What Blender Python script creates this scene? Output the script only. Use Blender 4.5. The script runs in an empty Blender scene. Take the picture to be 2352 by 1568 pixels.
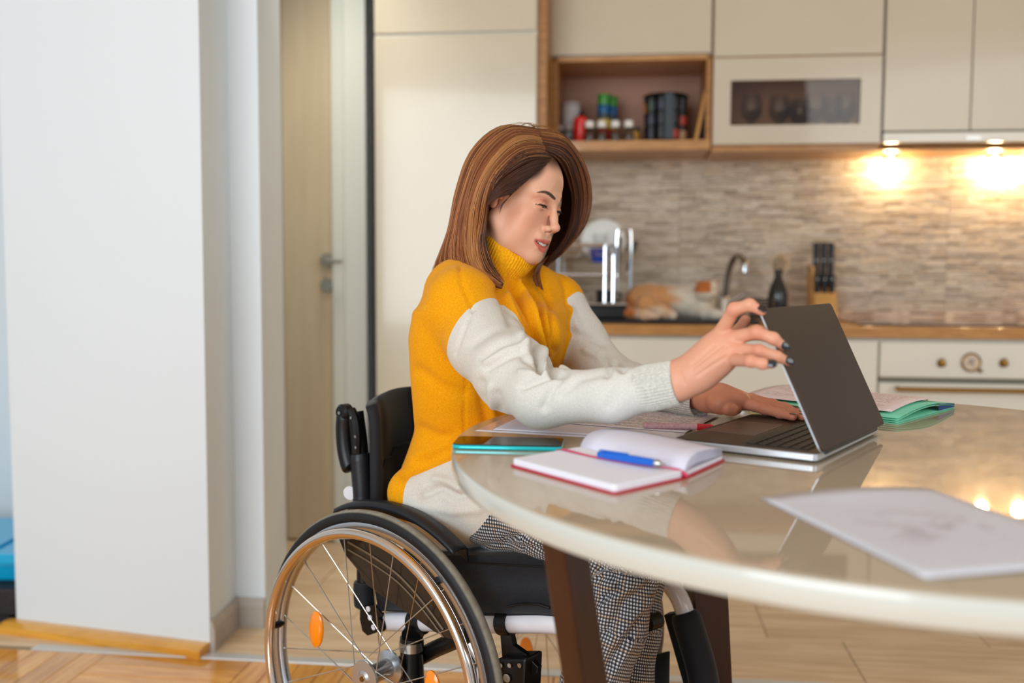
import bpy, math, random
import numpy as np
from mathutils import Matrix, Vector
random.seed(7); RNG = np.random.default_rng(7)
SC = bpy.context.scene; COL = SC.collection

# ------------------------------------------------------------------ camera, sky, lights, exposure
F_PX = 2287.0; TILT = math.radians(4.1); CAM_H = 1.03; ROLL = 0.004
cam_data = bpy.data.cameras.new('camera'); cam = bpy.data.objects.new('camera', cam_data); COL.objects.link(cam)
cam_data.sensor_width = 36.0; cam_data.lens = 36.0 * F_PX / 2352.0
cam_data.dof.use_dof = True; cam_data.dof.focus_distance = 1.69; cam_data.dof.aperture_fstop = 2.0
cam_data.dof.aperture_blades = 0
cam.matrix_world = (Matrix.Translation((0, 0, CAM_H)) @ Matrix.Rotation(math.pi / 2 - TILT, 4, 'X') @ Matrix.Rotation(ROLL, 4, 'Z'))
SC.camera = cam
SC.view_settings.view_transform = 'Standard'; SC.view_settings.look = 'None'
SC.view_settings.gamma = 1.0; SC.view_settings.use_curve_mapping = False
SC.view_settings.exposure = 0.0
SC.cycles.use_denoising = True
SC.cycles.max_bounces = 8; SC.cycles.diffuse_bounces = 4; SC.cycles.glossy_bounces = 4; SC.cycles.transmission_bounces = 8
SC.cycles.caustics_reflective = False; SC.cycles.caustics_refractive = False
SC.cycles.sample_clamp_indirect = 6.0

def lin(c):
    return tuple(((v / 255.0) / 12.92 if v / 255.0 <= 0.04045 else ((v / 255.0 + 0.055) / 1.055) ** 2.4) for v in c[:3]) + (1.0,)

world = bpy.data.worlds.new('daylight'); SC.world = world; world.use_nodes = True
bg = world.node_tree.nodes['Background']; bg.inputs['Color'].default_value = (0.82, 0.92, 1.0, 1); bg.inputs['Strength'].default_value = 0.64

def area(name, loc, target, sx, sy, power, col, spread=math.pi):
    l = bpy.data.lights.new(name, 'AREA'); l.shape = 'RECTANGLE'; l.size = sx; l.size_y = sy; l.energy = power; l.color = col; l.spread = spread
    o = bpy.data.objects.new(name, l); COL.objects.link(o); o.location = loc
    o.rotation_euler = (Vector(target) - Vector(loc)).to_track_quat('-Z', 'Y').to_euler(); return o
# daylight of the tall windows behind and to the left of the camera
area('window_daylight', (-1.7, -1.6, 1.55), (0.1, 2.2, 0.9), 2.2, 2.0, 98, (0.85, 0.935, 1.0))
# fill light added behind the camera on the right, warmer, lifts the right side
area('right_fill', (2.2, -1.0, 1.9), (0.6, 2.6, 0.8), 1.8, 1.4, 26, (0.95, 0.95, 0.95))

# unseen fill light added in the hall to brighten the door
area('hall_fill', (-0.62, 3.26, 2.45), (-0.70, 3.42, 0.0), 0.3, 0.3, 3.0, (1.0, 0.94, 0.85), spread=math.radians(80))

# ------------------------------------------------------------------ image pixels unprojected through the camera into the room (room coordinates: x right, y away, z up, metres)
CT, ST = math.cos(TILT), math.sin(TILT)
def ray(px, py):
    a = (px - 1176.0) / F_PX; b = -(py - 784.0) / F_PX
    x = a * math.cos(ROLL) - b * math.sin(ROLL); u = a * math.sin(ROLL) + b * math.cos(ROLL)
    return np.array([x, CT + u * ST, u * CT - ST])
C0 = np.array([0, 0, CAM_H])
def atd(px, py, d): return C0 + ray(px, py) * d
def atz(px, py, z): r = ray(px, py); return C0 + r * ((z - CAM_H) / r[2])
def atp(px, py, p, n):
    r = ray(px, py); n = np.asarray(n, float); return C0 + r * (np.dot(np.asarray(p, float) - C0, n) / np.dot(r, n))

# ------------------------------------------------------------------ materials
def nd(nt, t, **kw):
    n = nt.nodes.new(t)
    for k, v in kw.items(): setattr(n, k, v)
    return n
def mat(name, col, rough=0.5, metal=0.0, spec=0.5, col2=None, nscale=20.0, stretch=(1, 1, 1), mixpos=(0.35, 0.65), bump=0.0, bscale=60.0,
        bdist=0.002, coat=0.0, coat_rough=0.05, sheen=0.0, trans=0.0, ior=1.45, emit=None, estr=0.0, attr=None, sss=0.0, detail=6, alpha=None, rough2=None, obj_random=0.0):
    m = bpy.data.materials.new(name); m.use_nodes = True; nt = m.node_tree; b = nt.nodes['Principled BSDF']
    b.inputs['Base Color'].default_value = lin(col); b.inputs['Roughness'].default_value = rough; b.inputs['Metallic'].default_value = metal
    b.inputs['Specular IOR Level'].default_value = spec; b.inputs['Coat Weight'].default_value = coat; b.inputs['Coat Roughness'].default_value = coat_rough
    b.inputs['Sheen Weight'].default_value = sheen; b.inputs['Sheen Roughness'].default_value = 0.4
    b.inputs['Transmission Weight'].default_value = trans; b.inputs['IOR'].default_value = ior
    if sss: b.inputs['Subsurface Weight'].default_value = sss; b.inputs['Subsurface Radius'].default_value = (0.012, 0.005, 0.003); b.inputs['Subsurface Scale'].default_value = 0.6
    if emit is not None: b.inputs['Emission Color'].default_value = lin(emit); b.inputs['Emission Strength'].default_value = estr
    if alpha is not None: b.inputs['Alpha'].default_value = alpha
    tc = nd(nt, 'ShaderNodeTexCoord'); mp = nd(nt, 'ShaderNodeMapping'); mp.inputs['Scale'].default_value = stretch
    nt.links.new(tc.outputs['Object'], mp.inputs['Vector'])
    colout = None
    if attr:
        at = nd(nt, 'ShaderNodeAttribute', attribute_name=attr); colout = at.outputs['Color']
    if col2 is not None:
        n = nd(nt, 'ShaderNodeTexNoise'); n.inputs['Scale'].default_value = nscale; n.inputs['Detail'].default_value = detail; n.inputs['Roughness'].default_value = 0.6
        nt.links.new(mp.outputs['Vector'], n.inputs['Vector'])
        r = nd(nt, 'ShaderNodeMapRange'); r.inputs['From Min'].default_value = mixpos[0]; r.inputs['From Max'].default_value = mixpos[1]
        nt.links.new(n.outputs['Fac'], r.inputs['Value'])
        mx = nd(nt, 'ShaderNodeMix', data_type='RGBA'); nt.links.new(r.outputs['Result'], mx.inputs['Factor'])
        mx.inputs['A'].default_value = lin(col); mx.inputs['B'].default_value = lin(col2)
        if attr:
            mx.blend_type = 'MULTIPLY'; mx.inputs['B'].default_value = lin(col2); nt.links.new(colout, mx.inputs['A'])
        colout = mx.outputs['Result']
        if rough2 is not None:
            rr = nd(nt, 'ShaderNodeMapRange'); rr.inputs['From Min'].default_value = mixpos[0]; rr.inputs['From Max'].default_value = mixpos[1]
            rr.inputs['To Min'].default_value = rough; rr.inputs['To Max'].default_value = rough2
            nt.links.new(n.outputs['Fac'], rr.inputs['Value']); nt.links.new(rr.outputs['Result'], b.inputs['Roughness'])
    if obj_random and colout is not None:
        oi = nd(nt, 'ShaderNodeObjectInfo'); hs = nd(nt, 'ShaderNodeHueSaturation')
        r2 = nd(nt, 'ShaderNodeMapRange'); r2.inputs['To Min'].default_value = 1 - obj_random; r2.inputs['To Max'].default_value = 1 + obj_random
        nt.links.new(oi.outputs['Random'], r2.inputs['Value']); nt.links.new(r2.outputs['Result'], hs.inputs['Value'])
        nt.links.new(colout, hs.inputs['Color']); colout = hs.outputs['Color']
        # shift the grain from piece to piece
        ad = nd(nt, 'ShaderNodeVectorMath', operation='ADD'); sc = nd(nt, 'ShaderNodeVectorMath', operation='SCALE'); sc.inputs['Scale'].default_value = 37.0
        cx = nd(nt, 'ShaderNodeCombineXYZ')
        for i in range(3): nt.links.new(oi.outputs['Random'], cx.inputs[i])
        nt.links.new(cx.outputs['Vector'], sc.inputs[0]); nt.links.new(mp.outputs['Vector'], ad.inputs[0]); nt.links.new(sc.outputs['Vector'], ad.inputs[1])
        nt.links.new(ad.outputs['Vector'], n.inputs['Vector'])
    if colout is not None: nt.links.new(colout, b.inputs['Base Color'])
    if bump:
        n2 = nd(nt, 'ShaderNodeTexNoise'); n2.inputs['Scale'].default_value = bscale; n2.inputs['Detail'].default_value = 4
        nt.links.new(mp.outputs['Vector'], n2.inputs['Vector'])
        bp = nd(nt, 'ShaderNodeBump'); bp.inputs['Strength'].default_value = bump; bp.inputs['Distance'].default_value = bdist
        nt.links.new(n2.outputs['Fac'], bp.inputs['Height']); nt.links.new(bp.outputs['Normal'], b.inputs['Normal'])
    return m

# ------------------------------------------------------------------ mesh building
def nrm(v): v = np.asarray(v, float); return v / (np.linalg.norm(v) + 1e-12)
def root_matrix(o):
    return o['_m'] if False else o.matrix_basis
class MB:
    def __init__(s): s.v = []; s.f = []
    def add(s, V, Fc):
        o = len(s.v); s.v.extend([tuple(map(float, p)) for p in V]); s.f.extend([tuple(i + o for i in f) for f in Fc]); return s
    def hexa(s, p):   # p: 8 points, bottom 0-3 ccw, top 4-7
        return s.add(p, [(3, 2, 1, 0), (4, 5, 6, 7), (0, 1, 5, 4), (1, 2, 6, 5), (2, 3, 7, 6), (3, 0, 4, 7)])
    def box(s, lo, hi, fr=None):
        x0, y0, z0 = lo; x1, y1, z1 = hi
        p = [(x0, y0, z0), (x1, y0, z0), (x1, y1, z0), (x0, y1, z0), (x0, y0, z1), (x1, y0, z1), (x1, y1, z1), (x0, y1, z1)]
        if fr: p = [fr(*q) for q in p]
        return s.hexa(p)
    def tube(s, pts, r, n=12, cap=True, closed=False, up=None, sy=1.0):
        pts = [np.asarray(p, float) for p in pts]; k = len(pts)
        rs = list(r) if hasattr(r, '__len__') else [r] * k
        tang = []
        for i in range(k):
            a = pts[(i - 1) % k] if (closed or i > 0) else pts[0]; b = pts[(i + 1) % k] if (closed or i < k - 1) else pts[-1]
            tang.append(nrm(b - a))
        u = nrm(np.cross(tang[0], up if up is not None else ((0, 0, 1) if abs(tang[0][2]) < 0.9 else (1, 0, 0))))
        V = []
        for i in range(k):
            u = nrm(u - tang[i] * np.dot(u, tang[i])); w = np.cross(tang[i], u)
            for j in range(n):
                a = 2 * math.pi * j / n; V.append(pts[i] + (u * math.cos(a) + w * math.sin(a) * sy) * rs[i])
        Fc = []
        for i in range(k if closed else k - 1):
            i2 = (i + 1) % k
            for j in range(n): j2 = (j + 1) % n; Fc.append((i * n + j, i * n + j2, i2 * n + j2, i2 * n + j))
        if cap and not closed: Fc.append(tuple(range(n - 1, -1, -1))); Fc.append(tuple((k - 1) * n + j for j in range(n)))
        return s.add(V, Fc)
    def lathe(s, prof, n=24, c=(0, 0, 0), axis=(0, 0, 1), xdir=None, sx=1.0, sy=1.0):
        a = nrm(axis); xd = nrm(np.cross(a, (0, 0, 1) if abs(a[2]) < 0.9 else (1, 0, 0))) if xdir is None else nrm(xdir); yd = np.cross(a, xd)
        V = []; k = len(prof); c = np.asarray(c, float)
        for r, z in prof:
            for j in range(n):
                t = 2 * math.pi * j / n; V.append(c + a * z + xd * r * sx * math.cos(t) + yd * r * sy * math.sin(t))
        Fc = [(i * n + j, i * n + (j + 1) % n, (i + 1) * n + (j + 1) % n, (i + 1) * n + j) for i in range(k - 1) for j in range(n)]
        Fc.append(tuple(range(n - 1, -1, -1))); Fc.append(tuple((k - 1) * n + j for j in range(n)))
        return s.add(V, Fc)
    def prism(s, poly, fr, t0, t1):   # poly 2-d, fr(a,b,t)->world
        n = len(poly); V = [fr(a, b, t0) for a, b in poly] + [fr(a, b, t1) for a, b in poly]
        Fc = [tuple(range(n - 1, -1, -1)), tuple(range(n, 2 * n))] + [(i, (i + 1) % n, n + (i + 1) % n, n + i) for i in range(n)]
        return s.add(V, Fc)
    def grid(s, G, closed_u=False, closed_v=False):
        G = np.asarray(G, float); a, b = G.shape[:2]; V = G.reshape(-1, 3)
        Fc = [(i * b + j, i * b + (j + 1) % b, ((i + 1) % a) * b + (j + 1) % b, ((i + 1) % a) * b + j)
              for i in range(a if closed_u else a - 1) for j in range(b if closed_v else b - 1)]
        return s.add(V, Fc)
    def build(s, name, m, parent=None, smooth=True, angle=35, bevel=0.0, segs=2, thick=0.0, origin=None, local=False, subd=0):
        V = np.array(s.v, float).reshape(-1, 3)
        me = bpy.data.meshes.new(name)
        loc = Vector((0, 0, 0))
        if parent is not None and not local:
            Mi = np.array(world_of(parent).inverted()); V = V @ Mi[:3, :3].T + Mi[:3, 3]
        elif parent is None and not local:
            if origin is None:
                lo, hi = V.min(0), V.max(0); origin = ((lo[0] + hi[0]) / 2, (lo[1] + hi[1]) / 2, lo[2])
            V = V - np.array(origin, float); loc = Vector([float(q) for q in origin])
        me.from_pydata([tuple(p) for p in V], [], s.f); me.update()
        fix_normals(me)
        o = bpy.data.objects.new(name, me); COL.objects.link(o); o.parent = parent; o.location = loc
        if m is not None: me.materials.append(m)
        if smooth: smooth_mesh(me, angle)
        if bevel: b = o.modifiers.new('bevel', 'BEVEL'); b.width = bevel; b.segments = segs; b.limit_method = 'ANGLE'; b.angle_limit = math.radians(40)
        if thick: t = o.modifiers.new('solid', 'SOLIDIFY'); t.thickness = thick; t.offset = 0
        if subd: t = o.modifiers.new('sub', 'SUBSURF'); t.levels = subd; t.render_levels = subd
        return o
def fix_normals(me):
    import bmesh
    b = bmesh.new(); b.from_mesh(me); bmesh.ops.recalc_face_normals(b, faces=b.faces); b.to_mesh(me); b.free()
def smooth_mesh(me, angle=35):
    me.polygons.foreach_set('use_smooth', [True] * len(me.polygons))
    if angle < 180: me.set_sharp_from_angle(angle=math.radians(angle))
def world_of(o):
    m = o.matrix_basis.copy(); p = o.parent
    while p is not None: m = p.matrix_basis @ m; p = p.parent
    return m
def tag(o, label=None, cat=None, group=None, kind=None):
    if label: o['label'] = label
    if cat: o['category'] = cat
    if group: o['group'] = group
    if kind: o['kind'] = kind
    return o
def thing(name, label, cat, loc=(0, 0, 0), rotz=0.0, group=None):
    o = bpy.data.objects.new(name, None); COL.objects.link(o); o.empty_display_size = 0.05
    o.location = [float(q) for q in loc]; o.rotation_euler = (0, 0, rotz); return tag(o, label, cat, group)
def struct(o): o['kind'] = 'structure'; return o
def copy_tree(o, parent=None):
    c = o.copy(); COL.objects.link(c)
    if parent is not None: c.parent = parent
    for ch in [x for x in COL.objects if x.parent == o]: copy_tree(ch, c)
    return c
def spline(pts, n=8):
    P = [np.asarray(p, float) for p in pts]; P = [2 * P[0] - P[1]] + P + [2 * P[-1] - P[-2]]; out = []
    for i in range(1, len(P) - 2):
        for k in range(n):
            t = k / n; a, b, c, d = P[i - 1], P[i], P[i + 1], P[i + 2]
            out.append(0.5 * ((2 * b) + (-a + c) * t + (2 * a - 5 * b + 4 * c - d) * t * t + (-a + 3 * b - 3 * c + d) * t ** 3))
    out.append(P[-2]); return out
def round_poly(poly, r, n=5):
    out = []; k = len(poly)
    for i in range(k):
        p = np.array(poly[i], float); a = np.array(poly[i - 1], float); b = np.array(poly[(i + 1) % k], float)
        da = nrm(a - p); db = nrm(b - p); rr = min(r, np.linalg.norm(a - p) * .45, np.linalg.norm(b - p) * .45)
        for j in range(n + 1):
            t = j / n; q = (1 - t) ** 2 * (p + da * rr) + 2 * t * (1 - t) * p + t * t * (p + db * rr); out.append(tuple(q))
    return out
# ------------------------------------------------------------------ kitchen frame: u along the units, v into the wall, z up
YAW = math.radians(6.5); E1 = np.array([math.cos(YAW), -math.sin(YAW), 0]); E2 = np.array([math.sin(YAW), math.cos(YAW), 0])
KO = atd(1046, 500, 3.45); KO[2] = 0
def K(u, v, z): return KO + E1 * u + E2 * v + np.array([0, 0, z])
def kuz(px, py, v=0.0):
    q = atp(px, py, KO + E2 * v, E2) - KO; return float(np.dot(q, E1)), float(q[2])
def ku(px, py, v=0.0): return kuz(px, py, v)[0]
def kz(px, py, v=0.0): return kuz(px, py, v)[1]
def kbox(mb, u0, u1, v0, v1, z0, z1): return mb.box((u0, v0, z0), (u1, v1, z1), K)

M_wall = mat('white_paint', (226, 236, 242), 0.6, bump=0.15, bscale=300, bdist=0.0005)
M_ceil = mat('ceiling_paint', (236, 234, 228), 0.8)
M_cream = mat('cream_gloss', (208, 198, 176), 0.16, spec=0.5, coat=0.3, coat_rough=0.05, col2=(203, 192, 169), nscale=1.5)
M_cream2 = mat('cream_satin', (236, 233, 220), 0.25, coat=0.2, coat_rough=0.08)
M_oak = mat('oak', (180, 128, 66), 0.42, col2=(146, 98, 46), nscale=9, stretch=(2, 2, 14), bump=0.08, bscale=30)
M_oakh = mat('oak_worktop', (200, 148, 84), 0.35, col2=(172, 120, 62), nscale=6, stretch=(1.2, 16, 16), coat=0.2)
M_dark = mat('black_gap', (14, 15, 14), 0.6)
M_door = mat('door_beige', (216, 200, 170), 0.45, col2=(208, 190, 160), nscale=3, stretch=(8, 8, 0.6))
M_frame = mat('door_casing', (228, 230, 222), 0.4)
M_tile = mat('wood_look_tile', (232, 206, 172), 0.32, col2=(206, 174, 136), nscale=4.5, stretch=(0.7, 9, 1), bump=0.05, bscale=20, rough2=0.45, obj_random=0.05)
M_tileg = mat('grey_skirting_tile', (190, 182, 172), 0.5, col2=(170, 160, 150), nscale=8)
M_grout = mat('grout', (166, 146, 120), 0.85)
M_parq = mat('oak_parquet', (240, 174, 78), 0.12, col2=(206, 134, 46), nscale=5, stretch=(1.2, 12, 4), coat=0.6, coat_rough=0.04, obj_random=0.16)
M_skirt = mat('varnished_skirting', (236, 172, 66), 0.15, col2=(214, 146, 46), nscale=5, stretch=(1, 1, 8), coat=0.5)
M_steel = mat('brushed_steel', (180, 180, 176), 0.28, metal=1.0)
M_chrome = mat('chrome', (225, 228, 232), 0.06, metal=1.0)
M_brass = mat('antique_brass', (150, 112, 52), 0.35, metal=1.0)
M_black = mat('black_plastic', (18, 19, 21), 0.35)
M_threshold = mat('threshold_strip', (205, 206, 204), 0.35, metal=0.3)

# ---- room shell
Z_C = 2.62
def quad_prism(name, pts, z0, z1, m, **kw):
    mb = MB(); mb.prism([(p[0], p[1]) for p in pts], lambda a, b, t: np.array([a, b, t]), z0, z1); return mb.build(name, m, smooth=False, **kw)
sub = quad_prism('floor', [(-4, -2.6), (4, -2.6), (4, 5.2), (-4, 5.2)], -0.08, -0.012, M_grout); struct(sub)
struct(quad_prism('ceiling', [(-4, -0.6), (4, -0.6), (4, 5.2), (-4, 5.2)], Z_C, Z_C + 0.1, M_ceil))

# ---- wood-look floor tiles (each a part of the floor); rows run along u, 30 x 60 cm, third bond
vs0 = np.dot(np.array([0.131, 2.493, 0]) - KO, E2)       # threshold line between parquet and tiles
TW, TL = 0.30, 0.60
tile_me = None; cnt = 0
def floor_piece(name, m, cu, cv, lu, lv, rot, me_cache, depth=0.011):
    key = (round(lu, 4), round(lv, 4), name)
    if key not in me_cache:
        mb = MB(); g = 0.0012; mb.box((-lu / 2 + g, -lv / 2 + g, -depth), (lu / 2 - g, lv / 2 - g, 0))
        o = mb.build(name, m, None, smooth=False, local=True); me_cache[key] = o.data
        b = o.modifiers.new('bevel', 'BEVEL'); b.width = 0.0008; b.segments = 1
    else:
        o = bpy.data.objects.new(name, me_cache[key]); COL.objects.link(o)
        b = o.modifiers.new('bevel', 'BEVEL'); b.width = 0.0008; b.segments = 1
    p = K(cu, cv, 0); o.location = p - np.array(sub.location); o.rotation_euler = (0, 0, -YAW + rot); o.parent = sub
    return o
cache = {}
u_ref = np.dot(np.array([0.921, 2.673, 0]) - KO, E1); u_ref2 = np.dot(np.array([0.724, 2.736, 0]) - KO, E1)
for r in range(0, 6):
    v = vs0 + 0.012 + TW * (r + 0.5)
    if v - TW / 2 > 0.62: break
    off = u_ref if r % 3 == 0 else (u_ref2 if r % 3 == 1 else (u_ref + 0.2))
    for k in range(-5, 5):
        cu = off + TL * (k + 0.5)
        if -1.25 < cu < 2.9: floor_piece('floor_tile', M_tile, cu, v, TL, TW, 0, cache)
# threshold strip
mb = MB(); kbox(mb, -1.0, 3.0, vs0 - 0.028, vs0 + 0.010, -0.011, 0.003); o = mb.build('threshold_strip', M_threshold, None, bevel=0.002, smooth=False); o.parent = sub; o.location = Vector(o.location) - Vector(sub.location)
# oak parquet, short staves in a basket pattern
PL, PW = 0.40, 0.0655; n_s = 6; cell = PL
for i in range(-6, 7):
    for j in range(-4, 1):
        cu, cv = -0.78 + cell * (i + 0.5), vs0 - 0.028 + cell * (j - 0.5)
        wp = K(cu, cv, 0)
        if wp[1] < 1.25 or wp[0] > 0.75 or wp[0] < -2.2: continue
        for k in range(n_s):
            t = (k + 0.5 - n_s / 2) * (cell / n_s)
            if (i + j) % 2 == 0: floor_piece('parquet_stave', M_parq, cu, cv + t, PL, cell / n_s, 0, cache)
            else: floor_piece('parquet_stave', M_parq, cu + t, cv, PL, cell / n_s, math.pi / 2, cache)
# parquet nearer than the frame shows
mb = MB(); mb.box((-4, -2.6, -0.011), (4, 1.2, -0.002)); o = mb.build('parquet_field', M_parq, None, smooth=False); o.parent = sub; o.location = Vector(o.location) - Vector(sub.location)
mb = MB(); mb.box((0.95, 1.2, -0.011), (4, 2.0, -0.002)); o = mb.build('parquet_field', M_parq, None, smooth=False); o.parent = sub; o.location = Vector(o.location) - Vector(sub.location)

# ---- white wall on the left, with its return and the niche towards the door
A = (-1.417, 2.79); B = (-0.810, 2.615); Cc = (-0.796, 2.82)
D = atp(604, 1000, (Cc[0], Cc[1], 0), E2)[:2]; E_ = (D[0] - 0.02, D[1] + 0.55)
w = quad_prism('wall_left', [A, B, Cc, (D[0], D[1]), (D[0] + .005, D[1] + 0.25), (-0.9, D[1] + 0.9), (A[0], 4.4)], 0, Z_C, M_wall); struct(w)
struct(quad_prism('wall_far_left', [(-3.9, 3.62), (-1.3, 3.45), (-1.3, 3.6), (-3.9, 3.8)], 0, Z_C, M_wall))
# skirting boards
def skirt(name, p, q, off, h, m, t=0.014):
    p = np.array(p); q = np.array(q); d = nrm(q - p); n = np.array([d[1], -d[0]]) * off
    mb = MB(); prof = [(0, 0), (t, 0), (t, h * 0.75), (t * 0.5, h), (0, h)]
    V = [];
    for e in (p, q):
        for a, b in prof: V.append((e[0] + n[0] * a, e[1] + n[1] * a, b))
    mb.add(V, [(0, 1, 6, 5), (1, 2, 7, 6), (2, 3, 8, 7), (3, 4, 9, 8), (4, 0, 5, 9), (4, 3, 2, 1, 0), (5, 6, 7, 8, 9)])
    return struct(mb.build(name, m, None, smooth=False))
skirt('baseboard_left', (A[0] - 0.02, A[1] + 0.005), (B[0] + 0.0, B[1]), 1, 0.028, M_skirt, t=0.05)
skirt('baseboard_return', B, Cc, 1, 0.085, M_tileg)
skirt('baseboard_niche', Cc, (D[0], D[1]), 1, 0.085, M_tileg)

# ---- wall with the door, and the kitchen wall
v_door = 0.16; uT0_ = ku(849, 500)
u_casl = ku(622, 700, v_door); u_casr = ku(647, 700, v_door)
u_l1 = ku(762, 700, v_door); u_fr = ku(846, 700, v_door)
mb = MB(); kbox(mb, u_casl - 1.0, uT0_ - 0.012, v_door + 0.10, v_door + 0.2, 0, Z_C); struct(mb.build('wall_hall', M_wall, smooth=False))
mb = MB(); kbox(mb, ku(858, 500) - 0.0, 3.2, 0.60, 0.72, 0, Z_C); struct(mb.build('wall_kitchen', M_wall, smooth=False))
mb = MB(); mb.box((3.0, 0.6, 0), (3.1, 5.0, Z_C)); struct(mb.build('wall_right', M_wall, smooth=False))
mb = MB(); kbox(mb, u_casl, u_casr, v_door - 0.03, v_door + 0.1, 0, 2.16); struct(mb.build('trim_1', M_wall, bevel=0.004, smooth=False))
dr = struct(thing('door_1', None, None, K(u_casr, v_door, 0)))
mb = MB(); kbox(mb, u_casr + 0.002, u_l1, v_door + 0.02, v_door + 0.06, 0.008, 2.10); mb.build('door_leaf', M_door, dr, bevel=0.003, smooth=False)
mb = MB(); kbox(mb, u_l1 + .003, u_l1 + 0.055, v_door + 0.0, v_door + 0.1, 0.0, 2.16); kbox(mb, u_l1 + 0.055, u_fr, v_door - 0.02, v_door + 0.1, 0, 2.16)
kbox(mb, u_casr, u_fr, v_door - 0.02, v_door + 0.1, 2.11, 2.19); mb.build('door_frame', M_frame, dr, bevel=0.004, smooth=False)
hu, hz = kuz(751, 598, v_door + 0.02); h2 = kz(751, 655, v_door + 0.02)
hd = MB(); hd.lathe([(0.001, 0), (0.024, 0), (0.026, 0.004), (0.024, 0.010), (0.001, 0.010)], 20, K(hu, v_door + 0.02, hz), -E2)
hd.tube(spline([K(hu, v_door + 0.02, hz), K(hu, v_door - 0.035, hz), K(hu + 0.012, v_door - 0.045, hz), K(hu + 0.075, v_door - 0.043, hz - .004)], 5), 0.008, 10)
hdo = hd.build('door_handle', M_steel, dr)
mb = MB(); mb.lathe([(0.001, 0), (0.024, 0), (0.026, 0.004), (0.024, 0.010), (0.001, 0.010)], 20, K(hu, v_door + 0.02, h2), -E2); mb.build('keyhole_plate', M_steel, dr)

# ---- blue box on a black stand, far left
bx = thing('storage_box', 'bright blue plastic storage box on a black stand at the left edge', 'box', (-1.78, 3.02, 0))
M_blue = mat('blue_plastic', (8, 168, 222), 0.25, coat=0.3, col2=(20, 178, 228), nscale=3)
bq = atz(33, 1345, 0); 
by = 2.93
zt_, zb_ = atp(10, 1195, (0, by + .30, 0), (0, 1, 0))[2], atp(33, 1338, (0, by - .06, 0), (0, 1, 0))[2]
zb2 = zb_
mb = MB(); mb.add([(-2.0, by - .05, zb2), (-1.43, by - .05, zb2), (-1.43, by + .3, zb2), (-2.0, by + .3, zb2), (-2.02, by - .07, zt_ - .03), (-1.425, by - .07, zt_ - .03), (-1.425, by + .32, zt_ - .03), (-2.02, by + .32, zt_ - .03)],
    [(3, 2, 1, 0), (4, 5, 6, 7), (0, 1, 5, 4), (1, 2, 6, 5), (2, 3, 7, 6), (3, 0, 4, 7)]); mb.build('box_body', M_blue, bx, bevel=0.012, smooth=False)
mb = MB(); mb.box((-2.04, by - .09, zt_ - .03), (-1.422, by + .34, zt_)); mb.box((-1.98, by - .03, zt_), (-1.52, by + .28, zt_ + .008)); mb.build('box_lid', M_blue, bx, bevel=0.008, smooth=False)
st = thing('stand', 'black speckled stand under the blue box at the left edge', 'stand', (-1.75, by, 0))
M_bsp = mat('black_speckled', (22, 18, 20), 0.55, col2=(52, 42, 44), nscale=160)
mb = MB(); mb.box((-2.1, by - .12, 0.03), (-1.425, by + .36, zb2)); mb.build('stand_body', M_bsp, st, bevel=0.005, smooth=False)
for sx in (-2.06, -1.52):
    for sy in (by - .08, by + .3): mb = MB(); mb.box((sx, sy, 0), (sx + .05, sy + .04, 0.03)); mb.build('foot', M_bsp, st, smooth=False)

# ------------------------------------------------------------------ kitchen units
GAPM = mat('joint_shadow_grey', (120, 118, 105), 0.5)
uT0, uT1 = ku(860, 300), ku(1232, 300)
zgap = kz(1046, 76)
tall = thing('tall_cabinet', 'tall cream fridge housing cabinet beside the door, behind the woman', 'cabinet', K((uT0 + uT1) / 2, 0.3, 0))
mb = MB(); kbox(mb, uT0, uT1, 0.02, 0.585, 0.10, 2.45); mb.build('body', M_cream2, tall, smooth=False)
mb = MB(); kbox(mb, uT0 + .0015, uT1 - .0015, 0, 0.02, 0.105, zgap - 0.0045); mb.build('door', M_cream, tall, bevel=0.002, smooth=False)
mb = MB(); kbox(mb, uT0 + .0015, uT1 - .0015, 0, 0.02, zgap + 0.0045, 2.445); mb.build('door', M_cream, tall, bevel=0.002, smooth=False)
mb = MB(); kbox(mb, uT0, uT1, 0.05, 0.5, 0, 0.10); mb.build('plinth', M_cream2, tall, smooth=False)
# black strip in the gap beside the tall cabinet, shade put into its colour
mb = MB(); kbox(mb, ku(849, 500), uT0, 0.03, 0.58, 0, 2.45); tag(mb.build('gap_shade_strip', M_dark, smooth=False), 'narrow black strip standing for the dark gap left of the tall cream cabinet', 'panel')

VU = 0.25      # front plane of the wall units
zu_top = 2.45
uW0, uW1 = ku(1236, 200, 0.03), ku(1258, 200, 0.03)
zsh0 = kz(1446, 345, VU); 
mb = MB(); kbox(mb, uT1, uT1 + 0.032, 0.03, 0.60, zsh0, zu_top); tag(mb.build('side_panel', M_oak, bevel=0.001, smooth=False), 'upright oak side panel between tall cabinet and open shelf', 'panel')
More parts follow.
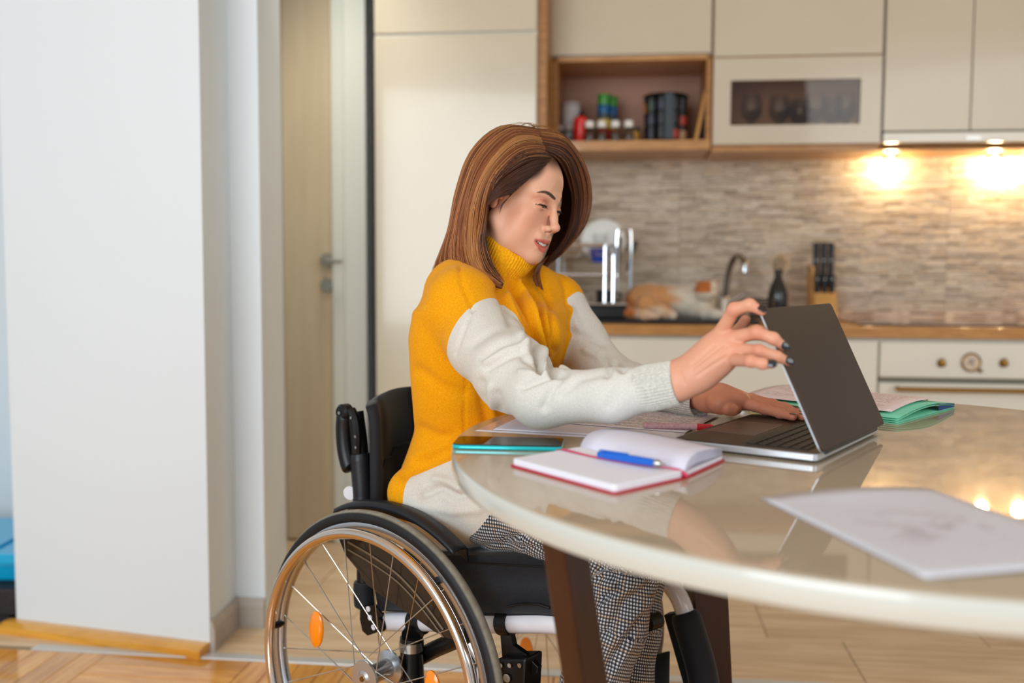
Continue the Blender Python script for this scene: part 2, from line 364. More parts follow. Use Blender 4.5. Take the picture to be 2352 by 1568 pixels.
# open shelf niche with a flap door above
uS0, uS1 = ku(1259, 200, VU), ku(1634, 200, VU)
zn1 = kz(1446, 128, VU); zb = kz(1446, 322, VU)
sh = thing('shelf_cabinet', 'wall cabinet with a cream flap door above an open oak shelf', 'cabinet', K((uS0 + uS1) / 2, 0.45, zsh0))
th = 0.018
mb = MB(); kbox(mb, uS0, uS1, VU - .0, 0.59, zb - (zb - zsh0), zb); mb.build('shelf_board', M_oakh, sh, bevel=0.001, smooth=False)
for a_, b_ in ((uS0, uS0 + .036), (uS1 - th, uS1)): mb = MB(); kbox(mb, a_, b_, VU, 0.59, zb, zn1); mb.build('side_board', M_oak, sh, bevel=0.001, smooth=False)
mb = MB(); kbox(mb, uS0, uS1, VU, 0.59, zn1 - th, zn1); mb.build('top_board', M_oakh, sh, bevel=0.001, smooth=False)
mb = MB(); kbox(mb, uS0 + .036, uS1 - th, 0.56, 0.59, zb, zn1 - th); mb.build('back_panel', mat('niche_back', (176, 130, 108), 0.6), sh, smooth=False)
mb = MB(); kbox(mb, uS0, uS1, VU + .02, 0.59, zn1, zu_top); mb.build('carcass', M_cream2, sh, smooth=False)
mb = MB(); kbox(mb, uS0 + .003, uS1 - .003, VU - .002, VU + .018, zn1 + 0.006, zu_top - .005); mb.build('door', M_cream, sh, bevel=0.002, smooth=False)
# glass-fronted unit
uG0, uG1 = ku(1637, 230, VU), ku(2027, 230, VU)
zg0, zg1 = kz(1830, 331, VU), kz(1830, 129, VU)
gl = thing('glass_cabinet', 'cream wall cabinet with a long glass window over wine glasses', 'cabinet', K((uG0 + uG1) / 2, 0.45, zg0))
mb = MB(); kbox(mb, uG0, uG1, VU + .02, 0.59, zg0, zg0 + .016); kbox(mb, uG0, uG0 + .016, VU + .02, .59, zg0 + .016, zu_top); kbox(mb, uG1 - .016, uG1, VU + .02, .59, zg0 + .016, zu_top)
kbox(mb, uG0 + .016, uG1 - .016, VU + .02, .59, zg1 - .008, zg1 + .008); kbox(mb, uG0 + .016, uG1 - .016, 0.57, .59, zg0 + .016, zg1 - .008); mb.build('carcass', mat('cabinet_inside', (226, 190, 156), 0.5), gl, smooth=False)
wu0, wz0 = kuz(1677, 288, VU); wu1, wz1 = kuz(1978, 180, VU)
mb = MB(); a0, a1 = uG0 + .003, uG1 - .003; b0, b1 = zg0 + .002, zg1 - .004
kbox(mb, a0, wu0, VU, VU + .02, b0, b1); kbox(mb, wu1, a1, VU, VU + .02, b0, b1); kbox(mb, wu0, wu1, VU, VU + .02, b0, wz0); kbox(mb, wu0, wu1, VU, VU + .02, wz1, b1)
mb.build('door', M_cream, gl, smooth=False)
def thin_glass(name, tint, gloss=.02, ior=1.5):
    m = bpy.data.materials.new(name); m.use_nodes = True; nt = m.node_tree; nt.nodes.clear(); out = nd(nt, 'ShaderNodeOutputMaterial')
    tr = nd(nt, 'ShaderNodeBsdfTransparent'); tr.inputs['Color'].default_value = lin(tint); g = nd(nt, 'ShaderNodeBsdfGlossy'); g.inputs['Roughness'].default_value = gloss
    fr = nd(nt, 'ShaderNodeLayerWeight'); fr.inputs['Blend'].default_value = .25; sc_ = nd(nt, 'ShaderNodeMath', operation='MULTIPLY_ADD'); sc_.inputs[1].default_value = .35 * (ior - 1) / .5; sc_.inputs[2].default_value = .03; nt.links.new(fr.outputs['Facing'], sc_.inputs[0]); mx = nd(nt, 'ShaderNodeMixShader')
    nt.links.new(sc_.outputs[0], mx.inputs[0]); nt.links.new(tr.outputs[0], mx.inputs[1]); nt.links.new(g.outputs[0], mx.inputs[2]); nt.links.new(mx.outputs[0], out.inputs['Surface']); return m
M_glass = thin_glass('clear_glass', (250, 250, 250), .03, 1.5)
M_pane = thin_glass('tinted_pane', (232, 222, 212), .02, 1.08)
mb = MB(); kbox(mb, wu0 - .004, wu1 + .004, VU + .008, VU + .012, wz0 - .004, wz1 + .004); mb.build('glass_pane', M_pane, gl, smooth=False)
mb = MB(); kbox(mb, a0, a1, VU, VU + .02, zg1 + .004, zu_top - .005); mb.build('door', M_cream, gl, bevel=0.002, smooth=False, )
# wine glasses inside (upside up)
def wineglass(name, c, s=1.0):
    mb = MB(); mb.lathe([(0.001, 0), (0.030 * s, 0.001), (0.028 * s, 0.004), (0.005, 0.010), (0.004, 0.05 * s), (0.012, 0.062 * s), (0.030 * s, 0.085 * s), (0.034 * s, 0.11 * s), (0.027 * s, 0.15 * s), (0.0255 * s, 0.15 * s), (0.032 * s, 0.11 * s), (0.028 * s, 0.086 * s), (0.001, 0.066 * s)], 20, c)
    return mb.build(name, M_glass, None, angle=80)
names = ['leftmost', 'second from left', 'third from left', 'fourth from left', 'fifth from left', 'rightmost']
for i, (px, v) in enumerate([(1725, .36), (1790, .40), (1838, .47), (1872, .36), (1912, .44), (1942, .36)]):
    u = ku(px, 250, v); g = wineglass('wine_glass', K(u, v, zg0 + .0165), 1.2)
    tag(g, 'clear stemmed wine glass inside the glass cabinet, %s' % names[i], 'glass', 'wine glasses in the glass cabinet')
# hood cabinet
uH0 = ku(2031, 200, VU); uHm = ku(2232, 200, VU); uH1 = uHm + (uHm - uH0)
zh0, zh1 = kz(2190, 326, VU), kz(2190, 302, VU)
hc = thing('hood_cabinet', 'cream double-door wall cabinet over the cooktop, with hood below', 'cabinet', K((uH0 + uH1) / 2, 0.45, zh0))
mb = MB(); kbox(mb, uH0 + .002, uH1 - .002, VU + .022, 0.59, zh1 + .004, zu_top); mb.build('carcass', M_cream2, hc, smooth=False)
for a, b in ((uH0, uHm), (uHm, uH1)):
    mb = MB(); kbox(mb, a + .002, b - .002, VU, VU + .02, zh1 + 0.004, zu_top - .005); mb.build('door', M_cream, hc, bevel=0.002, smooth=False)
ho = thing('extractor_hood', 'slim white pull-out extractor hood under the cabinet doors', 'hood', K((uH0 + uH1) / 2, 0.45, zh0))
mb = MB(); kbox(mb, uH0 + .002, uH1 - .002, VU - .004, VU + .02, zh0, zh1 - .002); mb.build('front_strip', M_cream2, ho, bevel=0.002, smooth=False)
mb = MB(); kbox(mb, uH0 + .004, uH1 - .004, VU + .02, .58, zh0 + .004, zh1 - .002); mb.build('hood_body', M_steel, ho, smooth=False)
mb = MB(); kbox(mb, ku(2232, 314, VU) - .02, ku(2232, 314, VU) + .03, VU - .006, VU - .003, zh0 + .008, zh0 + .018); mb.build('badge', M_steel, ho, smooth=False)
# oak board under the wall units
mb = MB(); kbox(mb, uG0, uG1 - .002, VU + .03, 0.58, zg0 - .02, zg0 - .001); tag(mb.build('underboard', M_oakh, bevel=.001, smooth=False), 'oak board fixed under the glass-fronted cabinet', 'board')
mb = MB(); kbox(mb, uH0, uH1, VU + .10, 0.58, zh0 - .014, zh0 + .003); ub = mb.build('underboard', M_oakh, bevel=.001, smooth=False); tag(ub, 'lamp-lit oak board under the extractor hood', 'board')
mb = MB(); kbox(mb, uH1 + .003, uH1 + 1.0, VU, 0.59, zh0, zu_top); tag(mb.build('wall_cabinet', M_cream, bevel=.002, smooth=False), 'cream wall cabinet at the right edge of the picture', 'cabinet')
# under-cabinet spot lamps
M_lamp = mat('lamp_glow', (255, 236, 190), 0.5, emit=(255, 226, 170), estr=60.0)
for i, px in enumerate((2048, 2287, 2375)):
    v = 0.515; u = ku(px, 345, v); zz = zh0 - .014
    sp = thing('spot_lamp', ['round under-cabinet spot lamp, the left one, glowing warm', 'round under-cabinet spot lamp, the right one, glowing warm', 'under-cabinet spot lamp cut by the right picture edge'][i], 'lamp', K(u, v, zz), group='spot lamps under the wall units')
    mb = MB(); mb.lathe([(0.022, 0), (0.034, 0), (0.034, -0.012), (0.030, -0.014), (0.022, -0.012)], 24, K(u, v, zz)); mb.build('lamp_ring', M_steel, sp)
    mb = MB(); mb.lathe([(0.001, -0.002), (0.022, -0.003), (0.022, -0.010), (0.001, -0.013)], 24, K(u, v, zz)); mb.build('lamp_lens', M_lamp, sp)
    l = bpy.data.lights.new('lamp_light', 'POINT'); l.energy = 3.2; l.color = (1.0, 0.72, 0.36); l.shadow_soft_size = 0.02
    lo = bpy.data.objects.new('lamp_light', l); COL.objects.link(lo); lo.location = K(u, v + .01, zz - .038) ; lo.rotation_euler = (0, 0, 0)

# ---- backsplash of split stone strips
uB0, uB1 = uS0 - .02, uH1 + 0.6
zwt = kz(1850, 749, -0.02)     # worktop top
zub = zwt - 0.036
zbs1 = zh0 + .01
M_stone = mat('split_stone', (200, 180, 158), 0.55, attr='Col', col2=(232, 228, 222), nscale=30, stretch=(1, 1, 6), bump=0.5, bscale=50, bdist=0.003)
bs = thing('wall_cladding', 'beige split-stone strip tiles on the wall behind the worktop', 'wall tiles', K(1.2, 0.6, zwt)); bs['kind'] = 'structure'
mb = MB(); kbox(mb, uB0, uB1, 0.592, 0.60, zwt, zu_top); mb.build('tile_backing', mat('mortar', (176, 158, 136), 0.9), bs, smooth=False)
V = []; Fc = []; Cv = []
tile_w = (ku(2176, 600, .58) - ku(1560, 600, .58)) / 1.0
u_seam = ku(2176, 600, .58)
palette = [(240, 228, 210), (232, 218, 198), (224, 208, 186), (206, 190, 168), (244, 234, 218), (228, 216, 202), (190, 172, 152), (234, 218, 194), (238, 226, 212), (214, 202, 188)]
z = zwt + .001; row = 0
while z < zbs1 + .04:
    h = 0.0065 + 0.0035 * random.random()
    k0 = int(math.floor((uB0 - u_seam) / tile_w)) ;
    for k in range(k0, k0 + 8):
        s = u_seam + k * tile_w; e = s + tile_w - .0003; u = s
        while u < e - .001:
            L = random.uniform(.025, .11); u2 = min(u + L, e)
            if e - u2 < .03: u2 = e
            if u2 > uB0 and u < uB1:
                a, b = max(u, uB0), min(u2, uB1); d = random.uniform(0.004, 0.008)
                o = len(V); 
                for q in [(a + .0004, .592, z), (b - .0004, .592, z), (b - .0004, .592, z + h - .0006), (a + .0004, .592, z + h - .0006), (a + .001, .592 - d, z + .001), (b - .001, .592 - d, z + .001), (b - .001, .592 - d, z + h - .0014), (a + .001, .592 - d, z + h - .0014)]: V.append(K(*q))
                Fc += [(o + 4, o + 5, o + 6, o + 7), (o, o + 1, o + 5, o + 4), (o + 1, o + 2, o + 6, o + 5), (o + 2, o + 3, o + 7, o + 6), (o + 3, o, o + 4, o + 7)]
                c = lin(random.choice(palette)); jj = random.uniform(.92, 1.08); Cv += [(c[0] * jj, c[1] * jj, c[2] * jj, 1)] * 8
            u = u2
    z += h; row += 1
mb = MB(); mb.add(V, Fc); so = mb.build('stone_strips', M_stone, bs, smooth=False); so['kind'] = 'stuff'
ca = so.data.color_attributes.new('Col', 'FLOAT_COLOR', 'POINT'); ca.data.foreach_set('color', np.array(Cv, np.float32).ravel())

# ---- worktop
uC0 = uT1 + .002; uC1 = uH1 + .8
wt = thing('worktop', 'continuous oak-look worktop along the kitchen wall', 'worktop', K(1.2, .3, zub))
uk0, uk1 = ku(1300, 735, .1), ku(1735, 740, .1)      # black sink cut
mb = MB(); kbox(mb, uC0, uC1, -0.02, 0.592, zub, zwt); mb.build('worktop_slab', M_oakh, wt, bevel=.002, smooth=False)
# base units
zp = 0.10; zd1 = zub - .012
def base_unit(name, label, u0, u1, ndoors=1):
    r = thing(name, label, 'cabinet', K((u0 + u1) / 2, .3, 0))
    mb = MB(); kbox(mb, u0, u1, .02, .58, zp, zub - .001); mb.build('body', M_cream2, r, smooth=False)
    w = (u1 - u0) / ndoors
    for k in range(ndoors):
        mb = MB(); kbox(mb, u0 + k * w + .002, u0 + (k + 1) * w - .002, 0, .02, zp + .004, zd1); mb.build('door', M_cream2, r, bevel=.002, smooth=False)
    mb = MB(); kbox(mb, u0, u1, .05, .5, 0, zp); mb.build('plinth', M_cream2, r, smooth=False)
u_a = ku(1610, 830); u_o0 = ku(2018, 830); u_o1 = u_o0 + 0.58
base_unit('base_cabinet', 'white base cabinet under the sink, left of the joint', uC0, u_a, 1)
base_unit('base_cabinet', 'white base cabinet behind the laptop, next to the oven', u_a, u_o0 - .001, 1)
base_unit('base_cabinet', 'white base cabinet beyond the oven, outside the right edge', u_o1 + .001, uC1, 1)
ov = thing('oven', 'cream retro built-in oven with brass handle and round clock', 'oven', K((u_o0 + u_o1) / 2, .3, 0))
mb = MB(); kbox(mb, u_o0, u_o1, .02, .56, zp, zub - .001); mb.build('oven_body', M_cream2, ov, smooth=False)
zo1 = kz(2200, 868); zo2 = kz(2200, 879)
mb = MB(); kbox(mb, u_o0 + .004, u_o1 - .004, -.004, .02, zo1, zd1 - .002); mb.build('control_panel', M_cream2, ov, bevel=.003, smooth=False)
mb = MB(); kbox(mb, u_o0 + .004, u_o1 - .004, .004, .02, zo2, zo1 - .001); mb.build('joint_shade_strip', GAPM, ov, smooth=False)  # strip in the joint below the panel, its shadow put into the grey
mb = MB(); kbox(mb, u_o0 + .004, u_o1 - .004, -.004, .02, .14, zo2 - .002); dd = mb.build('oven_door', M_cream2, ov, bevel=.003, smooth=False)
mb = MB(); kbox(mb, u_o0 + .09, u_o1 - .09, -.006, -.003, .2, zo2 - .13); mb.build('oven_window', M_black, dd, smooth=False)
hz_ = kz(2060, 893, -.04); hz2 = hz_
hu0 = ku(2058, 893, -.04)
mb = MB(); mb.tube([K(hu0, -.045, hz_), K(u_o1 - .04, -.045, hz2)], .0075, 12)
for uu in (hu0 + .012, u_o1 - .052): mb.tube([K(uu, -.045, hz_), K(uu, .0, hz_)], .007, 10)
mb.build('oven_handle', M_brass, dd)
for px, r_ in ((2163, .011), (2306, .011)):
    u, z = kuz(px, 831, -.01)
    mb = MB(); mb.lathe([(0.001, 0), (r_ * 1.25, 0), (r_ * 1.25, .006), (r_ * .8, .010), (r_ * .8, .022), (.001, .024)], 20, K(u, -.004, z - .004), -E2)
    mb.tube([K(u, -.02, z - .004), K(u, -.02, z + .014)], [.007, .004], 8); mb.build('knob', M_brass, ov)
u, z = kuz(2231, 832, -.01)
mb = MB(); mb.tube([K(u + .0285 * math.cos(a), -.010, z + .0285 * math.sin(a)) for a in np.linspace(0, 2 * math.pi, 40, endpoint=False)], .0035, 8, closed=True)
mb.tube([K(u + .024, -.014, z - .026), K(u + .033, -.014, z - .028)], .006, 8); clk = mb.build('clock_ring', M_brass, ov)
mb = MB(); mb.lathe([(.001, .0), (.0270, .0), (.0270, .007), (.001, .007)], 32, K(u, -.004, z), -E2); mb.build('clock_face', mat('clock_face', (216, 200, 180), .4), clk)
mb = MB(); 
for an in (50, -60, 120, 200): mb.tube([K(u, -.0125, z), K(u + .016 * math.cos(math.radians(an)), -.0125, z + .016 * math.sin(math.radians(an)))], .0009, 6)
mb.build('clock_hands', M_black, clk)
# cooktop
u0c, u1c = ku(1975, 752, .06), u_o1 + .02
mb = MB(); mb.prism(round_poly([(u0c, .06), (u1c, .06), (u1c, .52), (u0c, .52)], .02), lambda a, b, t: K(a, b, t), zwt, zwt + .006)
tag(mb.build('cooktop', mat('cooktop_glass', (20, 18, 18), .05, coat=.5), smooth=False), 'flat black glass cooktop set on the worktop above the oven', 'cooktop')
# ------------------------------------------------------------------ implicit surfaces: blended solids turned into one mesh
class SDF:
    def __init__(s, lo, hi, h):
        s.lo = np.array(lo, float); s.h = h; s.n = np.ceil((np.array(hi) - s.lo) / h).astype(int) + 1
        s.f = np.full(s.n, 1.0, np.float32); s.ax = [(s.lo[i] + h * np.arange(s.n[i])).astype(np.float32) for i in range(3)]
    def sub(s, lo, hi):
        a = np.maximum(np.floor((np.array(lo) - s.lo) / s.h).astype(int), 0); b = np.minimum(np.ceil((np.array(hi) - s.lo) / s.h).astype(int) + 1, s.n)
        if np.any(b <= a): return None
        sl = tuple(slice(a[i], b[i]) for i in range(3))
        X, Y, Z = np.meshgrid(s.ax[0][sl[0]], s.ax[1][sl[1]], s.ax[2][sl[2]], indexing='ij', sparse=True)
        return sl, X, Y, Z
    def put(s, d, sl, k, op):
        f = s.f[sl]
        if op == 'sub': d = -d; g = -f; 
        if k <= 0:
            s.f[sl] = np.minimum(f, d) if op == 'add' else np.maximum(f, d); return
        if op == 'add':
            h = np.clip(0.5 + 0.5 * (d - f) / k, 0, 1); s.f[sl] = d + (f - d) * (1 - h) * 0 + (f - d) * h - k * h * (1 - h) if False else (d * (1 - h) + f * h - k * h * (1 - h))
        else:
            h = np.clip(0.5 - 0.5 * (d - f) / k, 0, 1); s.f[sl] = d * (1 - h) + f * h + k * h * (1 - h)
    def cone(s, p, q, r0, r1, k=0.01, op='add'):
        p = np.array(p, float); q = np.array(q, float); m = max(r0, r1) + abs(k) + 4 * s.h
        g = s.sub(np.minimum(p, q) - m, np.maximum(p, q) + m)
        if g is None: return s
        sl, X, Y, Z = g; d = q - p; L2 = float(d @ d) + 1e-12
        t = np.clip(((X - p[0]) * d[0] + (Y - p[1]) * d[1] + (Z - p[2]) * d[2]) / L2, 0, 1)
        dd = np.sqrt((X - p[0] - t * d[0]) ** 2 + (Y - p[1] - t * d[1]) ** 2 + (Z - p[2] - t * d[2]) ** 2) - (r0 + (r1 - r0) * t)
        s.put(dd.astype(np.float32), sl, k, op); return s
    def chain(s, pts, rs, k=0.01, op='add'):
        for i in range(len(pts) - 1): s.cone(pts[i], pts[i + 1], rs[i], rs[i + 1], k, op)
        return s
    def ell(s, c, r, R=None, k=0.01, op='add', p=2.0):
        c = np.array(c, float); r = np.array(r, float); m = float(max(r)) + abs(k) + 4 * s.h
        g = s.sub(c - m, c + m)
        if g is None: return s
        sl, X, Y, Z = g; R = np.eye(3) if R is None else np.array(R, float)   # rows = local axes
        x, y, z = X - c[0], Y - c[1], Z - c[2]
        a = (R[0, 0] * x + R[0, 1] * y + R[0, 2] * z) / r[0]; b = (R[1, 0] * x + R[1, 1] * y + R[1, 2] * z) / r[1]; e = (R[2, 0] * x + R[2, 1] * y + R[2, 2] * z) / r[2]
        if p == 2.0:
            k0 = np.sqrt(a * a + b * b + e * e); k1 = np.sqrt((a / r[0]) ** 2 + (b / r[1]) ** 2 + (e / r[2]) ** 2) + 1e-9; d = k0 * (k0 - 1) / k1
        else:
            k0 = (np.abs(a) ** p + np.abs(b) ** p + np.abs(e) ** p) ** (1 / p); d = (k0 - 1) * float(min(r))
        s.put(d.astype(np.float32), sl, k, op); return s
    def fn(s, lo, hi, func, k=0.01, op='add'):
        g = s.sub(lo, hi)
        if g is None: return s
        sl, X, Y, Z = g; s.put(func(X, Y, Z).astype(np.float32), sl, k, op); return s
    def shift(s, lo, hi, func):      # adds a displacement to the field
        g = s.sub(lo, hi)
        if g is None: return s
        sl, X, Y, Z = g; s.f[sl] += func(X, Y, Z).astype(np.float32); return s
    def mesh(s):
        f = s.f; f[0], f[-1] = 1, 1; f[:, 0], f[:, -1] = 1, 1; f[:, :, 0], f[:, :, -1] = 1, 1
        ins = f < 0; nx, ny, nz = [q - 1 for q in f.shape]
        cnt = np.zeros((nx, ny, nz), np.uint8)
        for dx in (0, 1):
            for dy in (0, 1):
                for dz in (0, 1): cnt += ins[dx:dx + nx, dy:dy + ny, dz:dz + nz]
        act = (cnt > 0) & (cnt < 8); ii = np.argwhere(act); idx = np.full((nx, ny, nz), -1, np.int64); idx[act] = np.arange(len(ii))
        P = np.zeros((len(ii), 3)); W = np.zeros(len(ii))
        cs = [(a, b, c) for a in (0, 1) for b in (0, 1) for c in (0, 1)]
        val = {c: f[ii[:, 0] + c[0], ii[:, 1] + c[1], ii[:, 2] + c[2]].astype(float) for c in cs}
        for c in cs:
            for ax in range(3):
                if c[ax] == 0:
                    e = list(c); e[ax] = 1; e = tuple(e); a, b = val[c], val[e]; m = (a < 0) != (b < 0)
                    t = np.where(m, a / np.where(m, a - b, 1), 0); q = np.tile(np.array(c, float), (len(ii), 1)); q[:, ax] = t
                    P[m] += q[m]; W[m] += 1
        V = s.lo + (ii + P / W[:, None]) * s.h; F = []
        for ax in range(3):
            sl0 = [slice(1, nx), slice(1, ny), slice(1, nz)]; sl0[ax] = slice(0, (nx, ny, nz)[ax])
            sl1 = list(sl0); sl1[ax] = slice(1, (nx, ny, nz)[ax] + 1)
            a = ins[tuple(sl0)]; b = ins[tuple(sl1)]; e = np.argwhere(a != b)
            off = [1, 1, 1]; off[ax] = 0; g = e + np.array(off); fl = a[tuple(e.T)]
            o1, o2 = [q for q in range(3) if q != ax]
            def at(d1, d2):
                h = g.copy(); h[:, o1] -= d1; h[:, o2] -= d2; return idx[tuple(h.T)]
            q = np.stack([at(0, 0), at(1, 0), at(1, 1), at(0, 1)], 1)
            flip = fl if ax != 1 else ~fl
            q[flip] = q[flip][:, ::-1]; F.append(q)
        F = np.concatenate(F)[:, ::-1]; return V, F
def sdf_mesh(V, F):
    me = bpy.data.meshes.new('m'); me.vertices.add(len(V)); me.vertices.foreach_set('co', np.asarray(V, np.float32).ravel())
    me.loops.add(F.size); me.loops.foreach_set('vertex_index', F.ravel().astype(np.int32)); me.polygons.add(len(F))
    me.polygons.foreach_set('loop_start', (np.arange(len(F)) * 4).astype(np.int32)); me.update(calc_edges=True)
    me.polygons.foreach_set('use_smooth', [True] * len(F)); me.validate(); return me
def relax(V, F, it=2, lam=0.5):
    n = len(V); V = V.copy()
    E = np.concatenate([F[:, [0, 1]], F[:, [1, 2]], F[:, [2, 3]], F[:, [3, 0]]])
    deg = np.bincount(E[:, 0], minlength=n) + np.bincount(E[:, 1], minlength=n)
    for _ in range(it):
        A = np.stack([np.bincount(E[:, 0], V[E[:, 1], k], n) + np.bincount(E[:, 1], V[E[:, 0], k], n) for k in range(3)], 1) / np.maximum(deg, 1)[:, None]
        V += (A - V) * lam
    return V
def mesh_obj(name, V, F, m, parent=None, origin=None, cols=None, attr='Col'):
    loc = Vector((0, 0, 0)); V = np.asarray(V, float)
    if parent is not None: Mi = np.array(world_of(parent).inverted()); V = V @ Mi[:3, :3].T + Mi[:3, 3]
    elif origin is not None: V = V - np.array(origin); loc = Vector([float(q) for q in origin])
    me = sdf_mesh(V, np.asarray(F)); me.name = name; me.materials.append(m)
    o = bpy.data.objects.new(name, me); COL.objects.link(o); o.parent = parent; o.location = loc
    if cols is not None:
        ca = me.color_attributes.new(attr, 'FLOAT_COLOR', 'POINT'); c = np.ones((len(V), 4), np.float32); c[:, :3] = cols[:, :3]; ca.data.foreach_set('color', c.ravel())
    return o
def sstep(x, a, b): t = np.clip((x - a) / (b - a), 0, 1); return t * t * (3 - 2 * t)
def cmix(c, col, w): return c + (np.array(col)[None, :3] - c) * np.clip(w, 0, 1)[:, None]

# ------------------------------------------------------------------ round table
ZT = 0.775
tc_ = np.array([0.5136, 1.3978]); ta, tb, trot, tn = 0.5929, 0.6502, 0.2466, 2.1173
def tab(th, s=1.0, z=ZT):
    c, q = math.cos(th), math.sin(th); u = ta * s * math.copysign(abs(c) ** (2 / tn), c); v = tb * s * math.copysign(abs(q) ** (2 / tn), q)
    return np.array([tc_[0] + u * math.cos(trot) - v * math.sin(trot), tc_[1] + u * math.sin(trot) + v * math.cos(trot), z])
M_top = mat('cream_lacquered_glass', (188, 172, 149), 0.035, spec=0.6, coat=0.0, col2=(182, 165, 141), nscale=2.5)
M_edge = mat('cream_lacquer_edge', (198, 202, 196), 0.2, coat=0.3)
M_wenge = mat('dark_brown_wood', (54, 22, 15), 0.28, col2=(38, 14, 10), nscale=6, stretch=(6, 6, 1), coat=0.25, coat_rough=.1)
table = thing('dining_table', 'round cream glossy dining table on dark brown wooden legs', 'table', (tc_[0], tc_[1], 0))
nt_ = 128
mb = MB(); mb.add([tab(2 * math.pi * i / nt_, s, z) for s, z in ((.985, ZT - .029), (.996, ZT - .030), (1.0, ZT - .026), (1.0, ZT - .0045), (.9985, ZT - .0025)) for i in range(nt_)],
    [(j * nt_ + i, j * nt_ + (i + 1) % nt_, (j + 1) * nt_ + (i + 1) % nt_, (j + 1) * nt_ + i) for j in range(4) for i in range(nt_)] + [tuple(range(nt_ - 1, -1, -1)), tuple(4 * nt_ + i for i in range(nt_))])
mb.build('tabletop', M_edge, table, angle=50)
mb = MB(); mb.add([tab(2 * math.pi * i / nt_, s, z) for s, z in ((.997, ZT - .0025), (.998, ZT - .001), (.9955, ZT)) for i in range(nt_)],
    [(j * nt_ + i, j * nt_ + (i + 1) % nt_, (j + 1) * nt_ + (i + 1) % nt_, (j + 1) * nt_ + i) for j in range(2) for i in range(nt_)] + [tuple(range(nt_ - 1, -1, -1)), tuple(2 * nt_ + i for i in range(nt_))])
mb.build('glass_top', M_top, table, angle=30)
def leg(ridge_top, ridge_bot, va, vb):
    t = np.array(ridge_top, float); b = np.array(ridge_bot, float); va = np.array(va); vb = np.array(vb)
    mb = MB(); mb.hexa([b, b + va, b + va + vb, b + vb, t, t + va, t + va + vb, t + vb]); mb.build('leg', M_wenge, table, bevel=.003, smooth=False)
lt = atd(1292, 1245, 1.17); lb_ = atd(1341, 1568, 1.19); dz = lt[2] - lb_[2]; lt2 = lt + (lt - lb_) * ((ZT - .031 - lt[2]) / dz); lb2 = lb_ - (lt - lb_) * (lb_[2] / dz)
leg(lt2, lb2, (.031, .034, 0), (-.026, .038, 0))
lt = atd(1593, 1345, 1.93); lb_ = atd(1604, 1568, 1.94); dz = lt[2] - lb_[2]; lt2 = lt + (lt - lb_) * ((ZT - .031 - lt[2]) / dz); lb2 = lb_ - (lt - lb_) * (lb_[2] / dz)
leg(lt2, lb2, (.072, .024, 0), (-.016, .036, 0))
leg((.93, 1.62, ZT - .031), (.99, 1.66, 0), (.05, .04, 0), (-.03, .04, 0))
leg((.80, 1.00, ZT - .031), (.86, .96, 0), (.05, -.02, 0), (.02, .05, 0))
mb = MB(); mb.box((.18, 1.32, ZT - .09), (.92, 1.36, ZT - .031)); mb.build('rail', M_wenge, table, bevel=.002, smooth=False)
mb = MB(); mb.box((.52, 1.08, ZT - .09), (.56, 1.32, ZT - .031)); mb.build('rail', M_wenge, table, bevel=.002, smooth=False)
mb = MB(); mb.box((.52, 1.36, ZT - .09), (.56, 1.85, ZT - .031)); mb.build('rail', M_wenge, table, bevel=.002, smooth=False)

# ------------------------------------------------------------------ laptop
ha = math.radians(55); uh = np.array([math.cos(ha), math.sin(ha), 0]); ubd = np.array([-math.sin(ha), math.cos(ha), 0]); UZ = np.array([0, 0, 1.0])
Hn = np.array([.409, 1.305, 0]); LW, LD = .304, .214; zl0 = ZT + .0025; zl1 = ZT + .0135
M_alu = mat('dark_grey_aluminium', (74, 58, 47), 0.45, metal=0.7, bump=.03, bscale=900, bdist=.0002)
M_alue = mat('bright_aluminium_edge', (205, 210, 216), 0.3, metal=0.6)
M_key = mat('black_keys', (20, 19, 19), 0.5)
M_scr = mat('dark_screen', (8, 8, 9), 0.08)
lap = thing('laptop', 'slim dark grey laptop, half closed, in front of the woman', 'laptop', (Hn[0], Hn[1], ZT))
def Lp(a, b, z): return Hn + uh * a + ubd * b + UZ * z      # a along hinge, b towards the user
def rbox(fr, a0, a1, b0, b1, z0, z1, r, mb=None):
    mb = mb or MB(); mb.prism(round_poly([(a0, b0), (a1, b0), (a1, b1), (a0, b1)], r), fr, z0, z1); return mb
bo = rbox(Lp, 0, LW, .004, LD, zl0, zl1 - .0012, .010).build('base', M_alue, lap, bevel=.0015, angle=30)
rbox(Lp, 0.0008, LW - .0008, .005, LD - .001, zl1 - .0012, zl1, .010).build('palm_rest', M_alu, lap, angle=30)
rbox(Lp, .016, LW - .016, .020, .118, zl1 - .0004, zl1 + .0003, .003).build('keyboard_well', mat('keyboard_well', (40, 34, 30), .5), lap, angle=30)
kw = (LW - .036) / 14.0
for r in range(6):
    b0 = .022 + .0160 * r; hgt = .0085 if r == 0 else .0135
    if r > 0: b0 -= .005
    row = [(k, 1) for k in range(14)] if r < 5 else [(0, 1), (1, 1), (2, 1), (3, 1.2), (4.2, 5), (9.2, 1.2), (10.4, 1), (11.4, 1), (12.4, 1.6)]
    for k, w in row:
        a0 = .018 + k * kw; mb = rbox(Lp, a0 + .0012, a0 + w * kw - .0012, b0 + .001, b0 + hgt, zl1 + .0003, zl1 + .0016, .0015)
        mb.build('key', M_key, lap, angle=30)
rbox(Lp, .090, LW - .090, .128, .203, zl1 + .0000, zl1 + .0003, .004).build('touchpad', mat('touchpad', (84, 72, 64), .3, metal=.4), lap, angle=30)
mb = MB(); 
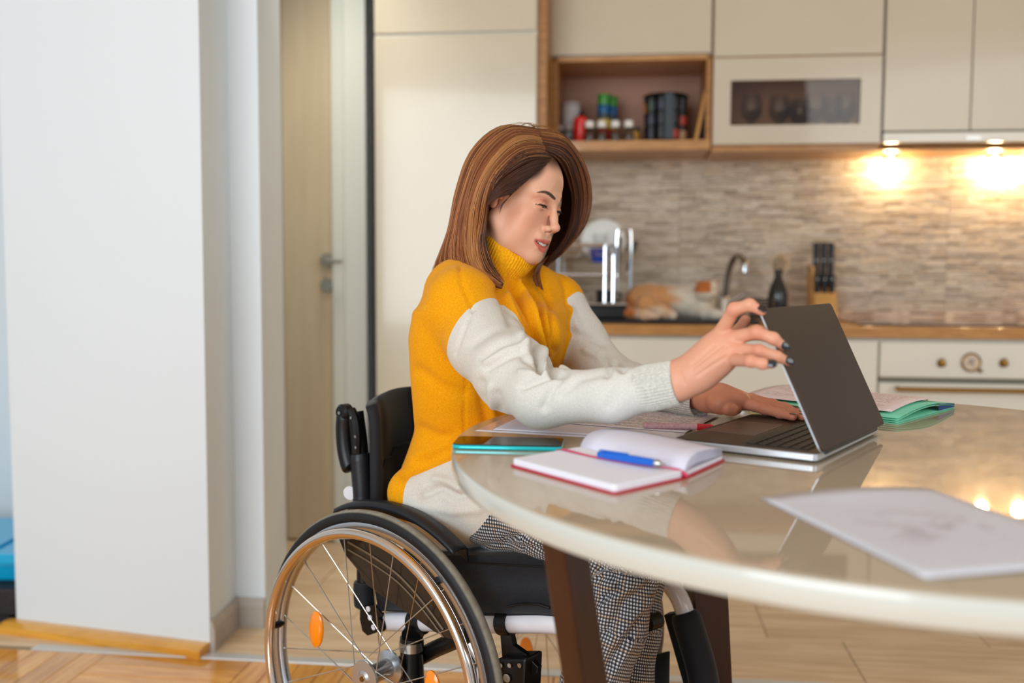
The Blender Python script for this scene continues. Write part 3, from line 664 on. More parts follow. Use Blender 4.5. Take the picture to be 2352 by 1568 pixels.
for (a0, a1, b0, b1) in ((.0895, LW - .0895, .1275, .1283), (.0895, LW - .0895, .2030, .2036), (.0895, .0902, .1275, .2036), (LW - .0902, LW - .0895, .1275, .2036)):
    mb.add([Lp(a0, b0, zl1 + .0004), Lp(a1, b0, zl1 + .0004), Lp(a1, b1, zl1 + .0004), Lp(a0, b1, zl1 + .0004)], [(0, 1, 2, 3)])
mb.build('touchpad_rim', M_alue, lap, smooth=False)
LT = math.radians(64.5); ld = ubd * math.cos(LT) + UZ * math.sin(LT); ln = np.cross(uh, ld); ln = ln if ln[1] < 0 or ln[2] > 0 else -ln   # outward normal of the lid
if np.dot(ln, -ubd) < 0: ln = -ln
LH = .2085; LO = Hn + UZ * (zl1 + .001)
def Ll(a, b, t): return LO + uh * a + ld * b + ln * t
mb = MB(); mb.prism(round_poly([(0, 0), (LW, 0), (LW, LH), (0, LH)], .009), Ll, .0012, .0045); mb.build('lid', M_alu, lap, bevel=.0012, angle=30)
mb = MB(); mb.prism(round_poly([(0, 0), (LW, 0), (LW, LH), (0, LH)], .009), Ll, -.0005, .0012); mb.build('screen_frame', M_alue, lap, angle=30)
mb = MB(); mb.prism([(.004, .006), (LW - .004, .006), (LW - .004, LH - .004), (.004, LH - .004)], Ll, -.0011, -.0005); mb.build('screen', M_scr, lap, smooth=False)
mb = MB(); mb.tube([Lp(.03, .003, zl1 - .001), Lp(LW - .03, .003, zl1 - .001)], .0042, 12); mb.build('hinge', M_black, lap)
for a in (.03, LW - .03):
    for b in (.03, LD - .03):
        mb = MB(); mb.lathe([(.001, 0), (.006, 0), (.006, .003), (.001, .003)], 12, Lp(a, b, ZT + .0002)); mb.build('rubber_foot', M_black, lap)

# ------------------------------------------------------------------ papers and things on the table
def text_mat(name, base, ink, lines, dens, area=(0, 1, 0, 1), rough=.7, smudge=False):
    m = mat(name, base, rough); nt = m.node_tree; b = nt.nodes['Principled BSDF']; tc = nd(nt, 'ShaderNodeTexCoord'); sp = nd(nt, 'ShaderNodeSeparateXYZ')
    nt.links.new(tc.outputs['UV'], sp.inputs[0])
    def M(op, a, bb=None):
        n = nd(nt, 'ShaderNodeMath', operation=op)
        for i, q in enumerate((a, bb)):
            if q is None: continue
            if isinstance(q, (int, float)): n.inputs[i].default_value = q
            else: nt.links.new(q, n.inputs[i])
        return n.outputs[0]
    x, y = sp.outputs[0], sp.outputs[1]
    inside = M('MULTIPLY', M('MULTIPLY', M('GREATER_THAN', x, area[0]), M('LESS_THAN', x, area[1])), M('MULTIPLY', M('GREATER_THAN', y, area[2]), M('LESS_THAN', y, area[3])))
    if smudge:
        n = nd(nt, 'ShaderNodeTexNoise'); n.inputs['Scale'].default_value = 5; n.inputs['Detail'].default_value = 8; n.inputs['Distortion'].default_value = 1.5; nt.links.new(tc.outputs['UV'], n.inputs['Vector'])
        r = nd(nt, 'ShaderNodeMapRange'); r.inputs['From Min'].default_value = .48; r.inputs['From Max'].default_value = .62; nt.links.new(n.outputs['Fac'], r.inputs['Value'])
        dx = M('SUBTRACT', x, .5); dy = M('SUBTRACT', y, .52); rr = M('ADD', M('MULTIPLY', M('MULTIPLY', dx, dx), 7.0), M('MULTIPLY', M('MULTIPLY', dy, dy), 12.0))
        fac = M('MULTIPLY', M('MULTIPLY', r.outputs[0], M('MAXIMUM', M('SUBTRACT', 1.0, rr), 0.0)), dens)
    else:
        ly = M('MULTIPLY', y, float(lines)); fr_ = M('FRACT', ly); line = M('LESS_THAN', fr_, .42)
        cb = nd(nt, 'ShaderNodeCombineXYZ'); nt.links.new(M('MULTIPLY', x, 60.0), cb.inputs[0]); nt.links.new(M('MULTIPLY', M('FLOOR', ly), 3.7), cb.inputs[1])
        n = nd(nt, 'ShaderNodeTexNoise'); n.inputs['Scale'].default_value = 1.0; n.inputs['Detail'].default_value = 1; nt.links.new(cb.outputs[0], n.inputs['Vector'])
        cb2 = nd(nt, 'ShaderNodeCombineXYZ'); nt.links.new(M('MULTIPLY', x, 2.2), cb2.inputs[0]); nt.links.new(M('MULTIPLY', M('FLOOR', ly), 5.1), cb2.inputs[1])
        n3 = nd(nt, 'ShaderNodeTexNoise'); n3.inputs['Scale'].default_value = 1.0; nt.links.new(cb2.outputs[0], n3.inputs['Vector'])
        fac = M('MULTIPLY', M('MULTIPLY', M('MULTIPLY', line, M('GREATER_THAN', n.outputs['Fac'], .44)), M('GREATER_THAN', n3.outputs['Fac'], .42)), dens)
    fac = M('MULTIPLY', fac, inside)
    mx = nd(nt, 'ShaderNodeMix', data_type='RGBA'); mx.inputs['A'].default_value = lin(base); mx.inputs['B'].default_value = lin(ink); nt.links.new(fac, mx.inputs['Factor']); nt.links.new(mx.outputs['Result'], b.inputs['Base Color'])
    return m
def sheet(name, c, ea, eb, m, z, curl=None, n=14, parent=None, thick=.0004, label=None, cat='paper', group=None):
    c = np.array(c, float); ea = np.array(ea, float); eb = np.array(eb, float); V = []; uv = []
    for i in range(n + 1):
        for j in range(n + 1):
            s, t = i / n, j / n; p = c + ea * s + eb * t; zz = z + (curl(s, t) if curl else 0); V.append((p[0], p[1], zz)); uv.append((s, t))
    mb = MB(); mb.grid(np.array(V).reshape(n + 1, n + 1, 3)); o = mb.build(name, m, parent, angle=180)
    ul = o.data.uv_layers.new(name='UVMap'); vi = np.zeros(len(o.data.loops), np.int32); o.data.loops.foreach_get('vertex_index', vi); ul.data.foreach_set('uv', np.array(uv, np.float32)[vi].ravel())
    s_ = o.modifiers.new('solid', 'SOLIDIFY'); s_.thickness = thick; s_.offset = 1
    if label: tag(o, label, cat, group)
    return o
M_paper = mat('white_paper', (226, 222, 232), .65)
M_doc = text_mat('printed_paper', (222, 214, 220), (60, 56, 66), 44, .75, (.06, .94, .07, .95))
M_docp = text_mat('pinkish_printed_paper', (228, 208, 206), (110, 70, 90), 26, .5, (.1, .92, .12, .8))
M_sketch = text_mat('sketch_paper', (208, 208, 216), (130, 108, 118), 30, .38, smudge=True)
d18 = np.array([math.cos(math.radians(-17.5)), math.sin(math.radians(-17.5))]); n18 = np.array([-d18[1], d18[0]])
def v2(a): return np.array([a[0], a[1], 0.0])
sheet('paper_sheet', (-.058, 1.566, 0), v2(d18 * .297), v2(n18 * .205), mat('plastic_sleeve_paper', (218, 208, 212), .25, coat=.5), ZT + .0006, label='blank sheet in a shiny sleeve lying under the woman\'s right elbow', group='papers on the table')
sheet('paper_sheet', (-.030, 1.575, 0), v2(d18 * .297), v2(n18 * .205), M_paper, ZT + .0014, label='blank white sheet lying on the shiny sleeve under the elbow', group='papers on the table')
da = math.radians(154); ea = np.array([math.cos(da), math.sin(da)]); eb = np.array([math.cos(da - math.pi / 2), math.sin(da - math.pi / 2)])
sheet('paper_sheet', (.272, 1.545, 0), v2(ea * .297), v2(eb * .215), M_doc, ZT + .0024, label='densely printed sheet under the red pen beside the laptop', group='papers on the table')
a12 = math.radians(12.5); e1 = np.array([math.cos(a12), math.sin(a12)]); e2 = np.array([math.sin(a12), -math.cos(a12)])
sheet('paper_sheet', (.279, 1.100, 0), v2(e1 * .212), v2(e2 * .297), M_sketch, ZT + .0012, curl=lambda s, t: .006 * max(0, 1 - t * 5) * math.sin(math.pi * s) + .002 * s, label='white sheet with a faint grey sketch at the front of the table', group='papers on the table')
a40 = math.radians(-28); e1 = np.array([math.cos(a40), math.sin(a40)]); e2 = np.array([math.sin(a40), -math.cos(a40)])
sheet('paper_sheet', (.372, .875, 0), v2(e1 * .21), v2(-e2 * .20), M_paper, ZT + .0005, label='white sheet partly under the sketch, at the right edge', group='papers on the table')
# phone
ph = thing('smartphone', 'smartphone with black screen and turquoise rim at the table edge', 'phone', (0.0, 1.42, ZT))
pa = math.radians(-6); pu = np.array([math.cos(pa), math.sin(pa), 0]); pv = np.array([-pu[1], pu[0], 0]); pc0 = np.array([-.086, 1.404, 0])
def Pp(a, b, z): return pc0 + pu * a + pv * b + UZ * z
rbox(Pp, 0, .158, 0, .072, ZT + .0003, ZT + .0065, .011).build('phone_body', mat('turquoise_rim', (20, 196, 204), .15, metal=.4, coat=.6), ph, bevel=.002, angle=30)
rbox(Pp, .0008, .1572, .0008, .0712, ZT + .0065, ZT + .0078, .011).build('phone_screen', mat('phone_glass', (10, 9, 9), .03), ph, bevel=.0005, angle=30)
# notebook, open
M_red = mat('crimson_cover', (190, 12, 52), .4); M_page = mat('notebook_page', (222, 220, 236), .6); M_pageb = mat('page_block', (236, 236, 246), .6)
nb = thing('notebook', 'open notebook with crimson cover, white pages and pink ribbon', 'notebook', (.15, 1.27, ZT))
NA, NB_, NC = np.array([-.002, 1.284, 0]), np.array([.119, 1.118, 0]), np.array([.213, 1.205, 0])
nl = NB_ - NA; nlen = np.linalg.norm(nl); nl = nl / nlen      # along the spine, towards the camera
nw = NC - NB_; nwid = np.linalg.norm(nw); nw = nw / nwid       # from outer edge to spine
def Nq(a, b, z): return NA + nl * a + nw * b + UZ * z
zc = ZT + .0003
rbox(Nq, 0, nlen, -.002, nwid + .004, zc, zc + .002, .008).build('cover', M_red, nb, angle=30)
rbox(Nq, .003, nlen - .003, .001, nwid, zc + .002, zc + .0105, .007).build('page_block', M_pageb, nb, bevel=.001, angle=30)
nw2 = nrm(np.array([.295, 1.335, 0]) - NC); w2 = .142
def Nr(a, b, z): return NC + nl * (a - nlen) + nw2 * b + UZ * z
rbox(Nr, 0, nlen, -.003, w2, zc, zc + .002, .008).build('cover', M_red, nb, angle=30)
# spine
mb = MB(); mb.tube([Nq(.001, nwid + .003, zc + .003), Nq(nlen - .001, nwid + .003, zc + .003)], .004, 10); mb.build('spine', M_red, nb)
rbox(Nr, .003, nlen - .003, .001, w2 - .004, zc + .002, zc + .007, .007).build('page_block', M_pageb, nb, bevel=.001, angle=30)
prof = [(0, .007), (.006, .014), (.014, .020), (.026, .0245), (.045, .0265), (.07, .026), (.10, .023), (.134, .0185)]
for i in range(9):
    f = 1 - i * .075; V = []
    for a in np.linspace(.003, nlen - .003, 8):
        V.append([Nr(a, b * (1 + .004 * math.sin(i * 2.1)), zc + .007 + (h - .007) * f - .0002 * i + (.0015 * math.sin(a * 20) if b > .05 else 0)) for b, h in prof])
    mb = MB(); mb.grid(np.array(V)); o = mb.build('page', M_page, nb, angle=180); s_ = o.modifiers.new('solid', 'SOLIDIFY'); s_.thickness = .0003
pts = spline([Nq(-.012, nwid - .04, zc + .002), Nq(.004, nwid - .036, zc + .0118), Nq(.05, nwid - .036, zc + .0118), Nq(.10, nwid - .032, zc + .0118), Nq(.15, nwid - .022, zc + .0120), Nq(nlen - .012, nwid - .006, zc + .0122), Nq(nlen + .003, nwid + .003, zc + .004)], 6)
V = [[p - nw * .0035, p + nw * .0035] for p in pts]; mb = MB(); mb.grid(np.array(V)); o = mb.build('bookmark_ribbon', mat('pink_ribbon', (226, 62, 112), .45), nb, angle=180); o.modifiers.new('s', 'SOLIDIFY').thickness = .0005
# blue pen on the notebook
p0, p1 = atz(1373, 1040, zc + .018), atz(1520, 1066, zc + .018)
p0[2] = zc + .0165; p1[2] = zc + .0185
pen = thing('pen', 'blue ballpoint pen lying across the open notebook', 'pen', ((p0 + p1) / 2), group='pens on the table')
M_bpen = mat('blue_pen', (4, 96, 200), .3, coat=.3)
dd_ = nrm(p1 - p0); L_ = np.linalg.norm(p1 - p0)
mb = MB(); mb.lathe([(.001, 0), (.0042, .002), (.0052, .02), (.0055, .06), (.005, L_ * .86), (.0045, L_ * .9), (.001, L_ * .9)], 16, p0, dd_); mb.build('barrel', M_bpen, pen)
mb = MB(); mb.lathe([(.0044, L_ * .9), (.005, L_ * .91), (.004, L_ * .97), (.0012, L_), (.0006, L_ + .006)], 16, p0, dd_); mb.build('tip', M_steel, pen)
mb = MB(); q = np.cross(dd_, UZ); mb.hexa([p0 + dd_ * a + q * b + UZ * c for c in (.005, .0068) for a, b in ((.004, -.002), (.05, -.002), (.05, .002), (.004, .002))]); mb.build('clip', M_bpen, pen, bevel=.0005)
# red pen with a clear pink barrel
p0, p1 = atz(1478, 976, ZT + .008), atz(1640, 981, ZT + .008); p0[2] = p1[2] = ZT + .0078; dd_ = nrm(p1 - p0); L_ = np.linalg.norm(p1 - p0)
pen = thing('pen', 'red gel pen with pale pink glitter barrel on the printed sheet', 'pen', ((p0 + p1) / 2), group='pens on the table')
mb = MB(); mb.lathe([(.002, 0), (.0048, .001), (.0050, L_ * .76), (.001, L_ * .76)], 16, p0, dd_); mb.build('barrel', mat('pink_clear_barrel', (222, 160, 174), .25, trans=.3, col2=(240, 200, 208), nscale=200), pen)
mb = MB(); mb.lathe([(.005, L_ * .76), (.0056, L_ * .765), (.0050, L_ * .95), (.003, L_), (.001, L_)], 16, p0, dd_); mb.build('cap', mat('red_cap', (200, 14, 34), .25, coat=.4), pen)
# mint folder with papers and a gold elastic
fo = thing('folder', 'mint green card folder with gold elastic cord behind the laptop', 'folder', (.6, 1.8, ZT))
M_mint = mat('mint_card', (120, 206, 172), .45); M_gold = mat('gold_cord', (222, 190, 60), .35, metal=.6)
fa, fb = math.radians(47), math.radians(133); fe1 = np.array([math.cos(fa), math.sin(fa), 0]); fe2 = np.array([math.cos(fb), math.sin(fb), 0]); FO = np.array([.646, 1.652, 0])
def Fq(a, b, z): return FO + fe1 * a + fe2 * b + UZ * z
for i, z in enumerate((.001, .0035, .007, .0105)):
    V = [[Fq(a * (1 - .006 * i), b, ZT + z + (.010 * math.sin(math.pi * a / .27) if i >= 2 else 0) * (1 if b < .2 else .6) ) for a in np.linspace(0, .27, 10)] for b in np.linspace(0, .33, 8)]
    mb = MB(); mb.grid(np.array(V)); o = mb.build('card_leaf', M_mint, fo, angle=180); o.modifiers.new('s', 'SOLIDIFY').thickness = .0009
V = [[Fq(a, .002, ZT + .002 + t * .008 * (1 + .9 * math.sin(math.pi * a / .27))) for t in (0, 1)] for a in np.linspace(.19, .27, 8)]
mb = MB(); mb.grid(np.array(V)); mb.build('blue_lining', mat('blue_lining', (14, 60, 130), .5), fo, angle=180)
for b in (.045, .285):
    pts = [Fq(a, b + .01 * (a / .27), ZT + .0125 + .010 * math.sin(math.pi * min(max(a, 0), .27) / .27)) for a in np.linspace(-.001, .271, 10)]
    mb = MB(); mb.tube([Fq(-.004, b, ZT + .002)] + pts + [Fq(.274, b + .01, ZT + .002)], .0016, 8); mb.build('elastic_cord', M_gold, fo)
sheet('paper_sheet', Fq(.02, .02, 0) , fe2 * .297, fe1 * .235, M_docp, ZT + .0150, curl=lambda s, t: .010 * math.sin(math.pi * (t * .87 + .07)), label='pinkish printed sheets lying on the mint folder', group='papers on the table')
# small glass coaster edge at the far side of the table
# ------------------------------------------------------------------ things on the open shelf
zs = zb + .0005
def on_shelf(px, v, py=300): return ku(px, py, v)
def jar(name, label, cat, px, v, prof, m, group=None, parts=(), n=20, s=1.0):
    if name == 'spice_jar': s = 1.18
    u = on_shelf(px, v); c = K(u, v, zs); r = thing(name, label, cat, c, group=group)
    mb = MB(); mb.lathe(prof, n, c); mb.build('jar_body' if parts else 'body', m, r)
    for nm, pr, mm in parts: mb = MB(); mb.lathe(pr, n, c); mb.build(nm, mm, r)
    r.scale = (s, s, s); return r
M_jar = thin_glass('spice_glass', (230, 232, 232), .05); M_wcap = mat('white_cap', (235, 233, 226), .3); M_spice = mat('spice_fill', (120, 90, 70), .8, col2=(60, 50, 40), nscale=300)
pos = ['leftmost', 'second', 'third', 'rightmost']
for i, px in enumerate((1354, 1382, 1413, 1444)):
    jar('spice_jar', 'small glass spice jar with white cap on the oak shelf, %s of the front four' % pos[i], 'jar', px, VU + .05,
        [(.001, 0), (.0165, 0), (.0175, .004), (.0175, .038), (.012, .046), (.001, .046)], M_jar, 'white-capped spice jars',
        (('spice', [(.001, .001), (.0155, .002), (.0155, .028), (.001, .028)], M_spice), ('cap', [(.0125, .044), (.0145, .046), (.0145, .062), (.012, .065), (.001, .065)], M_wcap)))
for i, px in enumerate((1281, 1302)):
    jar('spice_jar', 'small dark spice jar with grey cap in the left corner of the shelf, %s one' % ('left' if i == 0 else 'right'), 'jar', px + 4, VU + .08,
        [(.001, 0), (.016, 0), (.017, .004), (.017, .034), (.012, .040), (.001, .040)], M_jar, 'dark spice jars',
        (('spice', [(.001, .001), (.0155, .002), (.0155, .02), (.001, .02)], M_spice), ('cap', [(.012, .04), (.0145, .042), (.0145, .056), (.001, .058)], mat('grey_cap', (150, 140, 136), .4))))
jar('canister', 'tall pale grey canister at the left of the oak shelf', 'canister', 1311, VU + .17, [(.001, 0), (.034, 0), (.036, .004), (.036, .148), (.034, .152), (.001, .154)], mat('pale_canister', (196, 190, 192), .4), parts=(('lid', [(.001, .154), (.0365, .154), (.0365, .162), (.03, .165), (.001, .165)], mat('pale_lid', (186, 180, 182), .4)),))
jar('bottle', 'bright red bottle with dark pointed tip on the oak shelf', 'bottle', 1334, VU + .10, [(.001, 0), (.022, 0), (.025, .006), (.027, .07), (.026, .092), (.016, .102), (.001, .103)], mat('red_plastic', (232, 34, 14), .3, coat=.3), parts=(('nozzle', [(.010, .102), (.009, .108), (.003, .124), (.001, .125)], M_black),))
for i, (px, v, s) in enumerate(((1387, VU + .15, 1.0), (1404, VU + .20, .9))):
    u = on_shelf(px, v); c = K(u, v, zs); r = thing('stacking_cups', 'stack of red, yellow, blue and green cups on the shelf, %s' % ('the front one' if i == 0 else 'the paler one behind'), 'cups', c, group='stacks of coloured cups')
    z = 0
    for nm, col, h in (('red_cup', (206, 20, 22), .052), ('yellow_cup', (236, 196, 20), .030), ('grey_cup', (70, 84, 92), .018), ('blue_cup', (10, 96, 150), .028), ('green_cup', (60, 150, 50), .034)):
        mb = MB(); mb.lathe([(.001, z), (.024 * s, z), (.026 * s, z + h - .003), (.027 * s, z + h - .001), (.001, z + h - .0005)], 20, c); mb.build(nm, mat(nm, col, .3, trans=.15), r); z += h
    r.scale = (1.0, 1.0, 1.17)
jar('jar', 'small yellow and green jar behind the spice jars', 'jar', 1456, VU + .15, [(.001, 0), (.022, 0), (.023, .05), (.001, .052)], mat('yellow_jar', (210, 150, 40), .3), parts=(('lid', [(.001, .052), (.024, .052), (.024, .064), (.001, .065)], mat('dark_green_lid', (40, 60, 40), .4)),))
# spice carousel
u = on_shelf(1528, VU + .14); c = K(u, VU + .14, zs); cr = thing('spice_carousel', 'black revolving spice rack full of small jars on the shelf', 'spice rack', c)
M_bk = mat('carousel_black', (22, 24, 27), .35)
mb = MB(); mb.lathe([(.001, 0), (.066, 0), (.068, .006), (.064, .010), (.001, .010)], 28, c); mb.build('base_plate', M_bk, cr)
mb = MB(); mb.lathe([(.001, .160), (.066, .160), (.072, .164), (.066, .170), (.001, .174)], 28, c); mb.build('top_plate', M_bk, cr)
mb = MB(); mb.box((-.016, -.016, .01), (.016, .016, .16), lambda x, y, z: c + np.array([x, y, z])); mb.build('column', M_bk, cr, smooth=False)
cols = [(170, 50, 26), (216, 128, 26), (34, 34, 44), (180, 140, 100), (44, 62, 46), (30, 26, 26), (40, 36, 34), (46, 48, 66)]
mb = MB(); mb.hexa([c + np.array(q) for q in ((-.013, -.072, .01), (.013, -.072, .01), (.013, -.060, .01), (-.013, -.060, .01), (-.013, -.072, .165), (.013, -.072, .165), (.013, -.060, .165), (-.013, -.060, .165))]); mb.build('front_rail', mat('slate_rail', (54, 64, 72), .4), cr, smooth=False)
for k in range(8):
    an = -math.pi / 2 + (k + .5) * math.pi / 4; 
    for j in range(3):
        p = c + np.array([.050 * math.cos(an), .050 * math.sin(an), .014 + j * .049])
        mb = MB(); mb.lathe([(.001, 0), (.017, 0), (.018, .030), (.001, .031)], 12, p); jb = mb.build('jar', mat('herb_%d_%d' % (k, j), cols[(k * 3 + j * 5) % 8], .35), cr)
        mb = MB(); mb.lathe([(.001, .031), (.019, .031), (.019, .044), (.001, .045)], 12, p); mb.build('cap', M_bk, jb)
cr.scale = (1.2, 1.2, 1.06)
# leaning board and tray on the right side of the niche
for i, (px, m_, lbl, w) in enumerate(((1592, mat('pale_wood_board', (206, 152, 80), .5), 'pale wooden board leaning at the right end of the oak shelf', .014), (1606, M_black, 'black tray leaning behind the pale board on the shelf', .008))):
    u = on_shelf(px, VU + .1) ; mb = MB(); lean = .035
    mb.hexa([K(u, VU + .04, zs), K(u + w, VU + .04, zs), K(u + w, VU + .26, zs), K(u, VU + .26, zs), K(u + lean * (1 - i * .5), VU + .04, zs + .185), K(u + w + lean * (1 - i * .5), VU + .04, zs + .185), K(u + w + lean * (1 - i * .5), VU + .26, zs + .185), K(u + lean * (1 - i * .5), VU + .26, zs + .185)])
    tag(mb.build('serving_board' if i == 0 else 'tray', m_, bevel=.003, smooth=False), lbl, 'board' if i == 0 else 'tray')

# ------------------------------------------------------------------ things on the worktop
zw = zwt + .0005
u0s, u1s = ku(1290, 740, .05), ku(1745, 740, .05)
M_sink = mat('black_granite_sink', (20, 23, 28), .3, col2=(32, 36, 42), nscale=300)
sk = thing('sink', 'black granite sink with draining board set in the worktop', 'sink', K((u0s + u1s) / 2, .27, zwt))
mb = MB(); kbox(mb, u0s, u1s, .04, .08, zw, zw + .012); kbox(mb, u0s, u1s, .46, .50, zw, zw + .012); kbox(mb, u0s, u0s + .04, .08, .46, zw, zw + .012); kbox(mb, u1s - .04, u1s, .08, .46, zw, zw + .012); kbox(mb, u0s + .04, u1s - .04, .08, .46, zw, zw + .006)
mb.build('sink_rim', M_sink, sk, bevel=.003, smooth=False)
for k in range(8): mb = MB(); uu = u0s + .06 + k * .03; kbox(mb, uu, uu + .012, .10, .44, zw + .006, zw + .009); mb.build('drain_rib', M_sink, sk, smooth=False)
# tap
tu, tz = kuz(1664, 715, .45); tb_ = K(tu, .45, zw + .012)
tp = thing('tap', 'chrome kitchen tap with a high arched spout beside the cat', 'tap', tb_)
hgt = kz(1700, 583, .40) - zw
mb = MB(); mb.lathe([(.001, 0), (.026, 0), (.026, .006), (.022, .012), (.022, .06), (.016, .07), (.001, .07)], 24, tb_); mb.build('tap_body', M_chrome, tp)
tip = atp(1711, 612, KO + E2 * .33, E2)
mb = MB(); top = atp(1697, 590, KO + E2 * .38, E2); s1 = atp(1672, 630, KO + E2 * .43, E2)
mb.tube(spline([tb_ + UZ * .05, s1, (s1 + top) / 2 + UZ * .025, top + UZ * .003, tip + UZ * .012, tip - UZ * .008], 8), [.0115] * 41, 14); mb.build('spout', M_steel, tp)
mb = MB(); mb.lathe([(.001, -.02), (.014, -.02), (.014, 0), (.001, 0)], 16, tip); mb.build('spray_head', M_chrome, tp)
mb = MB(); mb.tube([tb_ + UZ * .05, tb_ + E1 * .03 + UZ * .055, tb_ + E1 * .075 + UZ * .085], [.010, .008, .006], 12); mb.build('tap_lever', M_chrome, tp)
# dark soap bottle, scrub brush, black basket
bu = ku(1786, 700, .34); bc = K(bu, .34, zw + .012)
bz = kz(1786, 618, .34) - zw - .012
bt = thing('bottle', 'glossy black bottle with tapered neck behind the laptop', 'bottle', bc)
mb = MB(); mb.lathe([(.001, 0), (.034, 0), (.037, .005), (.037, bz * .45), (.030, bz * .62), (.016, bz * .80), (.013, bz * .9), (.001, bz * .9)], 24, bc); mb.build('bottle_body', mat('black_gloss', (12, 13, 16), .08, coat=.5), bt)
mb = MB(); mb.lathe([(.001, bz * .9), (.015, bz * .9), (.015, bz), (.001, bz)], 20, bc); mb.build('bottle_cap', M_black, bt)
b2 = K(ku(1792, 605, .40), .42, 0); b2[2] = kz(1792, 605, .42)
br = thing('dish_brush', 'round pale bristle dish brush standing behind the black bottle', 'brush', b2 - UZ * (b2[2] - zw - .012))
mb = MB(); mb.lathe([(.001, -.014), (.028, -.014), (.031, -.004), (.001, -.002)], 20, b2, -E2); mb.build('brush_head', mat('brush_wood', (232, 208, 176), .5), br)
mb = MB()
for k in range(420):
    a = 2 * math.pi * random.random(); r_ = .026 * math.sqrt(random.random()); o_ = E1 * r_ * math.cos(a) + UZ * r_ * math.sin(a)
    mb.tube([b2 + o_ - E2 * .0, b2 + o_ * 1.5 - E2 * (.026 + .004 * random.random())], .0013, 3, cap=True)
o = mb.build('bristles', mat('pale_bristle', (250, 230, 200), .6), br); o['kind'] = 'stuff'
mb = MB(); mb.tube([b2 + E2 * .01, b2 + E2 * .03 - UZ * .08, np.array([b2[0] + .02, b2[1] + .04, zw + .012])], .006, 10); mb.build('brush_handle', mat('brush_grey', (90, 92, 96), .5), br)
ku0, kz0 = kuz(1752, 716, .28); bk = thing('utensil_basket', 'small black perforated basket beside the black bottle', 'basket', K(ku0, .28, zw + .012))
mb = MB(); R_ = .045; hh = kz(1752, 686, .28) - zw - .012
for k in range(7): mb.tube([K(ku0 + R_ * math.cos(a), .28 + R_ * math.sin(a), zw + .012 + hh * k / 6) for a in np.linspace(0, 2 * math.pi, 25)[:-1]], .0022, 6, closed=True)
for k in range(24): a = 2 * math.pi * k / 24; mb.tube([K(ku0 + R_ * math.cos(a), .28 + R_ * math.sin(a), zw + .014), K(ku0 + R_ * math.cos(a), .28 + R_ * math.sin(a), zw + .012 + hh)], .0018, 5)
mb.build('mesh_wall', M_black, bk); mb = MB(); mb.lathe([(.001, 0), (R_, 0), (R_, .004), (.001, .004)], 24, K(ku0, .28, zw + .0125)); mb.build('basket_floor', M_black, bk)
# knife block
kb = thing('knife_block', 'wooden knife block with black-handled knives by the wall', 'knife block', K(ku(1896, 720, .42), .45, zw))
ka0, ka1 = ku(1871, 700, .42), ku(1923, 700, .42); kzt = kz(1896, 672, .42); 
M_block = mat('beech_block', (216, 168, 96), .4, col2=(200, 148, 78), nscale=6, stretch=(1, 1, 8))
mb = MB(); mb.hexa([K(ka0, .40, zw), K(ka1, .40, zw), K(ka1, .54, zw), K(ka0, .54, zw), K(ka0, .44, kzt), K(ka1, .44, kzt), K(ka1, .55, kzt + .06), K(ka0, .55, kzt + .06)]); mb.build('block', M_block, kb, bevel=.003, smooth=False)
mb = MB(); kbox(mb, ka0 - .006, ka0 + .004, .46, .555, zw, kz(1896, 610, .42)); mb.build('block_side', M_block, kb, bevel=.002, smooth=False)
kt = kz(1896, 556, .44)
for k in range(3):
    for j, (v_, zz0, zz1) in enumerate(((.440, kzt - .006, kz(1896, 630, .44)), (.475, kzt + .015, kt))):
        uu = ka0 + .012 + k * (ka1 - ka0 - .012) / 2.6; mb = MB()
        mb.hexa([K(uu - .010, v_, zz0), K(uu + .010, v_, zz0), K(uu + .010, v_ + .018, zz0), K(uu - .010, v_ + .018, zz0), K(uu - .011, v_ - .006, zz1), K(uu + .011, v_ - .006, zz1), K(uu + .011, v_ + .016, zz1), K(uu - .011, v_ + .016, zz1)])
        h_ = mb.build('knife_handle', M_black, kb, bevel=.003)
        mb = MB(); mb.lathe([(.001, 0), (.003, 0), (.003, .001), (.001, .001)], 8, K(uu, v_ - .004, (zz0 + zz1) / 2 + .02), -E2); mb.build('rivet', M_steel, h_)
# two-tier chrome dish rack
def P3(px, py, v): return atp(px, py, KO + E2 * v, E2)
rk = thing('dish_rack', 'two-tier chrome dish rack on the sink drainer, left of the cat', 'dish rack', K(ku(1365, 740, .2), .25, zw + .012))
ur0, ur1 = ku(1283, 600, .14), ku(1390, 600, .14); z_mid = kz(1330, 632, .14); z_up = kz(1330, 563, .14); z_lo = kz(1400, 705, .14); zf = zw + .013
vr0, vr1 = .12, .42
ur1b = ku(1448, 600, .30)
mb = MB(); R_ = .0052
for (ua, va) in ((ur0, vr0), (ur1, vr0), (ur0, vr1), (ur1b, vr1)): mb.tube([K(ua, va, zf), K(ua, va, z_up)], R_, 10); 
mb.build('upright', M_chrome, rk)['kind'] = 'stuff'
mb = MB()
for z_, r_ in ((z_up, .0065), (z_mid, .0055)):
    cr_ = [K(ur0, vr0, z_), K(ur1, vr0, z_), K(ur1b, vr1, z_), K(ur0, vr1, z_)]
    for i in range(4): mb.tube([cr_[i], cr_[(i + 1) % 4]], r_, 10)
mb.build('tier_frame', M_chrome, rk)
mb = MB()
for k in range(9):
    t = (k + .5) / 9; ua = ur0 + (ur1 - ur0) * t; ub_ = ur0 + (ur1b - ur0) * t; mb.tube([K(ua, vr0, z_up - .0), K(ua, vr0 + .02, z_up - .035), K(ub_, vr1 - .02, z_up - .035), K(ub_, vr1, z_up)], .0022, 6)
for k in range(7): t = (k + .5) / 7; ua = ur0 + (ur1 - ur0) * t; mb.tube([K(ua, vr0, z_mid), K(ua, vr1, z_mid)], .002, 6)
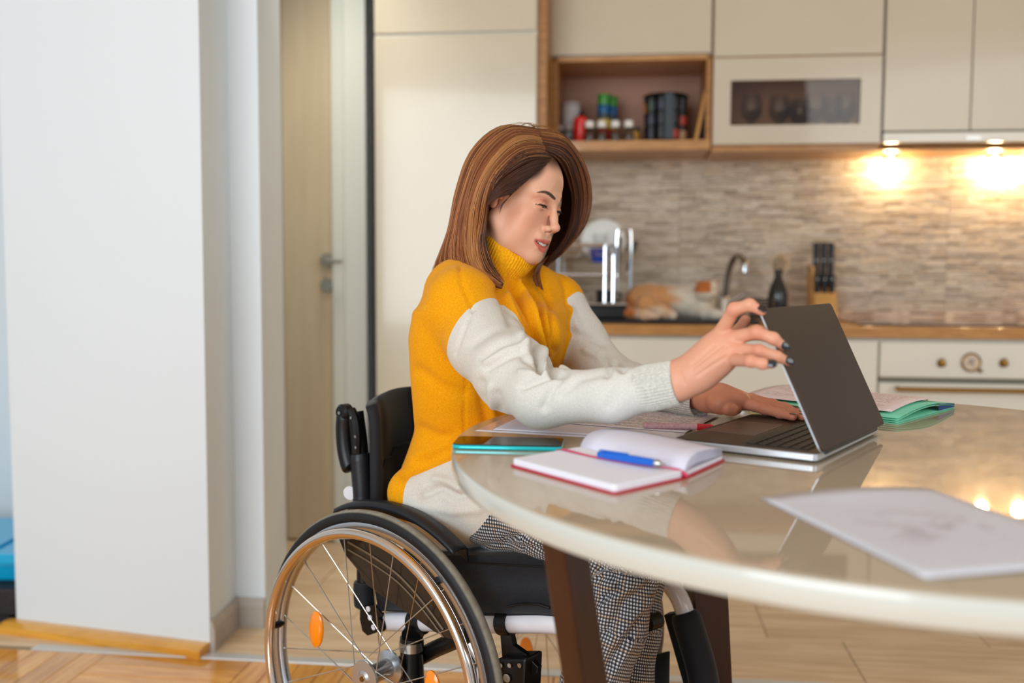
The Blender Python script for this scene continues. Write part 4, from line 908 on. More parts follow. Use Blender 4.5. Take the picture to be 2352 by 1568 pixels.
mb.build('wire_tray', M_chrome, rk)['kind'] = 'stuff'
# tall hooped end for cutlery, right side
uh0 = ku(1418, 540, .22); uh1 = ku(1449, 540, .22); zt2 = kz(1430, 528, .22)
mb = MB(); mb.tube(spline([K(uh0, .22, zf), K(uh0, .22, zt2 - .03), K(uh0 + .012, .22, zt2), K(uh1 - .012, .22, zt2), K(uh1, .22, zt2 - .03), K(uh1, .22, zf)], 8), .0055, 10); mb.build('end_hoop', M_chrome, rk)
mb = MB(); 
mb.tube([K(ur1 + .03, vr0, zf), K(ur1 + .03, vr0, kz(1410, 585, .12))], .0055, 10); mb.build('upright', M_chrome, rk)
mb = MB(); za_, zb_r = kz(1400, 740, .10), kz(1400, 704, .10)
kbox(mb, ku(1330, 720, .10), ku(1440, 720, .10), .10, .36, zf, zf + .045); mb.build('drip_tray', mat('black_tray', (16, 18, 22), .3), rk, bevel=.006, smooth=False)
mb = MB(); mb.tube([K(ku(1345, 704, .09), .095, zf + .05), K(ku(1440, 704, .09), .095, zf + .05)], .005, 8); mb.build('tray_rail', M_chrome, rk)
# plate, blue cup, black mug, glasses, spatula
pc = P3(1386, 545, .30); pl = MB(); pl.lathe([(.001, .012), (.037, .012), (.042, .006), (.068, .004), (.081, 0), (.082, .002), (.068, .010), (.042, .013), (.001, .016)], 40, pc + UZ * -.012, nrm(-E2 + UZ * .25))
tag(pl.build('plate', mat('white_plate', (236, 240, 240), .12, coat=.3)), 'pale translucent plate standing upright in the dish rack', 'plate')
cc = P3(1375, 590, .24)
mb = MB(); mb.lathe([(.001, 0), (.022, 0), (.032, .03), (.036, .052), (.034, .052), (.030, .03), (.020, .003), (.001, .003)], 24, cc - UZ * .02)
tag(mb.build('bowl', mat('cobalt_blue', (12, 70, 190), .15, coat=.4)), 'small cobalt blue bowl in the upper tier of the rack', 'bowl')
gc = P3(1378, 560, .28); mb = MB(); mb.lathe([(.001, 0), (.022, 0), (.026, .05), (.0245, .05), (.021, .004), (.001, .004)], 20, gc - UZ * .012); tag(mb.build('drinking_glass', M_glass), 'clear tumbler standing in front of the plate in the rack', 'glass')
mc = K(ku(1390, 690, .2), .22, zf + .046)
mg = thing('mug', 'black mug standing in the tray under the dish rack', 'mug', mc); mb = MB(); mb.lathe([(.001, 0), (.030, 0), (.033, .004), (.034, .052), (.031, .052), (.030, .006), (.001, .006)], 24, mc); mb.build('mug_body', M_black, mg)
mb = MB(); mb.tube(spline([mc + E1 * .032 + UZ * .012, mc + E1 * .052 + UZ * .015, mc + E1 * .054 + UZ * .038, mc + E1 * .032 + UZ * .044], 5), .004, 8); mb.build('mug_handle', M_black, mg)
su = P3(1460, 560, .30); s0 = P3(1440, 620, .26); mb = MB(); mb.tube([s0, s0 + (su - s0) * .6], .004, 8); q = s0 + (su - s0) * .6; d_ = nrm(su - s0); n_ = E1 * d_[2] - UZ * np.dot(d_, E1)
sp_ = thing('spatula', 'dark spatula sticking out of the right end of the dish rack', 'spatula', s0); mb.build('spatula_handle', M_black, sp_)
mb = MB(); a_, b_ = q, su + d_ * .012
mb.hexa([a_ - n_ * .006 - E2 * .001, a_ + n_ * .006 - E2 * .001, a_ + n_ * .006 + E2 * .002, a_ - n_ * .006 + E2 * .002, b_ - n_ * .011 - E2 * .001, b_ + n_ * .011 - E2 * .001, b_ + n_ * .011 + E2 * .002, b_ - n_ * .011 + E2 * .002]); mb.build('spatula_blade', mat('dark_blade', (70, 72, 72), .4), sp_, bevel=.002)
mb = MB(); q0 = P3(1424, 600, .26)
mb.tube([K(uh0 - .006, .26, zf + .05), P3(1424, 545, .26)], [.004, .007], 10); tag(mb.build('wooden_spoon', M_black), 'dark upright utensil handle in the dish rack', 'utensil')
# blank jar under the rack
for px, m_, lb in ((1318, M_glass, 'clear upturned tumbler under the dish rack, left one'), (1345, M_glass, 'clear upturned tumbler under the dish rack, right one')):
    c = K(ku(px, 690, .26), .3, zf); mb = MB(); mb.lathe([(.001, .075), (.026, .075), (.030, 0), (.028, 0), (.0245, .072), (.001, .072)], 20, c); tag(mb.build('drinking_glass', m_), lb, 'glass', 'tumblers under the rack')

# ------------------------------------------------------------------ cat, orange and white, lying by the sink
def cat():
    h = .0035; vc = .20
    def Q(px, py, v=vc): return atp(px, py, KO + E2 * v, E2)
    a, b = Q(1430, 750), Q(1700, 620); S = SDF(np.minimum(a, b) - [.05, .16, .02], np.maximum(a, b) + [.05, .2, .04], h)
    zf_ = zw + .013; fl = lambda p, r: np.array([p[0], p[1], zf_ + r])
    hip = Q(1482, 700, .22); S.ell(fl(hip, .060), (.075, .075, .062), k=.02)
    S.ell(fl(Q(1520, 700), .058), (.085, .068, .058), k=.03); S.ell(fl(Q(1575, 695), .055), (.075, .058, .057), k=.03)
    ch = fl(Q(1612, 690, .19), .055); S.ell(ch, (.045, .052, .058), k=.03)
    hd = Q(1622, 668, .14); S.ell(hd, (.039, .038, .036), k=.012); S.cone(ch, hd, .035, .028, k=.02)
    S.ell(Q(1634, 674, .115), (.016, .016, .013), k=.008)          # muzzle
    fr = nrm(Q(1640, 672, .10) - hd)
    for (px, py) in ((1597, 644), (1651, 642)):
        e = Q(px, py, .145); S.cone(hd + (e - hd) * .55, e, .013, .003, k=.006)
    for (x0, x1, v) in ((1615, 1668, .10), (1600, 1640, .13)):      # front legs stretched out
        S.chain([fl(Q(x0, 715, v + .04), .026), fl(Q((x0 + x1) / 2, 722, v), .018), fl(Q(x1, 728, v - .015), .014)], [.024, .017, .014], k=.012)
    S.chain([fl(Q(1490, 715, .13), .045), fl(Q(1520, 725, .08), .03), fl(Q(1545, 735, .06), .016)], [.045, .026, .016], k=.015)   # thigh and hind paw
    S.chain([fl(Q(1445, 710, .22), .03), fl(Q(1440, 735, .12), .02), fl(Q(1480, 745, .05), .017), fl(Q(1510, 748, .045), .014)], [.022, .02, .018, .012], k=.01)  # tail
    V, F = S.mesh(); V = relax(V, F, 2)
    un = (V - KO) @ E1; u = lambda px: ku(px, 690, vc)
    c = np.tile(np.array(lin((214, 158, 104))[:3]), (len(V), 1)); wh = np.array(lin((226, 220, 206))[:3]); og = np.array(lin((196, 112, 48))[:3])
    no = np.sin(V[:, 0] * 60) * .01 + np.sin(V[:, 2] * 90 + V[:, 1] * 40) * .01
    c = cmix(c, wh, sstep(un + no, u(1535), u(1560))); c = cmix(c, wh, .55 * sstep(-(V[:, 2] - zf_ - .05 + no), 0, .03) * (un > u(1460)))
    c = cmix(c, og, .9 * sstep(-(un + no), -u(1462), -u(1445)))
    dh = np.linalg.norm(V - hd, axis=1); on = sstep(-(dh - .047), 0, .008) * sstep(V[:, 2] - hd[2] + .010, 0, .01)
    mid = np.abs(un - u(1636)) ; c = cmix(c, og, on * sstep(mid, .008, .016))
    pk = np.array(lin((196, 120, 110))[:3])
    for (px, py) in ((1597, 644), (1651, 642)): c = cmix(c, pk, .7 * (np.linalg.norm(V - Q(px, py + 3, .14), axis=1) < .014))
    body = thing('cat', 'orange and white cat lying on the sink edge beside the tap', 'cat', fl(Q(1550, 700), 0))
    M_fur = mat('cat_fur', (255, 255, 255), .8, attr='Col', col2=(228, 222, 214), nscale=120, sheen=.3, bump=.5, bscale=180, bdist=.004)
    mesh_obj('cat_body', V, F, M_fur, body, cols=c)
    M_eye = mat('cat_eye', (120, 110, 40), .1)
    for (px, py) in ((1624, 664), (1641, 664)):
        e = Q(px, py, .113); mb = MB(); mb.lathe([(.0005, -.004), (.003, -.003), (.0042, 0), (.003, .003), (.0005, .004)], 12, e); mb.build('eye', M_eye, body)
    mb = MB(); mb.lathe([(.0005, -.003), (.003, -.001), (.0005, .003)], 10, Q(1637, 671, .100)); mb.build('nose', mat('cat_nose', (190, 110, 110), .4), body)
cat()
# ------------------------------------------------------------------ wheelchair.  W(f, l, z): f forward, l towards the sitter's left, from the near hub
PHI = math.radians(38); HD = np.array([math.cos(PHI), -math.sin(PHI), 0]); LF = np.array([math.sin(PHI), math.cos(PHI), 0])
HUB = atd(835, 1547, 1.79); HZ = HUB[2] - .0085; WO = np.array([HUB[0], HUB[1], 0])
def W(f, l, z): return WO + HD * f + LF * l + UZ * z
def cw(px, py, l): return atp(px, py, WO + LF * l, LF)
def cfz(px, py, l): q = cw(px, py, l) - WO; return float(q @ HD), float(q[2])
M_fab = mat('black_fabric', (20, 22, 28), .75, bump=.3, bscale=900, bdist=.0006, sheen=.2)
M_fabh = mat('black_leatherette', (22, 23, 28), .42, bump=.2, bscale=250, bdist=.001)
M_carb = mat('dark_side_guard', (26, 20, 16), .22, col2=(60, 48, 36), nscale=14, stretch=(1, 1, 1), mixpos=(.55, .8), coat=.6)
M_blk = mat('black_coated_metal', (16, 15, 15), .35, metal=.2)
M_wht = mat('white_frame_tube', (226, 226, 234), .22, coat=.6)
M_pr = mat('steel_pushrim', (222, 206, 192), .13, metal=1.0)
M_rim = mat('silver_rim', (200, 202, 206), .25, metal=.9)
M_spk = mat('spoke_steel', (196, 188, 176), .3, metal=1.0)
M_tire = mat('tyre_rubber', (255, 255, 255), .6, attr='Col', col2=(225, 222, 218), nscale=60)
M_ref = mat('amber_reflector', (255, 142, 6), .15, coat=.6, emit=(255, 120, 0), estr=.0)
chair = thing('wheelchair', 'active wheelchair with white frame, black seat and spoked wheels', 'wheelchair', WO)
def cb(mb, name, m, parent=None, **k): return mb.build(name, m, parent if parent is not None else chair, **k)
def ring(l, r, n, prof):      # prof: list of (dr, dl)
    return np.array([[W((r + dr) * math.cos(a), l + dl, HZ + (r + dr) * math.sin(a)) for dr, dl in prof] for a in np.linspace(0, 2 * math.pi, n, endpoint=False)])
def circ(r, n): return [(r * math.cos(a), r * math.sin(a)) for a in np.linspace(0, 2 * math.pi, n, endpoint=False)]
def wheel(l0, sgn):           # sgn: +1 inboard is +l
    w = bpy.data.objects.new('wheel', None); COL.objects.link(w); w.parent = chair; w.empty_display_size = .05
    LL = lambda d: l0 + sgn * d
    tl = LL(.030)
    prof = circ(.0130, 20); G = ring(tl, .2865, 120, prof); mb = MB(); mb.grid(G, True, True); o = cb(mb, 'tyre', M_tire, w, angle=180)
    dk = np.array(lin((22, 23, 26))); gy = np.array(lin((150, 146, 132)))
    cl = np.array([gy if dr > .0088 else dk for _ in range(120) for dr, dl in prof], np.float32); ca = o.data.color_attributes.new('Col', 'FLOAT_COLOR', 'POINT'); ca.data.foreach_set('color', cl.ravel())
    mb = MB(); mb.grid(ring(tl, .2655, 120, [(.012, -.0105), (.012, .0105), (.006, .0115), (-.004, .0095), (-.008, .004), (-.008, -.004), (-.004, -.0095), (.006, -.0115)]), True, True); cb(mb, 'rim', M_rim, w, angle=60)
    mb = MB(); mb.grid(ring(LL(-.002), .2625, 120, circ(.0098, 16)), True, True); cb(mb, 'pushrim', M_pr, w, angle=180)
    for k in range(6):
        a = math.radians(172 + 60 * k); c_, s_ = math.cos(a), math.sin(a)
        mb = MB(); mb.tube([W(.2615 * c_, LL(.002), HZ + .2615 * s_), W(.2605 * c_, LL(.016), HZ + .2605 * s_), W(.262 * c_, LL(.028), HZ + .262 * s_)], [.006, .0075, .006], 8); cb(mb, 'pushrim_tab', M_blk, w)
    for k in range(24):
        side = k % 2; a = 2 * math.pi * k / 24 + .06; tw = (1 if (k // 2) % 2 else -1) * math.radians(62)
        rb = W(.259 * math.cos(a), LL(.030), HZ + .259 * math.sin(a)); hb = W(.027 * math.cos(a + tw), LL(.004 if side else .066), HZ + .027 * math.sin(a + tw))
        mb = MB(); mb.tube([hb, rb - (rb - hb) * .04, rb], [.00115, .00115, .0022], 6); cb(mb, 'spoke', M_spk, w)
    M_hub = M_rim
    mb = MB(); mb.lathe([(.001, -.004), (.010, -.004), (.014, .0), (.031, .001), (.032, .005), (.018, .010), (.0165, .036), (.018, .060), (.032, .064), (.032, .068), (.014, .070), (.010, .085), (.001, .085)], 28, W(0, LL(0), HZ), LF * sgn); cb(mb, 'hub', M_hub, w)
    mb = MB(); mb.lathe([(.001, -.0062), (.0045, -.006), (.005, -.004), (.001, -.0035)], 14, W(0, LL(0), HZ), LF * sgn); cb(mb, 'axle_button', M_brass, w)
    for f_, z_, tilt in ((-.150, .050, 5), (.150, .010, -6), (-.06, -.14, 0), (.08, -.15, 0)):
        c_ = W(f_, LL(.020), HZ + z_); t_ = math.radians(tilt); up_ = UZ * math.cos(t_) + HD * math.sin(t_); sd = np.cross(LF, up_)
        mb = MB(); mb.lathe([(.001, -.006), (.7, -.006), (1.0, -.001), (1.0, .002), (.001, .004)], 28, c_, LF * sgn, sd, .019, .036)
        mb.v = [tuple(np.asarray(v_)) for v_ in mb.v]; mb2 = MB()
        # scale the profile: lathe radii are unit, handled by sx, sy
        rf = cb(mb, 'reflector', M_ref, w, angle=50)
    return w
wheel(0.0, 1); wheel(0.585, -1)
# frame tubes
LN, LFa = .125, .46
ft = [cw(884, 1427, LN), cw(1000, 1427, LN), cw(1130, 1430, LN), cw(1255, 1430, LN), cw(1300, 1440, LN), cw(1345, 1478, LN), cw(1362, 1540, LN), cw(1368, 1640, LN)]
mb = MB(); sp_pts = spline(ft, 7); mb.tube(sp_pts, .0182, 20); cb(mb, 'frame_tube', M_wht)
shift = LF * (LFa - LN); ft2 = [p + shift for p in ft[:4]]
ff = [cw(1490, 1322, LFa), cw(1528, 1333, LFa), cw(1560, 1372, LFa), cw(1583, 1440, LFa), cw(1612, 1540, LFa), cw(1630, 1660, LFa)]
mb = MB(); mb.tube(spline([ft2[0], ft2[1], ft2[2]] + ff, 7), .0182, 20); cb(mb, 'frame_tube', M_wht)
mb = MB(); cov = spline([cw(1572, 1405, LFa), cw(1583, 1440, LFa), cw(1612, 1540, LFa), cw(1630, 1660, LFa)], 6); mb.tube(cov, [.0235, .026, .027] + [.029] * (len(cov) - 3), 18)
p_ = cw(1545, 1420, LFa); cb(mb, 'frame_sleeve', M_fab, bevel=.002)
mb = MB(); a_, b_, c_, d_ = cw(1530, 1408, LFa), cw(1560, 1404, LFa), cw(1602, 1600, LFa), cw(1585, 1600, LFa)
mb.hexa([a_ - LF * .012, b_ - LF * .012, c_ - LF * .012, d_ - LF * .012, a_ + LF * .012, b_ + LF * .012, c_ + LF * .012, d_ + LF * .012]); cb(mb, 'sleeve_flap', M_fab, bevel=.003, smooth=False)
for z_ , f_ in ((.40, -.06), (.42, .22)):
    mb = MB(); mb.tube([W(f_, LN, z_ - .012), W(f_, LFa, z_ - .012)], .014, 14); cb(mb, 'cross_bar', M_blk)
# strap between the front tubes and foot plate
q = cfz(1590, 1545, LFa); mb = MB()
G = [[W(q[0] - .05 - .05 * math.sin(math.pi * t), LN + (LFa - LN) * t, q[1] + dz) for dz in (-.09, -.03, .03)] for t in np.linspace(0, 1, 10)]
mb.grid(np.array(G)); cb(mb, 'calf_strap', M_fab, thick=.004, angle=180)
mb = MB(); mb.hexa([W(.40, .18, .085), W(.60, .18, .105), W(.60, .42, .105), W(.40, .42, .085), W(.40, .18, .093), W(.60, .18, .113), W(.60, .42, .113), W(.40, .42, .093)]); cb(mb, 'foot_plate', M_blk, bevel=.003, smooth=False)
for l_ in (.16, .44): mb = MB(); e_ = W(.46, l_, .095); top_ = ft[-1] if l_ < .3 else ff[-1]; mb.tube(spline([top_, (top_ + e_) / 2 + HD * .01, e_], 5), .011, 12); cb(mb, 'foot_rest_tube', M_blk)
# clamps, bracket and casters
for px_ in (962,):
    c_ = cw(px_, 1427, LN); d_ = nrm(sp_pts[8] - sp_pts[4]); mb = MB(); mb.lathe([(.0185, -.014), (.0235, -.014), (.0235, -.004), (.021, -.002), (.0235, 0), (.0235, .014), (.0185, .014)], 24, c_, d_); cb(mb, 'clamp', M_blk)
c_ = cw(1163, 1430, LN); d_ = nrm(cw(1200, 1431, LN) - c_); mb = MB(); mb.lathe([(.0185, -.012), (.022, -.012), (.022, .012), (.0185, .012)], 24, c_, d_); cb(mb, 'clamp', M_blk)
# cylinder axle column with its silver ring
c0_ = cw(945, 1462, .102); c1_ = cw(946, 1572, .102)
mb = MB(); mb.tube([cw(957, 1440, LN), c0_], .020, 18); mb.tube([c0_, c1_], .0215, 20); cb(mb, 'axle_column', M_blk)
mb = MB(); ca_, cb_ = c0_ + (c1_ - c0_) * .08, c0_ + (c1_ - c0_) * .27; mb.tube([ca_, cb_], .0232, 22); cb(mb, 'silver_collar', M_steel)
mb = MB(); mb.tube([W(0, .085, HZ), W(0, .50, HZ)], .012, 16); cb(mb, 'axle_tube', M_blk)
mb = MB(); mb.hexa([cw(893, 1515, .10), cw(905, 1568, .10), cw(975, 1575, .10), cw(972, 1500, .10), cw(893, 1515, .14), cw(905, 1568, .14), cw(975, 1575, .14), cw(972, 1500, .14)]); cb(mb, 'axle_bracket', M_blk, bevel=.004, smooth=False)
mb = MB(); mb.tube(spline([cw(965, 1508, .13), cw(1000, 1490, .13), cw(1045, 1470, .12), cw(1075, 1455, .11)], 5), .016, 14); cb(mb, 'brake_arm', M_blk)
mb = MB(); mb.tube([cw(1062, 1478, .07), cw(1092, 1530, .06), cw(1100, 1600, .05)], .0048, 10); cb(mb, 'brake_rod', M_chrome)
# pierced plate under the backrest
def plate(name, pts, l, t, m, **k):
    mb = MB(); P = [cw(x, y, l) for x, y in pts]; n = len(P); mb.add([p - LF * t / 2 for p in P] + [p + LF * t / 2 for p in P], [tuple(range(n - 1, -1, -1)), tuple(range(n, 2 * n))] + [(i, (i + 1) % n, n + (i + 1) % n, n + i) for i in range(n)]); return cb(mb, name, m, bevel=k.get('bevel', .0015), smooth=False)
plate('pivot_plate', [(829, 1390), (862, 1388), (880, 1410), (884, 1435), (866, 1452), (846, 1459), (834, 1448), (828, 1420)], LN - .012, .006, M_blk)
for (x, y) in ((850, 1418), (858, 1440), (846, 1398)):
    mb = MB(); mb.lathe([(.001, -.001), (.0055, -.001), (.0055, .001), (.001, .001)], 14, cw(x, y, LN - .0155), LF); cb(mb, 'plate_hole', M_wht)
mb = MB(); mb.lathe([(.001, -.006), (.013, -.006), (.014, 0), (.001, .002)], 20, cw(875, 1434, LN - .018), LF); cb(mb, 'pivot_bolt', M_blk)
# caster bracket
plate('caster_bracket', [(1153, 1452), (1178, 1452), (1184, 1480), (1212, 1500), (1241, 1530), (1238, 1545), (1214, 1550), (1200, 1530), (1168, 1512), (1158, 1512)], LN - .006, .012, M_blk)
mb = MB(); a0_ = [cw(1140, 1512, LN - .03), cw(1208, 1512, LN - .03), cw(1204, 1600, LN - .03), cw(1143, 1600, LN - .03)]
mb.hexa(a0_ + [p + LF * .05 for p in a0_]); cbk = cb(mb, 'caster_housing', M_blk, bevel=.005, smooth=False)
for (x, y, r_) in ((1152, 1527, .004), (1172, 1527, .004), (1195, 1527, .004), (1166, 1556, .0075)):
    mb = MB(); mb.lathe([(.001, -.003), (r_, -.003), (r_, 0), (.001, 0)], 14, cw(x, y, LN - .0305), LF); mb.build('bolt', M_steel, cbk)
for lc in (LN - .01, LFa + .01):
    q = cfz(1172, 1600, LN); c_ = W(q[0] - .01, lc, .0625)
    mb = MB(); mb.lathe([(.012, -.016), (.055, -.014), (.062, -.006), (.062, .006), (.055, .014), (.012, .016)], 32, c_, LF); cb(mb, 'caster_wheel', M_blk)
    mb = MB(); mb.lathe([(.001, -.018), (.013, -.018), (.013, .018), (.001, .018)], 16, c_, LF); cb(mb, 'caster_hub', M_steel)
    mb = MB()
    for s_ in (-1, 1): mb.tube([c_ + LF * .024 * s_, c_ + LF * .024 * s_ + UZ * .075 + HD * .02, c_ + UZ * .09 + HD * .025], .007, 10)
    mb.tube([c_ + UZ * .085 + HD * .025, np.array([*(c_ + HD * .025)[:2], q[1] + .07])], .016, 14); cb(mb, 'caster_fork', M_blk)
# seat sling, cushion
f0, zc0 = cfz(870, 1400, LN); f1, zc1 = cfz(1255, 1398, LN)
mb = MB(); mb.hexa([W(f0 - .02, LN - .01, zc0 - .004), W(f1 + .06, LN - .01, zc1 - .004), W(f1 + .06, LFa + .01, zc1 - .004), W(f0 - .02, LFa + .01, zc0 - .004), W(f0 - .02, LN - .01, zc0 + .004), W(f1 + .06, LN - .01, zc1 + .004), W(f1 + .06, LFa + .01, zc1 + .004), W(f0 - .02, LFa + .01, zc0 + .004)]); cb(mb, 'seat_sling', M_fab, bevel=.002, smooth=False)
fc0, fc1 = f0 + .01, f1 + .065; zt1 = cfz(1200, 1240, LN)[1]; CT_ = zt1 - zc1
S = SDF(W(0, 0, 0) - [.7, .7, 0], W(0, 0, 0) + [.9, .9, .8], .008) if False else None
mb = MB(); nf, nl_ = 16, 14; top = []; 
for i in range(nf + 1):
    row = []
    for j in range(nl_ + 1):
        s, t = i / nf, j / nl_; f_ = fc0 + (fc1 - fc0) * s; l_ = LN - .012 + (LFa + .012 - LN + .012) * t
        e = min(s, 1 - s) * 8; g = min(t, 1 - t) * 8; rr = min(1, e) ** .5 * min(1, g) ** .5
        zz = zc0 + (zc1 - zc0) * s + .006; row.append((f_, l_, zz, zz + CT_ * (.95 + .05 * rr) + .008 * math.sin(math.pi * t) * 0))
    top.append(row)
G1 = np.array([[W(a, b, d) for a, b, c, d in row] for row in top]); G0 = np.array([[W(a, b, c) for a, b, c, d in row] for row in top])
mb.grid(G1); mb.grid(G0[::-1]); 
for sl in ((lambda i: (i, 0), nf), (lambda i: (i, nl_), nf), (lambda i: (0, i), nl_), (lambda i: (nf, i), nl_)):
    mb.grid(np.array([[G0[sl[0](i)], (G0[sl[0](i)] + G1[sl[0](i)]) / 2 + nrm((G0[sl[0](i)] - (W((fc0 + fc1) / 2, (LN + LFa) / 2, .5))) * [1, 1, 0]) * .008, G1[sl[0](i)]] for i in range(sl[1] + 1)]))
cu_ = cb(mb, 'seat_cushion', mat('cushion_mesh_fabric', (14, 20, 28), .6, col2=(24, 32, 42), nscale=300, bump=.4, bscale=1200, bdist=.0006, sheen=.15), angle=60)
wd = cu_.modifiers.new('weld', 'WELD'); wd.merge_threshold = .0005
# zip seam and flap near the front lower edge
mb = MB(); mb.tube([cw(1165, 1393, LN - .018), cw(1200, 1386, LN - .02), cw(1240, 1388, LN - .02), cw(1262, 1396, LN - .018)], .0025, 8); mb.build('cushion_seam', M_blk, cu_)
mb = MB(); mb.tube([cw(1060, 1290, LN - .018), cw(1150, 1296, LN - .021), cw(1262, 1302, LN - .018)], .0015, 8); mb.build('cushion_piping', M_blk, cu_)
# side guard and mudguard
z4 = [(455, 815), (540, 812), (660, 822), (800, 875), (900, 950), (1000, 1045), (1070, 1160), (1108, 1300), (1095, 1345), (1030, 1335), (955, 1300), (850, 1225), (700, 1125), (600, 1052), (560, 985), (490, 900)]
sg = plate('side_guard', [(580 + a * .4386, 880 + b * .4386) for a, b in z4], .082, .004, M_carb)
for off, r_ in ((0, .0022), (40, .0016)):
    mb = MB(); mb.tube(spline([cw(580 + a * .4386, 880 + (b + off) * .4386, .079) for a, b in ((500, 830), (620, 900), (760, 1000), (880, 1130), (1000, 1290))], 6), r_, 6); mb.build('guard_ridge', mat('worn_ridge_%d' % off, (120, 100, 76), .6), sg)
G = []
for a in np.linspace(math.radians(114), math.radians(55), 30):
    r_ = .3075
    G.append([W(r_ * math.cos(a), l_, HZ + (r_ + dz) * math.sin(a)) for l_, dz in ((.044, -.008), (.047, 0), (.062, .003), (.080, -.001), (.083, -.03))])
mb = MB(); mb.grid(np.array(G)); cb(mb, 'mudguard', M_fabh, thick=.003, angle=60)
mb = MB(); G2 = np.array(G) + LF * (.585 - .15); mb.grid(G2); cb(mb, 'mudguard', M_fabh, thick=.003, angle=60)
# back posts, handles, backrest
def cwl(px, py, l, dl): return cw(px, py, l) + LF * dl
for dl in (0.0, LFa - LN):
    pp = [cwl(838, 1395, LN, dl), cwl(836, 1340, LN, dl), cwl(836, 1240, LN, dl), cwl(833, 1140, LN, dl), cwl(828, 1060, LN, dl), cwl(823, 1000, LN, dl), cwl(816, 945, LN, dl)]
    mb = MB(); pts = spline(pp, 5); mb.tube(pts, [.0165 if i > 12 else .0145 for i in range(len(pts))], 16); cb(mb, 'back_post', M_blk)
    mb = MB(); pts = spline([cwl(838, 1392, LN, dl), cwl(836, 1365, LN, dl), cwl(836, 1335, LN, dl)], 5); mb.tube(pts, [.018] + [.021] * (len(pts) - 2) + [.019], 16); cb(mb, 'post_sleeve', M_fab)
    mb = MB(); pts = spline([cwl(835, 1152, LN, dl), cwl(833, 1120, LN, dl), cwl(829, 1070, LN, dl), cwl(827, 1040, LN, dl)], 5); mb.tube(pts, [.022, .0235] + [.0225] * (len(pts) - 4) + [.021, .020], 18, sy=.9); cb(mb, 'post_sleeve', M_fabh, bevel=.001)
    # folding push handle behind the post
    hp = cwl(792, 946, LN - .01, dl); mb = MB(); mb.lathe([(.001, -.013), (.012, -.013), (.0165, -.008), (.0165, .008), (.012, .013), (.001, .013)], 22, hp, LF); ph_ = cb(mb, 'handle_pivot', M_blk)
    mb = MB(); mb.lathe([(.001, -.016), (.0032, -.016), (.0032, -.013), (.001, -.013)], 12, hp, LF); mb.build('rivet', M_steel, ph_)
    pts = spline([cwl(792, 950, LN - .01, dl), cwl(790, 985, LN - .01, dl), cwl(793, 1030, LN - .01, dl), cwl(801, 1066, LN - .01, dl), cwl(808, 1078, LN - .01, dl)], 5)
    mb = MB(); mb.tube(pts, [.012] + [.0145] * (len(pts) - 4) + [.013, .011, .006], 14, sy=1.15); cb(mb, 'push_handle', M_blk)
    mb = MB(); pts = spline([cwl(806, 940, LN - .012, dl), cwl(816, 965, LN - .012, dl), cwl(820, 1000, LN - .012, dl), cwl(820, 1040, LN - .012, dl)], 5); mb.tube(pts, [.009, .010] + [.0095] * (len(pts) - 2), 10); br_ = cb(mb, 'handle_bracket', M_blk)
    for (x, y) in ((808, 959), (818, 1002), (819, 1027)):
        mb = MB(); mb.lathe([(.001, -.003), (.0028, -.003), (.0028, 0), (.001, 0)], 10, cwl(x, y, LN - .021, dl), LF); mb.build('rivet', M_steel, br_)
pf, pz0 = cfz(850, 1155, LN); pf2, pz1 = cfz(846, 936, LN)
zb0, zb1 = pz0 - .03, pz1 + .005
G = []; nb_ = 28
for i in range(nb_ + 1):
    t = i / nb_; row = []
    for j in range(16):
        s = j / 15; z_ = zb0 + (zb1 - zb0) * s + .014 * math.sin(math.pi * t) * s; fb_ = pf + (pf2 - pf) * s + .012; bul = .075 * math.sin(math.pi * t) ** .8
        pad = .010 * (1 - abs(2 * s - 1) ** 6) + .006 * math.exp(-((t - .12) / .02) ** 2) * -1.2 - .006 * math.exp(-((t - .88) / .02) ** 2) + .004 * math.sin(9 * s + 6 * t) * (1 if t > .12 else 0)
        row.append(W(fb_ - bul + pad, LN - .004 + (LFa - LN + .008) * t, z_))
    G.append(row)
mb = MB(); mb.grid(np.array(G)); bk_ = cb(mb, 'backrest', M_fab, thick=.022, angle=180); 
for tt in (.10, .5, .90):
    mb = MB(); i = int(tt * nb_); mb.tube([np.array(G)[i][j] + HD * .0125 for j in range(16)], .0022, 6); mb.build('seam', M_fabh, bk_)
mb = MB(); ar = []
for i in range(3, nb_ - 2): 
    t = i / nb_; j = 8 + int(4 * math.sin(math.pi * t)) - 3; ar.append(np.array(G)[i][j] + HD * .0125)
mb.tube(spline(ar, 2), .0020, 6); mb.build('seam', M_fabh, bk_)
mb = MB(); p_ = cw(803, 1132, LN - .02); qb = p_ + LF * (LFa - LN + .04); mb.tube(spline([p_, p_ + LF * .05 - HD * .02, (p_ + qb) / 2 - HD * .085, qb - LF * .05 - HD * .02, qb], 6), .0135, 16); cb(mb, 'rigidizer_bar', M_wht)
mb = MB(); mb.tube([W(cfz(1500, 1425, .30)[0], .28, cfz(1500, 1425, .30)[1]), W(cfz(1500, 1425, .30)[0] + .005, .31, cfz(1500, 1425, .30)[1])], .014, 14); cb(mb, 'knob', M_blk)
